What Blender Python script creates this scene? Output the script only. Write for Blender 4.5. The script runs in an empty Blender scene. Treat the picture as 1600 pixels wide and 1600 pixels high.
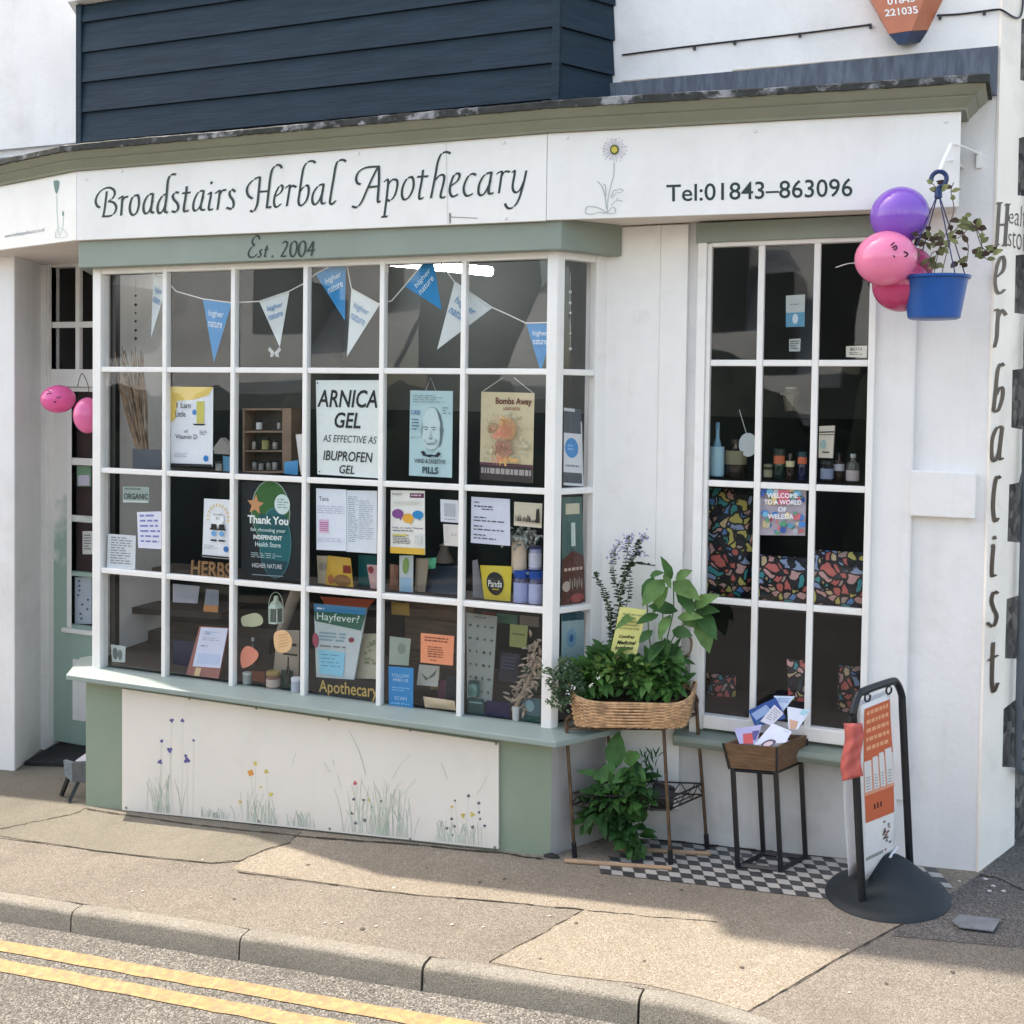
import bpy, bmesh, math, random
from mathutils import Vector, Matrix

# ---------------------------------------------------------------- scene, camera, light
S = bpy.context.scene
COL = S.collection
rnd = random.Random(7)

CAM = Vector((0.0, -5.0, 2.14))
FPX, PYC = 1700.0, 670.0            # focal length and principal row, in pixels of the 1600 px photograph
RR = Vector((0.9294, 0.3687, 0.0137)).normalized()
RF = Vector((-0.3682, 0.9292, -0.0311)).normalized()
RD = RF.cross(RR).normalized()
RR = RD.cross(RF).normalized()
cd = bpy.data.cameras.new("camera"); cam = bpy.data.objects.new("camera", cd); COL.objects.link(cam)
cd.sensor_fit = 'HORIZONTAL'; cd.sensor_width = 36.0; cd.lens = 36.0*FPX/1600.0
cd.shift_y = -(800.0-PYC)/1600.0; cd.clip_start = 0.05; cd.clip_end = 400.0
cam.matrix_world = Matrix(((RR.x, -RD.x, -RF.x, CAM.x), (RR.y, -RD.y, -RF.y, CAM.y), (RR.z, -RD.z, -RF.z, CAM.z), (0, 0, 0, 1)))
S.camera = cam

SUN = Vector((-0.61, 0.062, 1.0)).normalized()      # towards the sun: left along the street, a little behind the facade
W = bpy.data.worlds.new("World"); S.world = W; W.use_nodes = True
wn = W.node_tree.nodes; wl = W.node_tree.links
sky = wn.new('ShaderNodeTexSky'); sky.sky_type = 'NISHITA'; sky.sun_disc = False
sky.sun_elevation = math.asin(SUN.z); sky.sun_rotation = math.atan2(SUN.x, SUN.y)
sky.air_density = 1.0; sky.dust_density = 2.2; sky.ozone_density = 0.6
bg = wn['Background']; bg.inputs[1].default_value = 0.15
tint = wn.new('ShaderNodeMix'); tint.data_type = 'RGBA'; tint.blend_type = 'MULTIPLY'; tint.inputs['Factor'].default_value = 1.0
tint.inputs['B'].default_value = (1.0, 0.90, 0.75, 1)      # thin summer haze takes some blue out of the sky
wl.new(sky.outputs[0], tint.inputs['A']); wl.new(tint.outputs['Result'], bg.inputs[0])
sl = bpy.data.lights.new("sun", 'SUN'); sl.energy = 2.15; sl.angle = math.radians(0.6); sl.color = (1.0, 0.90, 0.76)
so = bpy.data.objects.new("sun", sl); COL.objects.link(so); so.location = (0, 0, 12)
so.rotation_euler = (-SUN).to_track_quat('-Z', 'Y').to_euler()
S.view_settings.view_transform = 'Standard'; S.view_settings.look = 'None'
S.view_settings.gamma = 1.0; S.view_settings.use_curve_mapping = False
S.view_settings.exposure = 2.02
S.render.engine = 'CYCLES'
S.cycles.max_bounces = 7; S.cycles.diffuse_bounces = 4; S.cycles.glossy_bounces = 3
S.cycles.transmission_bounces = 4; S.cycles.transparent_max_bounces = 14

# ---------------------------------------------------------------- from a photograph pixel to a point of the place
def ray(px, py):
    return RR*((px-800.0)/FPX) + RD*((py-PYC)/FPX) + RF
def onY(px, py, Y):
    v = ray(px, py); return CAM + v*((Y-CAM.y)/v.y)
def onZ(px, py, z):
    v = ray(px, py); return CAM + v*((z-CAM.z)/v.z)
def onP(px, py, p0, n):
    v = ray(px, py); return CAM + v*((p0-CAM).dot(n)/v.dot(n))
GX, GY = 0.0671, 0.015
UPG = Vector((-GX, -GY, 1.0)).normalized()          # the street climbs to the right
def gz(x, y): return GX*x + GY*y
def onG(px, py, dz=0.0): return onP(px, py, Vector((0, 0, dz)), UPG)

# ---------------------------------------------------------------- meshes
WL = {}                                             # world location of every built object
def link(o, parent=None, loc=None):
    COL.objects.link(o)
    if parent is not None: o.parent = parent
    return o
def tag(o, label=None, cat=None, group=None, kind=None):
    if label: o['label'] = label
    if cat: o['category'] = cat
    if group: o['group'] = group
    if kind: o['kind'] = kind
    return o
def empty(name, loc, label, cat, group=None):
    o = bpy.data.objects.new(name, None); COL.objects.link(o); o.empty_display_size = 0.1
    o.location = Vector(loc); WL[o.name] = Vector(loc)
    return tag(o, label, cat, group)

class MB:
    def __init__(s): s.v = []; s.f = []; s.mi = []; s.m = 0
    def add(s, vs, fs):
        b = len(s.v); s.v += [Vector(p) for p in vs]
        for f in fs: s.f.append([i+b for i in f]); s.mi.append(s.m)
        return s
    def quad(s, a, b, c, d): return s.add([a, b, c, d], [(0, 1, 2, 3)])
    def poly(s, pts): return s.add(pts, [tuple(range(len(pts)))])
    def prism(s, pts, ex):
        ex = Vector(ex); n = len(pts); vs = [Vector(p) for p in pts] + [Vector(p)+ex for p in pts]
        fs = [tuple(range(n)), tuple(range(2*n-1, n-1, -1))] + [(i, i+n, (i+1) % n+n, (i+1) % n) for i in range(n)]
        return s.add(vs, fs)
    def box(s, x0, x1, y0, y1, z0, z1):
        return s.prism([(x0, y0, z0), (x1, y0, z0), (x1, y0, z1), (x0, y0, z1)], (0, y1-y0, 0))
    def slab(s, p0, p1, z0, z1, t, gap=0.0):        # upright slab along a plan segment, thickness t away from the street
        a, b = Vector((p0[0], p0[1])), Vector((p1[0], p1[1])); d = (b-a).normalized(); n = Vector((-d.y, d.x))
        a = a + n*gap; b = b + n*gap
        if not isinstance(z0, tuple): z0 = (z0, z0)
        if not isinstance(z1, tuple): z1 = (z1, z1)
        return s.prism([(a.x, a.y, z0[0]), (b.x, b.y, z0[1]), (b.x, b.y, z1[1]), (a.x, a.y, z1[0])], (n.x*t, n.y*t, 0))
    def tube(s, pts, r, n=8, closed=False, cap=True):
        pts = [Vector(p) for p in pts]; m = len(pts); rs = r if isinstance(r, (list, tuple)) else [r]*m
        vs, fs = [], []; prev = None
        for i, p in enumerate(pts):
            if closed: t = pts[(i+1) % m]-pts[i-1]
            else: t = pts[min(i+1, m-1)]-pts[max(i-1, 0)]
            if t.length < 1e-9: t = Vector((0, 0, 1))
            t.normalize()
            if prev is None:
                a = Vector((0, 0, 1)) if abs(t.z) < 0.9 else Vector((1, 0, 0))
                u = t.cross(a).normalized()
            else:
                u = prev - t*prev.dot(t)
                u = u.normalized() if u.length > 1e-6 else t.orthogonal().normalized()
            prev = u; w = t.cross(u)
            for k in range(n):
                q = 2*math.pi*k/n; vs.append(p+(u*math.cos(q)+w*math.sin(q))*rs[i])
        for i in range(m if closed else m-1):
            j = (i+1) % m
            for k in range(n):
                fs.append((i*n+k, i*n+(k+1) % n, j*n+(k+1) % n, j*n+k))
        if cap and not closed:
            fs.append(tuple(range(n-1, -1, -1))); fs.append(tuple(range((m-1)*n, m*n)))
        return s.add(vs, fs)
    def lathe(s, base, axis, prof, n=24, sx=1.0, sy=1.0):     # profile of (radius, height)
        base = Vector(base); axis = Vector(axis).normalized(); u = axis.cross(Vector((0, 1, 0)))
        u = u.normalized() if u.length > 1e-4 else Vector((1, 0, 0)); w = axis.cross(u); vs, fs = [], []
        for r, h in prof:
            for k in range(n):
                q = 2*math.pi*k/n; vs.append(base+axis*h+u*(r*sx*math.cos(q))+w*(r*sy*math.sin(q)))
        for i in range(len(prof)-1):
            for k in range(n): fs.append((i*n+k, i*n+(k+1) % n, (i+1)*n+(k+1) % n, (i+1)*n+k))
        fs.append(tuple(range(n-1, -1, -1))); fs.append(tuple(range((len(prof)-1)*n, len(prof)*n)))
        return s.add(vs, fs)
    def grid(s, fn, nu, nv):
        vs = [fn(i/nu, j/nv) for j in range(nv+1) for i in range(nu+1)]
        fs = [(j*(nu+1)+i, j*(nu+1)+i+1, (j+1)*(nu+1)+i+1, (j+1)*(nu+1)+i) for j in range(nv) for i in range(nu)]
        return s.add(vs, fs)
    def build(s, name, mats, parent=None, smooth=False, bevel=0.0, recalc=True, solid=0.0):
        if not isinstance(mats, (list, tuple)): mats = [mats]
        if parent is not None: off = WL[parent.name]
        else:
            xs = [p.x for p in s.v]; ys = [p.y for p in s.v]; zs = [p.z for p in s.v]
            off = Vector(((min(xs)+max(xs))/2, (min(ys)+max(ys))/2, min(zs)))
        me = bpy.data.meshes.new(name); me.from_pydata([p-off for p in s.v], [], s.f); 
        for m in mats: me.materials.append(m)
        if len(mats) > 1:
            for p, k in zip(me.polygons, s.mi): p.material_index = k
        if recalc:
            bm = bmesh.new(); bm.from_mesh(me); bmesh.ops.recalc_face_normals(bm, faces=bm.faces); bm.to_mesh(me); bm.free()
        if smooth:
            for p in me.polygons: p.use_smooth = True
            try: me.set_sharp_from_angle(angle=math.radians(42))
            except Exception: pass
        me.update()
        o = bpy.data.objects.new(name, me); COL.objects.link(o)
        if parent is not None: o.parent = parent; o.location = (0, 0, 0); WL[o.name] = off.copy()
        else: o.location = off; WL[o.name] = off.copy()
        if solid: 
            md = o.modifiers.new("thick", 'SOLIDIFY'); md.thickness = solid; md.offset = 0
        if bevel:
            md = o.modifiers.new("bevel", 'BEVEL'); md.width = bevel; md.segments = 2; md.limit_method = 'ANGLE'; md.angle_limit = math.radians(40)
        return o

def smooth_path(pts, sub=6, closed=False):
    pts = [Vector(p) if len(p) == 3 else Vector((p[0], p[1], 0)) for p in pts]; n = len(pts); out = []
    rng = range(n if closed else n-1)
    for i in rng:
        if closed: p0, p1, p2, p3 = pts[i-1], pts[i], pts[(i+1) % n], pts[(i+2) % n]
        else: p0, p1, p2, p3 = pts[max(i-1, 0)], pts[i], pts[i+1], pts[min(i+2, n-1)]
        for k in range(sub):
            t = k/sub; t2, t3 = t*t, t*t*t
            out.append(0.5*((2*p1)+(p2-p0)*t+(2*p0-5*p1+4*p2-p3)*t2+(3*p1-p0-3*p2+p3)*t3))
    if not closed: out.append(pts[-1])
    return out

# ---------------------------------------------------------------- procedural materials
def lin(c):
    def f(x):
        x = x/255.0
        return x/12.92 if x <= 0.04045 else ((x+0.055)/1.055)**2.4
    return tuple(f(x) for x in c)
MC = {}
def mat(name, col, rough=0.6, var=0.06, scale=5.0, bump=0.0, bscale=60.0, metal=0.0, spec=0.4, stain=None, stretch=None, coat=0.0, trans=0.0, drip=None):
    if name in MC: return MC[name]
    m = bpy.data.materials.new(name); m.use_nodes = True; nt = m.node_tree; N = nt.nodes; L = nt.links
    b = N['Principled BSDF']; b.inputs['Roughness'].default_value = rough; b.inputs['Metallic'].default_value = metal
    b.inputs['Specular IOR Level'].default_value = spec
    if coat: b.inputs['Coat Weight'].default_value = coat; b.inputs['Coat Roughness'].default_value = 0.08
    tc = N.new('ShaderNodeTexCoord'); vec = tc.outputs['Object']
    if stretch:
        mp = N.new('ShaderNodeMapping'); mp.inputs['Scale'].default_value = stretch; L.new(vec, mp.inputs[0]); vec = mp.outputs[0]
    n1 = N.new('ShaderNodeTexNoise'); n1.inputs['Scale'].default_value = scale; n1.inputs['Detail'].default_value = 5; L.new(vec, n1.inputs['Vector'])
    r1 = N.new('ShaderNodeValToRGB'); L.new(n1.outputs['Fac'], r1.inputs[0])
    r1.color_ramp.elements[0].position = 0.3; r1.color_ramp.elements[1].position = 0.7
    r1.color_ramp.elements[0].color = (*[max(0, c*(1-var)) for c in col], 1); r1.color_ramp.elements[1].color = (*[min(1, c*(1+var)) for c in col], 1)
    out = r1.outputs[0]
    if stain:
        c2, sc, t0, t1, amt = stain
        n2 = N.new('ShaderNodeTexNoise'); n2.inputs['Scale'].default_value = sc; n2.inputs['Detail'].default_value = 8; n2.inputs['Roughness'].default_value = 0.65; L.new(vec, n2.inputs['Vector'])
        mr = N.new('ShaderNodeMapRange'); mr.inputs[1].default_value = t0; mr.inputs[2].default_value = t1; mr.inputs[4].default_value = amt; L.new(n2.outputs['Fac'], mr.inputs[0])
        mx = N.new('ShaderNodeMix'); mx.data_type = 'RGBA'; L.new(mr.outputs[0], mx.inputs['Factor']); L.new(out, mx.inputs['A']); mx.inputs['B'].default_value = (*c2, 1); out = mx.outputs['Result']
    if drip:
        dm = N.new('ShaderNodeMapping'); dm.inputs['Scale'].default_value = (9, 9, 0.9); L.new(tc.outputs['Object'], dm.inputs[0])
        dn = N.new('ShaderNodeTexNoise'); dn.inputs['Scale'].default_value = 1.7; dn.inputs['Detail'].default_value = 9; dn.inputs['Roughness'].default_value = 0.7; L.new(dm.outputs[0], dn.inputs['Vector'])
        dr = N.new('ShaderNodeMapRange'); dr.inputs[1].default_value = 0.52; dr.inputs[2].default_value = 0.78; dr.inputs[4].default_value = drip[1]; L.new(dn.outputs['Fac'], dr.inputs[0])
        dx = N.new('ShaderNodeMix'); dx.data_type = 'RGBA'; L.new(dr.outputs[0], dx.inputs['Factor']); L.new(out, dx.inputs['A']); dx.inputs['B'].default_value = (*drip[0], 1); out = dx.outputs['Result']
    L.new(out, b.inputs['Base Color'])
    if bump:
        n3 = N.new('ShaderNodeTexNoise'); n3.inputs['Scale'].default_value = bscale; n3.inputs['Detail'].default_value = 6; L.new(vec, n3.inputs['Vector'])
        bp = N.new('ShaderNodeBump'); bp.inputs['Strength'].default_value = bump; bp.inputs['Distance'].default_value = 0.004; L.new(n3.outputs['Fac'], bp.inputs['Height']); L.new(bp.outputs[0], b.inputs['Normal'])
    if trans:
        d = N.new('ShaderNodeBsdfTranslucent'); L.new(out, d.inputs[0]); ms = N.new('ShaderNodeMixShader'); ms.inputs[0].default_value = trans
        L.new(b.outputs[0], ms.inputs[1]); L.new(d.outputs[0], ms.inputs[2]); L.new(ms.outputs[0], N['Material Output'].inputs[0])
    MC[name] = m; return m
def flat(c, rough=0.55):                           # printed or painted colour given as the sRGB colour the thing has
    key = "print_%02x%02x%02x_%d" % (int(c[0]), int(c[1]), int(c[2]), int(rough*100))
    return mat(key, lin(c), rough, 0.03, 30.0)
def speckle(name, cols, scale, rough=0.9, bump=0.6, big=0.12, dark=None):
    if name in MC: return MC[name]
    m = bpy.data.materials.new(name); m.use_nodes = True; nt = m.node_tree; N = nt.nodes; L = nt.links
    b = N['Principled BSDF']; b.inputs['Roughness'].default_value = rough; b.inputs['Specular IOR Level'].default_value = 0.25
    tc = N.new('ShaderNodeTexCoord')
    v = N.new('ShaderNodeTexVoronoi'); v.inputs['Scale'].default_value = scale; L.new(tc.outputs['Object'], v.inputs['Vector'])
    sp = N.new('ShaderNodeSeparateColor'); L.new(v.outputs['Color'], sp.inputs[0])
    r = N.new('ShaderNodeValToRGB'); r.color_ramp.interpolation = 'LINEAR'; L.new(sp.outputs[0], r.inputs[0])
    e = r.color_ramp.elements
    while len(e) < len(cols): e.new(0.5)
    for i, c in enumerate(cols): e[i].position = i/(len(cols)-1); e[i].color = (*c, 1)
    n = N.new('ShaderNodeTexNoise'); n.inputs['Scale'].default_value = 1.6; n.inputs['Detail'].default_value = 9; n.inputs['Roughness'].default_value = 0.62; L.new(tc.outputs['Object'], n.inputs['Vector'])
    mr = N.new('ShaderNodeMapRange'); mr.inputs[1].default_value = 0.3; mr.inputs[2].default_value = 0.7; mr.inputs[3].default_value = 1-big; mr.inputs[4].default_value = 1+big; L.new(n.outputs['Fac'], mr.inputs[0])
    mu = N.new('ShaderNodeVectorMath'); mu.operation = 'SCALE'; L.new(r.outputs[0], mu.inputs[0]); L.new(mr.outputs[0], mu.inputs['Scale'])
    out = mu.outputs[0]
    if dark:
        n2 = N.new('ShaderNodeTexNoise'); n2.inputs['Scale'].default_value = 3.3; n2.inputs['Detail'].default_value = 10; n2.inputs['Roughness'].default_value = 0.7; L.new(tc.outputs['Object'], n2.inputs['Vector'])
        m2 = N.new('ShaderNodeMapRange'); m2.inputs[1].default_value = 0.52; m2.inputs[2].default_value = 0.72; m2.inputs[4].default_value = 0.6; L.new(n2.outputs['Fac'], m2.inputs[0])
        mx = N.new('ShaderNodeMix'); mx.data_type = 'RGBA'; L.new(m2.outputs[0], mx.inputs['Factor']); L.new(out, mx.inputs['A']); mx.inputs['B'].default_value = (*dark, 1); out = mx.outputs['Result']
    L.new(out, b.inputs['Base Color'])
    bp = N.new('ShaderNodeBump'); bp.inputs['Strength'].default_value = bump; bp.inputs['Distance'].default_value = 0.006
    L.new(v.outputs['Distance'], bp.inputs['Height']); bp.invert = True; L.new(bp.outputs[0], b.inputs['Normal'])
    MC[name] = m; return m
def glass_mat(name, tint, ior, wave):
    m = bpy.data.materials.new(name); m.use_nodes = True; nt = m.node_tree; N = nt.nodes; L = nt.links
    N.remove(N['Principled BSDF'])
    t = N.new('ShaderNodeBsdfTransparent'); t.inputs[0].default_value = (*tint, 1)
    g = N.new('ShaderNodeBsdfGlossy'); g.inputs['Roughness'].default_value = 0.015; g.inputs[0].default_value = (0.95, 0.97, 1, 1)
    lw = N.new('ShaderNodeLayerWeight'); lw.inputs[0].default_value = 0.5; pw = N.new('ShaderNodeMath'); pw.operation = 'POWER'; pw.inputs[1].default_value = 5.0; L.new(lw.outputs['Facing'], pw.inputs[0])
    f0 = ((ior-1)/(ior+1))**2; fr = N.new('ShaderNodeMath'); fr.operation = 'MULTIPLY_ADD'; fr.inputs[1].default_value = 1-f0; fr.inputs[2].default_value = f0; L.new(pw.outputs[0], fr.inputs[0])
    tc = N.new('ShaderNodeTexCoord'); n = N.new('ShaderNodeTexNoise'); n.inputs['Scale'].default_value = 2.3; n.inputs['Detail'].default_value = 1; L.new(tc.outputs['Object'], n.inputs['Vector'])
    bp = N.new('ShaderNodeBump'); bp.inputs['Strength'].default_value = wave; bp.inputs['Distance'].default_value = 0.02; L.new(n.outputs['Fac'], bp.inputs['Height']); L.new(bp.outputs[0], g.inputs['Normal'])
    ms = N.new('ShaderNodeMixShader'); L.new(fr.outputs[0], ms.inputs[0]); L.new(t.outputs[0], ms.inputs[1]); L.new(g.outputs[0], ms.inputs[2])
    L.new(ms.outputs[0], N['Material Output'].inputs[0]); return m
def emit(name, col, st):
    m = bpy.data.materials.new(name); m.use_nodes = True; b = m.node_tree.nodes['Principled BSDF']
    b.inputs['Base Color'].default_value = (*col, 1); b.inputs['Emission Color'].default_value = (*col, 1); b.inputs['Emission Strength'].default_value = st
    return m

WHITE = (0.79, 0.77, 0.75)
M_render = mat("white_render", (0.78, 0.77, 0.77), 0.85, 0.035, 3.0, 0.45, 38, stain=((0.52, 0.50, 0.48), 2.2, 0.52, 0.8, 0.5), drip=((0.55, 0.53, 0.50), 0.2))
M_wood = mat("white_gloss_paint", (0.82, 0.81, 0.79), 0.32, 0.025, 8.0, 0.06, 40, stain=((0.60, 0.57, 0.52), 7.0, 0.58, 0.82, 0.45), drip=((0.60, 0.57, 0.52), 0.2))
M_panel = mat("white_sign_board", (0.80, 0.785, 0.765), 0.45, 0.03, 2.0, 0.05, 25, stain=((0.62, 0.60, 0.57), 3.5, 0.52, 0.82, 0.45), drip=((0.62, 0.60, 0.57), 0.2))
M_mural = mat("cream_painted_panel", (0.76, 0.715, 0.655), 0.5, 0.03, 2.0, 0.05, 25, stain=((0.62, 0.585, 0.53), 3.0, 0.5, 0.8, 0.45))
M_quoin = mat("warm_lit_quoin_paint", (0.92, 0.85, 0.77), 0.8, 0.05, 4.0, 0.4, 40, stain=((0.62, 0.57, 0.52), 3.0, 0.52, 0.78, 0.55))  # warm light on the canted face is put into this paint colour
M_soffit = mat("soffit_paint", (0.72, 0.67, 0.62), 0.7, 0.04, 5.0)
M_sage = mat("sage_green_paint", (0.235, 0.275, 0.235), 0.42, 0.05, 4.0, 0.05, 50, stain=((0.26, 0.29, 0.26), 3.0, 0.55, 0.8, 0.5))
M_sill = mat("sill_green_paint", (0.27, 0.325, 0.305), 0.45, 0.05, 4.0, 0.08, 60, stain=((0.33, 0.37, 0.35), 5.0, 0.55, 0.8, 0.5))
M_stall = mat("pale_green_masonry_paint", (0.245, 0.30, 0.225), 0.75, 0.05, 3.0, 0.25, 50, stain=((0.33, 0.36, 0.30), 2.5, 0.52, 0.8, 0.6))
M_cornice = mat("ground_tinted_cornice_paint", (0.225, 0.235, 0.18), 0.45, 0.05, 4.0, 0.06, 50, stain=((0.18, 0.185, 0.14), 5.0, 0.55, 0.8, 0.5))  # the sage paint again, with warm reflection from the ground put into its colour
M_lead = mat("lead_sheet", (0.07, 0.085, 0.115), 0.55, 0.25, 5.0, 0.2, 30, stain=((0.16, 0.19, 0.24), 6.0, 0.45, 0.75, 0.8), stretch=(6, 1, 1))
M_leadedge = mat("weathered_lead_edge", (0.03, 0.032, 0.03), 0.8, 0.4, 20.0, 0.8, 40, stain=((0.32, 0.32, 0.34), 9.0, 0.53, 0.63, 0.85))
M_black = mat("black_metal_paint", (0.012, 0.013, 0.016), 0.35, 0.2, 20.0)
M_line = mat("dark_green_sign_paint", (0.012, 0.03, 0.028), 0.4, 0.1, 20.0)
M_glass = glass_mat("window_glass", (0.985, 0.99, 0.99), 1.50, 0.06)
M_room = mat("dim_interior_plaster", (0.026, 0.034, 0.038), 0.9, 0.2, 2.0)  # the gloom of the room is put into the plaster colour
M_pale = mat("pale_interior_plaster", (0.10, 0.112, 0.112), 0.9, 0.1, 2.0)  # upper plaster, with less of the gloom in its colour
M_lower = mat("grubby_masonry_paint", (0.60, 0.59, 0.575), 0.85, 0.06, 2.5, 0.35, 40, stain=((0.36, 0.345, 0.33), 3.0, 0.5, 0.75, 0.6))  # base tone darker than the upper render, random dirt blotches over it
M_return = mat("shaded_return_paint", (0.36, 0.35, 0.345), 0.85, 0.08, 3.0, 0.3, 40)  # white paint darkened to carry the shade on the bay return
M_deck = mat("display_shelf_wood", (0.045, 0.036, 0.034), 0.6, 0.2, 6.0, stretch=(1, 8, 8))
M_dark = mat("dark_interior", (0.012, 0.012, 0.013), 0.8)
# ---------------------------------------------------------------- lettering
TC = {}
def glyphs(s, bold=0.0, shear=0.0):
    key = (s, bold, shear)
    if key not in TC:
        cu = bpy.data.curves.new("txt", 'FONT'); cu.body = s; cu.size = 1.0; cu.offset = bold; cu.shear = shear; cu.resolution_u = 3
        o = bpy.data.objects.new("txt", cu); COL.objects.link(o); bpy.context.view_layer.update()
        me = bpy.data.meshes.new_from_object(o.evaluated_get(bpy.context.evaluated_depsgraph_get()))
        vs = [(v.co.x, v.co.y) for v in me.vertices]; fs = [tuple(p.vertices) for p in me.polygons]
        bpy.data.objects.remove(o); bpy.data.curves.remove(cu); bpy.data.meshes.remove(me)
        x0 = min(v[0] for v in vs); x1 = max(v[0] for v in vs); y0 = min(v[1] for v in vs); y1 = max(v[1] for v in vs)
        TC[key] = ([((x-x0)/(x1-x0), (y-y0)/(y1-y0)) for x, y in vs], fs)
    return TC[key]
def put_text(mb, s, fn, bold=0.0, shear=0.0):       # fn maps (u across, v up), both 0..1, to a point
    vs, fs = glyphs(s, bold, shear)
    mb.add([fn(u, v) for u, v in vs], fs)
def pen(mb, strokes, nib, ang, fn, hair=0.35, sub=7):
    """broad-nib pen strokes in pixel space, mapped by fn(px, py, layer)"""
    nx, ny = math.cos(ang)*nib/2, -math.sin(ang)*nib/2; lay = 0
    for st in strokes:
        p = smooth_path(st, sub) if len(st) > 2 else [Vector((*st[0], 0)), Vector((*st[1], 0))]
        n = len(p); vs = []
        for i, q in enumerate(p):
            t = p[min(i+1, n-1)]-p[max(i-1, 0)]; t.normalize(); px_, py_ = -t.y, t.x
            if nx*px_+ny*py_ < 0: px_, py_ = -px_, -py_
            h = nib*hair/2
            ox, oy = nx*0.72+px_*h, ny*0.72+py_*h
            vs += [fn(q.x+ox, q.y+oy, lay), fn(q.x-ox, q.y-oy, lay)]
        mb.add(vs, [(2*i, 2*i+1, 2*i+3, 2*i+2) for i in range(n-1)])
        lay += 1

class Sheet:
    """a flat printed thing: a thin slab between four photograph corners on given planes, with its print as parts"""
    def __init__(s, name, label, cat, q, Y, col, group=None, thick=0.003, rough=0.55, parent=None, P=None):
        if P is None:
            Yt, Yb = Y if isinstance(Y, tuple) else (Y, Y)
            P = [onY(*q[0], Yt), onY(*q[1], Yt), onY(*q[2], Yb), onY(*q[3], Yb)]
        s.P = P; s.n = (P[3]-P[0]).cross(P[1]-P[0]).normalized()
        if s.n.y > 0: s.n = -s.n
        mb = MB(); mb.prism(P, -s.n*thick); s.root = mb.build(name, flat(col, rough) if not isinstance(col, bpy.types.Material) else col, parent)
        if parent is None: tag(s.root, label, cat, group)
        s.parts = {}; s.k = 0
    def at(s, u, v, lay=0):
        a = s.P[0].lerp(s.P[1], u); b = s.P[3].lerp(s.P[2], u); return a.lerp(b, v)+s.n*(0.0012+0.0004*lay)
    def mb(s, col, part):
        key = (part, tuple(col) if not isinstance(col, bpy.types.Material) else col.name)
        if key not in s.parts: s.parts[key] = (MB(), col)
        s.k += 1; return s.parts[key][0]
    def rect(s, u0, v0, u1, v1, col, part='picture'):
        m = s.mb(col, part); k = s.k; m.quad(s.at(u0, v0, k), s.at(u1, v0, k), s.at(u1, v1, k), s.at(u0, v1, k)); return s
    def poly(s, pts, col, part='picture'):
        m = s.mb(col, part); k = s.k; m.poly([s.at(u, v, k) for u, v in pts]); return s
    def ell(s, u, v, ru, rv, col, part='picture', n=20):
        return s.poly([(u+ru*math.cos(2*math.pi*i/n), v+rv*math.sin(2*math.pi*i/n)) for i in range(n)], col, part)
    def text(s, t, u0, v0, u1, v1, col, bold=0.0, shear=0.0):
        m = s.mb(col, 'lettering'); k = s.k
        put_text(m, t, lambda a, b: s.at(u0+(u1-u0)*a, v1+(v0-v1)*b, k), bold, shear); return s
    def lines(s, u0, v0, u1, v1, n, col, fill=0.45, word=0.12):    # blocks of small print too fine to read
        m = s.mb(col, 'small_print'); k = s.k; h = (v1-v0)/n
        for i in range(n):
            u = u0; end = u1-(u1-u0)*rnd.choice((0, 0.05, 0.1, 0.3))
            while u < end-0.01:
                w = min(word*rnd.uniform(0.4, 1.3), end-u); a = v0+h*i
                m.quad(s.at(u, a, k), s.at(u+w, a, k), s.at(u+w, a+h*fill, k), s.at(u, a+h*fill, k)); u += w+word*0.22
        return s
    def done(s):
        for (part, _), (m, col) in s.parts.items():
            m.build(part, col if isinstance(col, bpy.types.Material) else flat(col), s.root, recalc=False)
        return s.root

# ---------------------------------------------------------------- the shop building
A, B = (-4.617, 0.0), (-1.753, 0.0); D = (-1.565, 0.29); CC = (-4.805, 0.29); WY = 0.29
X5, CW = [-4.5807+0.4625*i for i in range(1, 6)], 0.028
ZR = [2.14+0.1309-0.5873*k for k in range(3)]; ZB = 0.50; ZH = 2.835
def offpath(pts, d):                                # offset a plan polyline towards the street
    out = []; n = len(pts)
    for i in range(n):
        p = Vector(pts[i][:2]); ds = []
        if i > 0: ds.append((p-Vector(pts[i-1][:2])).normalized())
        if i < n-1: ds.append((Vector(pts[i+1][:2])-p).normalized())
        ns = [Vector((e.y, -e.x)) for e in ds]
        m = sum(ns, Vector((0, 0))); m = m/m.length; k = d/max(0.3, m.dot(ns[0])); out.append((p.x+m.x*k, p.y+m.y*k))
    return out
def sweep(mb, path, prof):                          # closed profile of (offset, z) along a plan path with mitred corners
    rings = [[(*offpath(path, o)[i], z) for o, z in prof] for i in range(len(path))]
    n = len(prof)
    vs = [p for r in rings for p in r]
    fs = [(i*n+k, i*n+(k+1) % n, (i+1)*n+(k+1) % n, (i+1)*n+k) for i in range(len(path)-1) for k in range(n)]
    fs += [tuple(range(n)), tuple(range((len(path)-1)*n, len(path)*n))[::-1]]
    mb.add(vs, fs)

shop = empty("shop_building", (-1.7, 0.3, gz(-1.7, 0.3)), "white rendered shop building with green cornice, bay window and navy boarded upper bay", "building")
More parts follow.
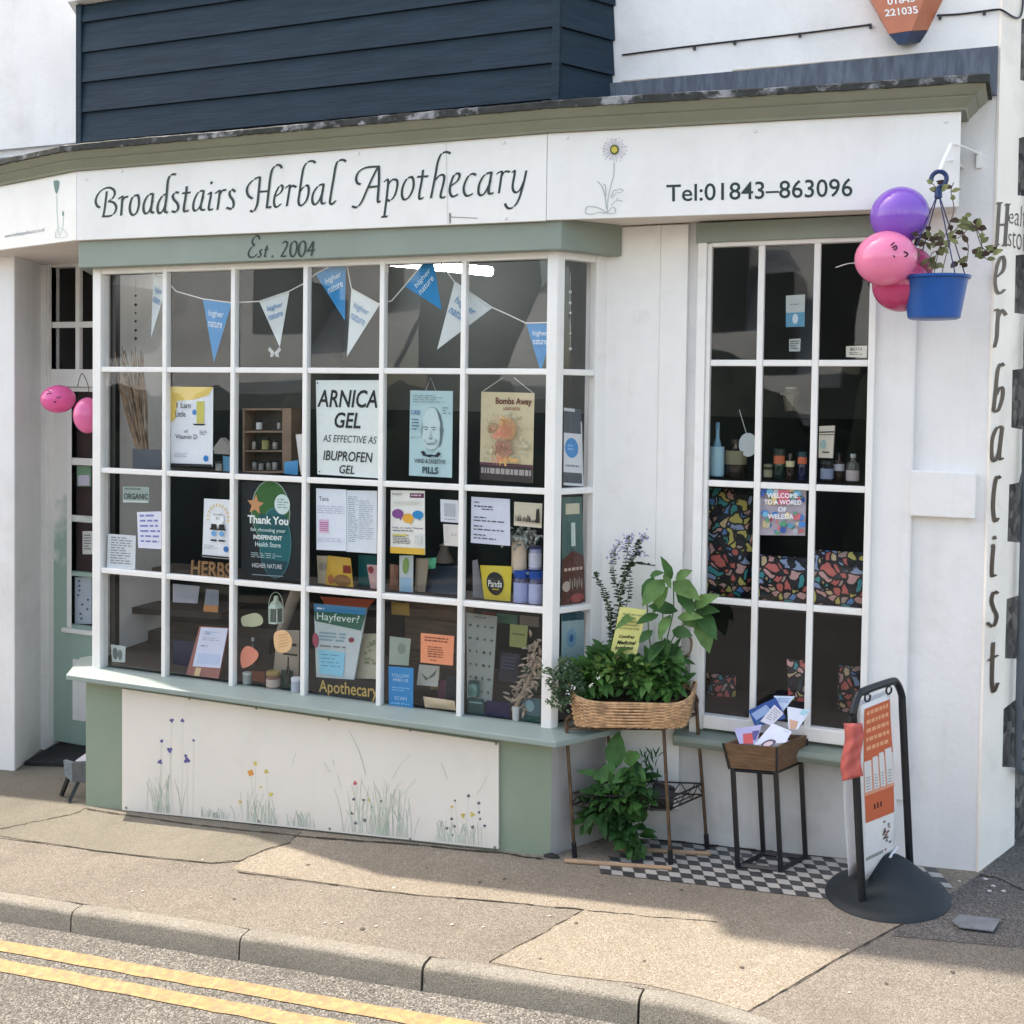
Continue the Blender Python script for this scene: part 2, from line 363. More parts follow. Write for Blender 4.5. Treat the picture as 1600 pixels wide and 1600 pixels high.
# walls
w = MB()
XL, XR = -8.5, 0.1865
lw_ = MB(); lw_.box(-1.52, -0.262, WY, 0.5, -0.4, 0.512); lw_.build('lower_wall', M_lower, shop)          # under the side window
w.box(-0.262, XR, WY, 0.5, -0.4, 0.515)
w.box(-1.70, -1.122, WY, 0.5, 0.515, 3.02)                 # between the bay and the side window
w.box(-0.285, XR, WY, 0.5, 0.515, 3.02)                    # right of it
w.box(-1.70, XR, WY, 0.5, 3.02, 3.66)
w.box(XL, -4.0, WY, 0.52, 3.66, 4.75); w.box(-4.0, XR, WY, 0.52, 3.66, 6.4)                         # upper storey
w.box(XL, -4.82, WY+0.03, 0.52, 3.0, 3.66)                  # above the door recess
wall = w.build("wall", M_render, shop)
# bay window joinery
f = MB()
zt = ZH+0.03
x1 = onY(157, 500, 0).x
f.box(A[0], x1, 0.0, 0.07, ZB-0.05, zt)                     # left corner post
xr = onY(854.5, 480, 0).x
f.box(xr, B[0], 0.0, 0.07, ZB-0.065, zt)                    # right corner post
for x in X5: f.box(x, x+CW, 0.002, 0.045, ZB-0.055, zt)
for z in ZR:
    xs = [x1]+[v for x in X5 for v in (x, x+CW)]+[xr]
    for i in range(0, len(xs), 2): f.box(xs[i], xs[i+1], 0.006, 0.046, z-0.03, z)
f.box(x1, xr, 0.004, 0.05, ZH-0.028, zt)                    # head rail
f.box(x1, xr, 0.008, 0.05, ZB-0.03, ZB-0.004)               # bottom rail
su = Vector((D[0]-B[0], D[1]-B[1])).normalized()
def along(t): return (B[0]+su.x*t, B[1]+su.y*t)
f.slab(along(0.001), along(0.045), ZB-0.06, zt, 0.05, 0.001)
f.slab(along(0.245), along(0.345), ZB-0.06, zt, 0.05)
for z in ZR: f.slab(along(0.045), along(0.245), z-0.03, z, 0.045, 0.004)
f.slab(along(0.045), along(0.245), ZH-0.03, zt, 0.05, 0.003)
f.slab(along(0.045), along(0.245), ZB-0.03, ZB-0.002, 0.05, 0.003)
sl_ = Vector((CC[0]-A[0], CC[1]-A[1])).normalized()         # the left return of the bay
def alongL(t): return (A[0]+sl_.x*t, A[1]+sl_.y*t)
f.slab(alongL(0.3), alongL(0.25), ZB-0.06, zt, 0.05)
for z in ZR: f.slab(alongL(0.25), alongL(0.0), z-0.03, z, 0.04, 0.004)
bay = f.build("bay_window_frame", M_wood, shop, bevel=0.004)
g = MB(); rg = random.Random(5)
gxs = [x1-0.01]+[x+CW/2 for x in X5]+[xr+0.01]; gzs = [ZH+0.01]+[z-0.015 for z in ZR]+[ZB-0.02]
for i in range(6):                                          # old panes: each sits a little askew in its bars
    for j in range(4):
        t_, q_ = rg.uniform(-.004, .004), rg.uniform(-.003, .003); yy = 0.025
        if (i, j) == (4, 0): t_ = .007
        g.quad((gxs[i], yy-t_-q_, gzs[j+1]), (gxs[i+1], yy-t_+q_, gzs[j+1]), (gxs[i+1], yy+t_+q_, gzs[j]), (gxs[i], yy+t_-q_, gzs[j]))
for p, q in ((along(0.03), along(0.26)), (alongL(0.27), alongL(0.03))):
    n_ = Vector((q[0]-p[0], q[1]-p[1])).normalized(); n_ = Vector((-n_.y, n_.x))*0.022; g.quad((p[0]+n_.x, p[1]+n_.y, ZB-0.02), (q[0]+n_.x, q[1]+n_.y, ZB-0.02), (q[0]+n_.x, q[1]+n_.y, ZH+0.01), (p[0]+n_.x, p[1]+n_.y, ZH+0.01))
g.build("glazing", M_glass, bay)
# green header with its date, green sill, stall riser
bp_ = [CC, A, B, D]
h = MB(); sweep(h, bp_, [(0.07, 2.838), (0.07, 2.992), (-0.06, 2.992), (-0.06, 2.838)])
hd = h.build("header_board", M_sage, shop, bevel=0.004)
E4 = lambda pts: [(370+x/11.43, 360+y/11.43) for x, y in pts]
est = [[(405, 160), (395, 120), (360, 95), (320, 115), (285, 165), (278, 225), (315, 262)], [(325, 266), (270, 292), (222, 365), (208, 430), (240, 478), (310, 470), (362, 418)],
       [(455, 345), (422, 352), (412, 385), (430, 430), (410, 472), (372, 470)], [(540, 270), (512, 390), (495, 455), (525, 465)], [(490, 347), (560, 337)],
       [(620, 458), (648, 466)], [(812, 238), (850, 198), (898, 215), (890, 280), (840, 375), (787, 464)], [(787, 464), (882, 458)],
       [(1012, 195), (968, 245), (950, 360), (968, 450), (1010, 460), (1055, 390), (1072, 270), (1052, 205), (1012, 195)],
       [(1166, 192), (1122, 242), (1104, 357), (1122, 447), (1164, 457), (1209, 387), (1226, 267), (1206, 202), (1166, 192)],
       [(1362, 190), (1312, 288), (1252, 366)], [(1252, 366), (1390, 348)], [(1365, 200), (1348, 345), (1330, 455)]]
m = MB(); pen(m, [E4(s) for s in est], 2.6, math.radians(40), lambda x, y, k: onY(x, y, -0.0715-0.0002*k), 0.55)
m.build("lettering", M_line, hd, recalc=False)
s_ = MB(); sweep(s_, bp_, [(0.13, 0.455), (0.13, 0.486), (0.0, 0.505), (-0.10, 0.505), (-0.10, 0.455)])
s_.build("window_sill", M_sill, shop, bevel=0.006)
s_ = MB()
sp = offpath(bp_, 0.03); sb = offpath(bp_, -0.12)
for i in range(3):
    a, b, c, d = sp[i], sp[i+1], sb[i+1], sb[i]
    s_.add([(*a, gz(*a)-0.1), (*b, gz(*b)-0.1), (*c, gz(*c)-0.1), (*d, gz(*d)-0.1), (*a, 0.454), (*b, 0.454), (*c, 0.454), (*d, 0.454)],
           [(0, 1, 5, 4), (1, 2, 6, 5), (2, 3, 7, 6), (3, 0, 4, 7), (4, 5, 6, 7)])
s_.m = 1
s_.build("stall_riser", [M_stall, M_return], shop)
rs_ = bpy.data.objects["stall_riser"].data                 # the return by the side window: its shade is put into a grey colour
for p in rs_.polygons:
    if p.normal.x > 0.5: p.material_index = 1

# cornice, lead and soffit
FL, FR = (-4.645, -0.10), (-1.78, -0.10)
fp = [(-7.6, 0.676), FL, FR, (0.04, 0.085)]
fpc = fp+[(0.055, 0.30)]; c = MB(); sweep(c, fpc, [(-0.02, 3.385), (0.018, 3.385), (0.022, 3.396), (0.05, 3.424), (0.056, 3.430), (0.054, 3.436), (0.064, 3.440), (0.088, 3.462), (0.096, 3.472), (0.096, 3.484), (-0.02, 3.484)])
c.build("cornice", M_cornice, shop)
c = MB(); op = offpath(fpc, 0.112); ip = offpath(fpc, 0.085)
# a wavy, worn lead drip along the cornice
for i in range(4):
    a, b = Vector(op[i]), Vector(op[i+1]); n = int((b-a).length/0.03)
    q = Vector(ip[i]), Vector(ip[i+1])
    top = []; 
    for k in range(n+1):
        t = k/n; p = a.lerp(b, t); r = q[0].lerp(q[1], t)
        top.append((p, r, 3.474+rnd.uniform(-0.002, 0.002)+(0.004 if rnd.random() < 0.12 else 0), 3.503+0.003*math.sin(k*0.11)+rnd.uniform(-0.0015, 0.0015)))
    vs = [];
    for p, r, z0, z1 in top: vs += [(p.x, p.y, z0), (p.x+rnd.uniform(-.002, .002), p.y+rnd.uniform(-.0015, .0015), z1), (r.x, r.y, z1+0.012), (r.x, r.y, z0)]
    c.add(vs, [(4*k+j, 4*k+4+j, 4*k+4+(j+1) % 4, 4*k+(j+1) % 4) for k in range(n) for j in range(4)])
c.build("lead_drip", M_leadedge, shop)
r = MB()
rp = offpath(fp, 0.08)
for i in range(3):
    a, b = rp[i], rp[i+1]
    r.quad((a[0], a[1], 3.508), (b[0], b[1], 3.508), (min(b[0], 0.17), 0.285, 3.514), (a[0], 0.285 if i else max(0.285, a[1]+.05), 3.514))
for x0, x1_ in ((-1.60, -1.022), (-1.018, 0.183)): r.box(x0, x1_, 0.268, 0.282, 3.49, 3.70)
r.box(-9, -4.86, 0.268, 0.282, 3.49, 3.60)
r.build("lead_roof", M_lead, shop, solid=0.006)
r = MB(); 
for x0, x1_ in ((-1.53, -1.02), (-0.98, 0.18)): r.prism([(x0, WY-0.012, 3.695), (x1_, WY-0.012, 3.688), (x1_, WY-0.012, 3.705), (x0, WY-0.012, 3.712)], (0, 0.011, 0))
r.build("mortar_fillet", mat("crumbly_mortar", (0.42, 0.36, 0.27), 0.95, 0.3, 25, 0.8, 60), shop)
so_ = MB()
so_.add([(-7.6, 0.70, 2.992), (-4.66, -0.075, 2.992), (-1.78, -0.075, 2.992), (0.03, 0.10, 2.985), (0.03, 0.30, 2.985), (-1.5, 0.30, 2.995), (-5.0, 0.9, 2.995), (-7.6, 0.9, 2.995)], [tuple(range(8))])
so_.build("soffit", M_soffit, shop, solid=0.004)

# timber panels between the bay and the side window, and round it
t = MB()
xa, xb, xc = onY(965, 600, .27).x, onY(1029, 600, .27).x, onY(1072, 600, .27).x
t.box(-1.60, xb+0.001, 0.262, 0.2895, 0.10, 2.985)
t.box(xb+0.0012, xc, 0.2605, 0.2895, 0.10, 2.984)
t.build("timber_panelling", M_wood, shop, bevel=0.004)
xw0, xw1 = onY(1089, 600, .27).x, onY(1356, 600, .26).x
t = MB(); xp = onY(1430, 600, .27).x
t.box(xw1+0.012, xp, 0.262, 0.2892, 0.30, 2.985)
t.build("pilaster", M_render, shop, bevel=0.008)
a, b, c_, d = onY(1424, 735, .25), onY(1530, 735, .25), onY(1530, 812, .25), onY(1424, 806, .25)
t = MB(); t.box(a.x, b.x-0.01, 0.245, 0.2893, d.z, a.z); t.build("wall_block", M_render, shop, bevel=0.006)
# side window
f = MB()
Zs = dict(top=onY(1240, 375, .27).z, bot=onY(1225, 1131, .27).z)
wz = [onY(1230, y, .28).z for y in (562.5, 754.5, 941)]
xg0, xg1 = onY(1110, 600, .27).x, onY(1356, 600, .27).x
f.box(xw0, xg0-0.022, 0.232, 0.2893, 0.50, 2.90); f.box(xg0-0.022, xg0, 0.246, 0.2893, 0.52, 2.885)
f.box(xg1, xg1+0.03, 0.240, 0.2893, 0.52, 2.885)
f.box(xg0, xg1, 0.243, 0.2893, Zs['top']-0.022, Zs['top']+0.03); f.box(xg0, xg1, 0.238, 0.2893, Zs['bot']-0.06, Zs['bot']+0.005)
vx = [onY(1184, 450, .25).x, onY(1271, 450, .25).x]
for x in vx: f.box(x, x+0.03, 0.25, 0.285, Zs['bot'], Zs['top'])
xs = [xg0]+[v for x in vx for v in (x, x+0.03)]+[xg1]
for z in wz:
    for i in range(0, 6, 2): f.box(xs[i], xs[i+1], 0.253, 0.284, z-0.03, z)
sw = f.build("side_window_frame", M_wood, shop, bevel=0.004)
g = MB(); hxs = [xg0-.005]+[x+.015 for x in vx]+[xg1+.005]; hzs = [Zs['top']]+[z-.015 for z in wz]+[Zs['bot']-.01]
for i in range(3):
    for j in range(4):
        t_, q_ = rg.uniform(-.004, .004), rg.uniform(-.003, .003); yy = 0.27
        g.quad((hxs[i], yy-t_-q_, hzs[j+1]), (hxs[i+1], yy-t_+q_, hzs[j+1]), (hxs[i+1], yy+t_+q_, hzs[j]), (hxs[i], yy+t_-q_, hzs[j])); g.build("glazing", M_glass, sw)
h = MB(); p0, p1 = onY(1088, 352, .23), onY(1382, 372, .23); h.box(p0.x, -0.28, 0.225, 0.2894, 2.885, 2.981); h.build("side_window_header", M_sage, shop, bevel=0.004)
h = MB(); p0 = onY(1052, 1140, .2)
h.prism([(p0.x, 0.2894, 0.43), (p0.x, 0.19, 0.44), (p0.x, 0.175, 0.47), (p0.x, 0.185, 0.495), (p0.x, 0.2894, 0.52)], (-0.255-p0.x, 0, 0)); h.build("side_window_sill", M_sage, shop, bevel=0.006)

# boarded upper bay
O = [(-4.88, 0.29), (-4.70, 0.0), (-1.772, 0.0), (-1.585, 0.29)]
M_clad = mat("navy_weatherboard", (0.016, 0.0315, 0.049), 0.62, 0.2, 3.0, 0.9, 9, spec=0.2, stain=((0.022, 0.036, 0.053), 3.0, 0.5, 0.8, 0.5), stretch=(1.0, 1.0, 9.0))
for k in range(0, 6):
    z0 = 3.398+0.172*k; bd = MB()
    z1 = z0+0.170
    if k == 5: z1 = 4.36
    sweep(bd, O, [(0.022, z0), (0.006, z1), (-0.02, z1), (-0.02, z0)]); bd.build("cladding_board", M_clad, shop)
for (px_, py_) in (O[1], O[2]): bd = MB(); bd.box(px_-0.02, px_+0.02, -0.027, 0.02, 3.43, 4.36); bd.build("corner_trim", M_clad, shop, bevel=0.003)
bd = MB(); sweep(bd, O, [(0.07, 4.365), (0.07, 4.41), (-0.02, 4.42), (-0.02, 4.365)]); bd.build("upper_window_sill", M_wood, shop)
bd = MB(); sweep(bd, O, [(0.006, 4.42), (0.006, 5.5), (-0.02, 5.5), (-0.02, 4.42)]); ub = bd.build("upper_bay_window", M_wood, shop)
bd = MB()
for i in range(4): bd.box(-4.58+0.72*i, -4.58+0.72*i+0.62, -0.011, -0.008, 4.5, 5.4)
bd.build("upper_pane", mat("upper_glass", (0.03, 0.035, 0.04), 0.05), ub)
bd = MB(); sweep(bd, O, [(0.006, 5.5), (0.006, 6.55), (-0.02, 6.55), (-0.02, 5.5)]); bd.build("upper_cladding", M_clad, shop)
bd = MB(); sweep(bd, O, [(0.19, 6.55), (0.19, 6.68), (-0.25, 6.72), (-0.25, 6.55)]); bd.build("upper_bay_roof", M_lead, shop)

# fascia sign: three boards
sign = empty("fascia_sign", (-1.78, -0.1, 2.985), "long white shop sign with Broadstairs Herbal Apothecary in dark green italics under the cornice", "shop sign")
def board(p0, p1, z0, z1):
    m = MB(); m.slab(p0, p1, z0, z1, 0.022, 0.0); return m.build("sign_board", M_panel, sign, bevel=0.002)
b1 = board((FL[0]+0.003, FL[1]), (FR[0]-0.003, FR[1]), (2.9915, 2.972), (3.384, 3.384))
b2 = board(FR, fp[3], (2.9745, 2.976), (3.384, 3.384))
b0 = board(fp[0], FL, (2.9925, 2.9925), (3.384, 3.384))
pl = []
for p, q in ((FL, FR), (FR, fp[3]), (fp[0], FL)):
    d = Vector((q[0]-p[0], q[1]-p[1], 0)).normalized(); pl.append((Vector((*p, 0)), Vector((d.y, -d.x, 0))))
def onboard(i, px, py, lay=0): return onP(px, py, pl[i][0]+pl[i][1]*(0.0012+0.0002*lay), pl[i][1])
z1_ = lambda pts: [(140+x/6.4, 220+y/6.4) for x, y in pts]
z2_ = lambda pts: [(370+x/8, 220+y/8) for x, y in pts]
z3_ = lambda pts: [(540+x/5.333, 220+y/5.333) for x, y in pts]
L1 = [[(172, 505), (165, 560), (150, 680), (136, 752)], [(105, 668), (75, 650), (60, 600), (80, 540), (125, 490), (190, 468), (240, 490), (250, 535), (225, 580), (185, 605)],
      [(185, 605), (235, 615), (264, 655), (257, 705), (222, 745), (170, 755), (122, 755)],
      [(290, 580), (326, 556), (325, 600), (314, 748)], [(326, 605), (350, 565), (385, 560)],
      [(482, 540), (432, 560), (403, 640), (405, 710), (432, 742), (470, 715), (492, 640), (490, 570), (478, 540)],
      [(636, 530), (590, 540), (547, 610), (538, 690), (562, 728), (602, 690), (630, 600)], [(634, 532), (614, 680), (620, 714), (645, 718)],
      [(768, 532), (728, 550), (687, 620), (678, 690), (700, 724), (742, 680), (764, 600)], [(862, 337), (825, 335), (792, 365), (778, 430), (767, 560), (752, 680), (758, 712), (782, 714)],
      [(890, 520), (858, 515), (830, 550), (845, 590), (875, 625), (885, 670), (862, 710), (820, 703)],
      [(970, 455), (962, 540), (942, 660), (947, 704), (990, 694)], [(925, 525), (1010, 517)],
      [(1145, 500), (1092, 510), (1047, 590), (1036, 670), (1057, 700), (1102, 660), (1137, 560)], [(1142, 502), (1112, 650), (1120, 689), (1155, 689)],
      [(1182, 540), (1214, 522), (1192, 655), (1197, 689), (1235, 684)], [(1214, 408), (1222, 432)],
      [(1252, 530), (1298, 498), (1295, 560), (1277, 690)], [(1298, 542), (1325, 498), (1365, 492)],
      [(1456, 510), (1425, 487), (1399, 515), (1405, 555), (1430, 590), (1440, 640), (1417, 680), (1367, 667)]]
L2 = [[(290, 450), (272, 640), (256, 780), (226, 860), (195, 884), (166, 870)], [(288, 452), (215, 480), (147, 550), (124, 620), (147, 690), (197, 722)],
      [(563, 343), (540, 308), (492, 305), (442, 360), (416, 470), (391, 680), (374, 828)], [(362, 833), (430, 828)], [(285, 637), (395, 630)],
      [(490, 690), (545, 650), (573, 595), (560, 557), (522, 580), (477, 680), (464, 770), (481, 824), (516, 820), (550, 785)],
      [(607, 590), (660, 556), (655, 620), (624, 818)], [(654, 612), (692, 562), (745, 580)],
      [(983, 278), (950, 254), (892, 262), (842, 320), (817, 420), (782, 660), (770, 750), (782, 800), (816, 804), (866, 750), (895, 660), (895, 580), (870, 556), (822, 590), (792, 632)],
      [(1090, 542), (1022, 560), (962, 640), (942, 720), (952, 780), (987, 794), (1042, 720), (1077, 620)], [(1086, 542), (1057, 720), (1067, 784), (1110, 774)],
      [(1363, 258), (1325, 237), (1267, 252), (1237, 310), (1212, 450), (1167, 720), (1167, 780), (1197, 789), (1235, 745)]]
L3 = [[(125, 363), (97, 350), (87, 310), (112, 255), (175, 222), (282, 214)], [(265, 224), (222, 310), (172, 420), (132, 510), (92, 553), (52, 545)], [(277, 217), (277, 350), (267, 500), (290, 501)], [(187, 387), (270, 378)],
      [(322, 340), (353, 327), (347, 430), (322, 628)], [(350, 372), (385, 327), (424, 327), (431, 370), (411, 450), (372, 499), (347, 490)], [(297, 634), (350, 631)],
      [(556, 299), (512, 315), (477, 380), (469, 450), (486, 489), (526, 470), (561, 400), (565, 330), (550, 299)],
      [(645, 242), (636, 320), (614, 440), (617, 484), (650, 472)], [(595, 300), (688, 295)],
      [(873, 106), (840, 93), (797, 110), (767, 180), (747, 290), (710, 478)], [(735, 340), (785, 287), (819, 292), (815, 350), (791, 450), (802, 474), (832, 465)],
      [(880, 372), (930, 335), (949, 290), (935, 271), (901, 290), (872, 370), (869, 430), (891, 464), (936, 445)],
      [(1085, 286), (1060, 274), (1022, 295), (987, 370), (987, 430), (1012, 459), (1060, 440)],
      [(1220, 262), (1162, 280), (1117, 350), (1106, 420), (1122, 454), (1162, 430), (1207, 340)], [(1216, 262), (1192, 400), (1197, 439), (1232, 434)],
      [(1257, 275), (1300, 257), (1295, 310), (1277, 438)], [(1296, 302), (1326, 257), (1370, 259)],
      [(1386, 266), (1410, 256), (1391, 380), (1411, 429), (1451, 410), (1492, 320)], [(1506, 247), (1481, 360), (1441, 490), (1396, 554), (1351, 560), (1326, 522)]]
m = MB(); pen(m, [z1_(s) for s in L1]+[z2_(s) for s in L2]+[z3_(s) for s in L3], 3.5, math.radians(38), lambda x, y, k: onboard(0, x, y, k % 12), 0.5)
m.build("lettering", M_line, b1, recalc=False)
m = MB(); tel = [(1041, 315.5), (1332, 307), (1332, 278), (1041, 288.5)]
def bil(q, u, v): 
    return (q[0][0]+(q[1][0]-q[0][0])*u+(q[3][0]-q[0][0])*v+(q[0][0]-q[1][0]+q[2][0]-q[3][0])*u*v, q[0][1]+(q[1][1]-q[0][1])*u+(q[3][1]-q[0][1])*v+(q[0][1]-q[1][1]+q[2][1]-q[3][1])*u*v)
put_text(m, "Tel:01843\u2013863096", lambda u, v: onboard(1, *bil(tel, u, v)), 0.008); m.build("lettering", M_line, b2, recalc=False)
m = MB(); www = [(7, 374), (70, 363), (70, 355), (7, 366)]
put_text(m, "www.herbalapothecary.co.uk", lambda u, v: onboard(2, *bil(www, u, v))); m.build("lettering", mat("grey_sign_paint", (0.18, 0.21, 0.25), 0.5), b0, recalc=False)
# the painted daisy
fz = lambda x, y: (900+x/11.03, 200+y/11.03)
m = MB(); yl = MB(); lv = MB(); dk = MB()
for i in range(34):
    a = 2*math.pi*i/34+rnd.uniform(-.06, .06); r0, r1 = 85, rnd.uniform(165, 215); wd = 0.055
    lv.poly([onboard(1, *fz(655+r0*math.cos(a-wd), 372+r0*math.sin(a-wd)), i % 3), onboard(1, *fz(655+r1*math.cos(a-wd*.6), 372+r1*math.sin(a-wd*.6)), i % 3), onboard(1, *fz(655+r1*math.cos(a+wd*.6), 372+r1*math.sin(a+wd*.6)), i % 3), onboard(1, *fz(655+r0*math.cos(a+wd), 372+r0*math.sin(a+wd)), i % 3)])
for i in range(20):
    a = 2*math.pi*i/20+0.1; r = rnd.uniform(170, 225)
    dk.poly([onboard(1, *fz(655+r*math.cos(a)+9*math.cos(b), 372+r*math.sin(a)+12*math.sin(b)), 4) for b in [j*math.pi/3 for j in range(6)]])
yl.poly([onboard(1, *fz(660+52*math.cos(b), 372+55*math.sin(b)), 8) for b in [j*math.pi/10 for j in range(20)]])
ring = MB(); ring.poly([onboard(1, *fz(662+80*math.cos(b), 374+88*math.sin(b)), 6) for b in [j*math.pi/10 for j in range(20)]])
lv.build("petal_painting", mat("lilac_paint", (0.55, 0.53, 0.60), 0.6), b2, recalc=False); dk.build("petal_tip_painting", mat("grey_lilac_paint", (0.36, 0.34, 0.42), 0.6), b2, recalc=False)
ring.build("flower_ring", mat("olive_paint", (0.10, 0.12, 0.03), 0.6), b2, recalc=False); yl.build("flower_centre", mat("yellow_paint", (0.62, 0.50, 0.08), 0.6), b2, recalc=False)
stem = [[(655, 590), (650, 800), (600, 990), (555, 1200), (535, 1460)], [(370, 920), (440, 1000), (500, 1180), (525, 1400)], [(470, 970), (505, 1000), (515, 1180)], [(600, 1200), (650, 1080), (700, 1070), (760, 1050), (810, 1080), (770, 1110), (690, 1120), (620, 1210)],
        [(600, 1340), (700, 1250), (800, 1260)], [(690, 1250), (720, 1200)], [(160, 1450), (190, 1360), (320, 1360), (440, 1400), (520, 1470), (400, 1450), (300, 1480), (200, 1480), (160, 1450)], [(540, 1480), (570, 1420), (640, 1360), (680, 1420), (660, 1470), (560, 1475)]]
pen(m, [[fz(*p) for p in s] for s in stem], 1.1, 0.5, lambda x, y, k: onboard(1, x, y, k), 0.9); m.build("stem_painting", mat("grey_green_paint", (0.42, 0.45, 0.44), 0.6), b2, recalc=False)
lz = lambda x, y: (x/8.0, 220+y/8.0)
m = MB(); m.poly([onboard(2, *lz(*p)) for p in [(668, 500), (710, 490), (745, 510), (735, 590), (710, 670), (690, 640), (672, 560)]]); m.poly([onboard(2, *lz(*p)) for p in [(778, 880), (790, 875), (800, 910), (790, 955), (778, 930)]])
m.build("bud_painting", mat("bluegreen_paint", (0.14, 0.24, 0.22), 0.6), b0, recalc=False)
m = MB(); pen(m, [[lz(*p) for p in s] for s in [[(708, 680), (712, 900), (735, 1190)], [(790, 960), (780, 1100), (740, 1190)], [(690, 1210), (700, 1130), (760, 1090), (840, 1190), (690, 1210)]]], 0.9, 0.5, lambda x, y, k: onboard(2, x, y, k), 0.9); m.build("stem_painting", mat("pale_green_paint", (0.55, 0.62, 0.60), 0.6), b0, recalc=False)
m = MB()
for i, q in ((0, (787, 223)), (0, (790, 341)), (1, (886, 215)), (1, (1477, 190)), (0, (190, 268)), (0, (135, 280)), (0, (560, 240)), (1, (1180, 205))): m = MB(); m.lathe(onboard(i, *q), pl[i][1], [(0.009, 0), (0.008, 0.004), (0.003, 0.006)], 10); m.build("screw_head", M_panel, sign, smooth=True)
m = MB(); m.poly([onboard(0, *p, 3) for p in ((701.5, 333), (705, 333), (704.2, 349), (702, 349))]); pen(m, [[(703, 339), (746, 341)]], 0.8, 1.2, lambda x, y, k: onboard(0, x, y, k), 0.9)
m.build("chipped_joint", mat("grey_crack", (0.22, 0.22, 0.21), 0.8), b1, recalc=False)
m = MB(); pen(m, [[(697, 224), (700, 350)]], 0.9, 1.2, lambda x, y, k: onboard(0, x, y, 2), 0.6); m.build("board_joint", mat("joint_grey", (0.52, 0.51, 0.50), 0.8), b1, recalc=False)

# painted wildflower panel on the stall riser
pq = [(190.5, 1076), (779, 1161), (779, 1327), (190.5, 1266)]
PY_ = -0.046
pp = [onY(*q, PY_) for q in pq]
m = MB(); m.prism(pp, (0, 0.013, 0)); mural = m.build("mural_panel", M_mural, None, bevel=0.002)
tag(mural, "white panel painted with wildflowers and grasses, screwed below the bay window", "painted panel")
def onm(px, py, k=0): return onY(px, py, PY_-0.0008-0.0002*k)
fa = lambda x, y: (200+x/5.714, 1090+y/5.714); fb = lambda x, y: (440+x/4.571, 1110+y/4.571)
gs = MB()
def grass(x, y, h, lean, w): 
    p = [(x, y), (x+lean*h*.3, y-h*.5), (x+lean*h, y-h)]; pen(gs, [p], w, 0.6, lambda a, b, k: onm(a, b, rnd.randint(0, 4)), 0.9, 4)
def base_y(x): return 1266+(x-190.5)*(61/588.5)-3
for x0, n, sp_, hh in ((258, 24, 24, 62), (330, 30, 26, 17), (410, 34, 30, 46), (472, 30, 24, 26), (590, 64, 48, 88), (715, 44, 42, 36)):
    for i in range(n):
        x = x0+rnd.gauss(0, sp_*.55); x = min(max(x, 196), 772); grass(x, base_y(x), hh*rnd.uniform(.25, 1.0), rnd.gauss(0, .22), rnd.uniform(.32, .6))
for s in ([(480, 140), (560, 310), (600, 460)], [(920, 315), (850, 390), (790, 490)], [(365, 350), (378, 400)], [(300, 370), (345, 440)], [(400, 460), (425, 550)], [(860, 505), (805, 575)], [(875, 560), (830, 600)], [(100, 305), (75, 395)], [(1140, 375), (1185, 490)], [(1470, 475), (1395, 600)]):
    pen(gs, [[fb(*p) for p in s]], 0.6, 0.6, lambda a, b, k: onm(a, b, 1), 0.8, 4)
fl_px = [fa(*q) for q in ((390, 205), (485, 205), (300, 388), (585, 382), (372, 468), (285, 575), (525, 560), (1135, 588), (1235, 660), (1275, 865), (1000, 930), (1095, 672))]+[fb(*q) for q in ((1295, 750), (1362, 745), (1216, 688), (525, 520), (1335, 610), (1238, 645), (1408, 662), (585, 640), (645, 690), (710, 648), (1450, 825))]
for x, y in fl_px:
    xb_ = x+rnd.uniform(-9, 9); pen(gs, [[(x, y+2), (x+(xb_-x)*.3+rnd.uniform(-2, 2), y+(base_y(x)-y)*.5), (xb_, base_y(xb_))]], .22, 0.6, lambda a, b, k: onm(a, b, 1), 0.8, 5)
gs.build("grass_painting", mat("sage_wash", (0.46, 0.53, 0.43), 0.7, 0.25, 9), mural, recalc=False)
bl = MB(); ye = MB(); og = MB(); dk = MB(); rd = MB()
def blot(mb, x, y, r, n=3):
    a0 = rnd.uniform(0, 6)
    for k in range(n):
        a = a0+2*math.pi*k/n; c = (x+r*.5*math.cos(a), y+r*.5*math.sin(a))
        mb.poly([onm(c[0]+r*.62*math.cos(b)*rnd.uniform(.7, 1.1), c[1]+r*.62*math.sin(b)*rnd.uniform(.7, 1.1), k) for b in [j*math.pi/4 for j in range(8)]])
for x, y, r in ((390, 205, 3.6), (485, 205, 3.2), (300, 388, 2.8), (585, 382, 2.2), (372, 468, 4.6), (285, 575, 4.0), (525, 560, 5.0), (515, 520, 2.6)): blot(bl, *fa(x, y), r)
for x, y, r in ((1135, 588, 3.6), (1235, 660, 3.8), (1275, 865, 3.6), (1000, 930, 2.8), (1185, 800, 2.2)): blot(ye, *fa(x, y), r)
blot(og, *fa(1095, 672), 5.0, 4)
for x, y, r in ((1295, 750, 3.8), (1362, 745, 4.0), (1216, 688, 2.6), (620, 640, 2.4)): blot(ye, *fb(x, y), r)
for x, y in ((1335, 610), (1238, 645), (1408, 662), (1410, 728), (1418, 775), (1215, 775), (1450, 825), (1180, 842), (1235, 828), (585, 640), (645, 690), (515, 635), (710, 648), (500, 735), (595, 785), (530, 805), (1365, 835), (1220, 890)): blot(dk, *fb(x, y), rnd.uniform(1.6, 3.0))
blot(rd, *fb(525, 520), 3.6)
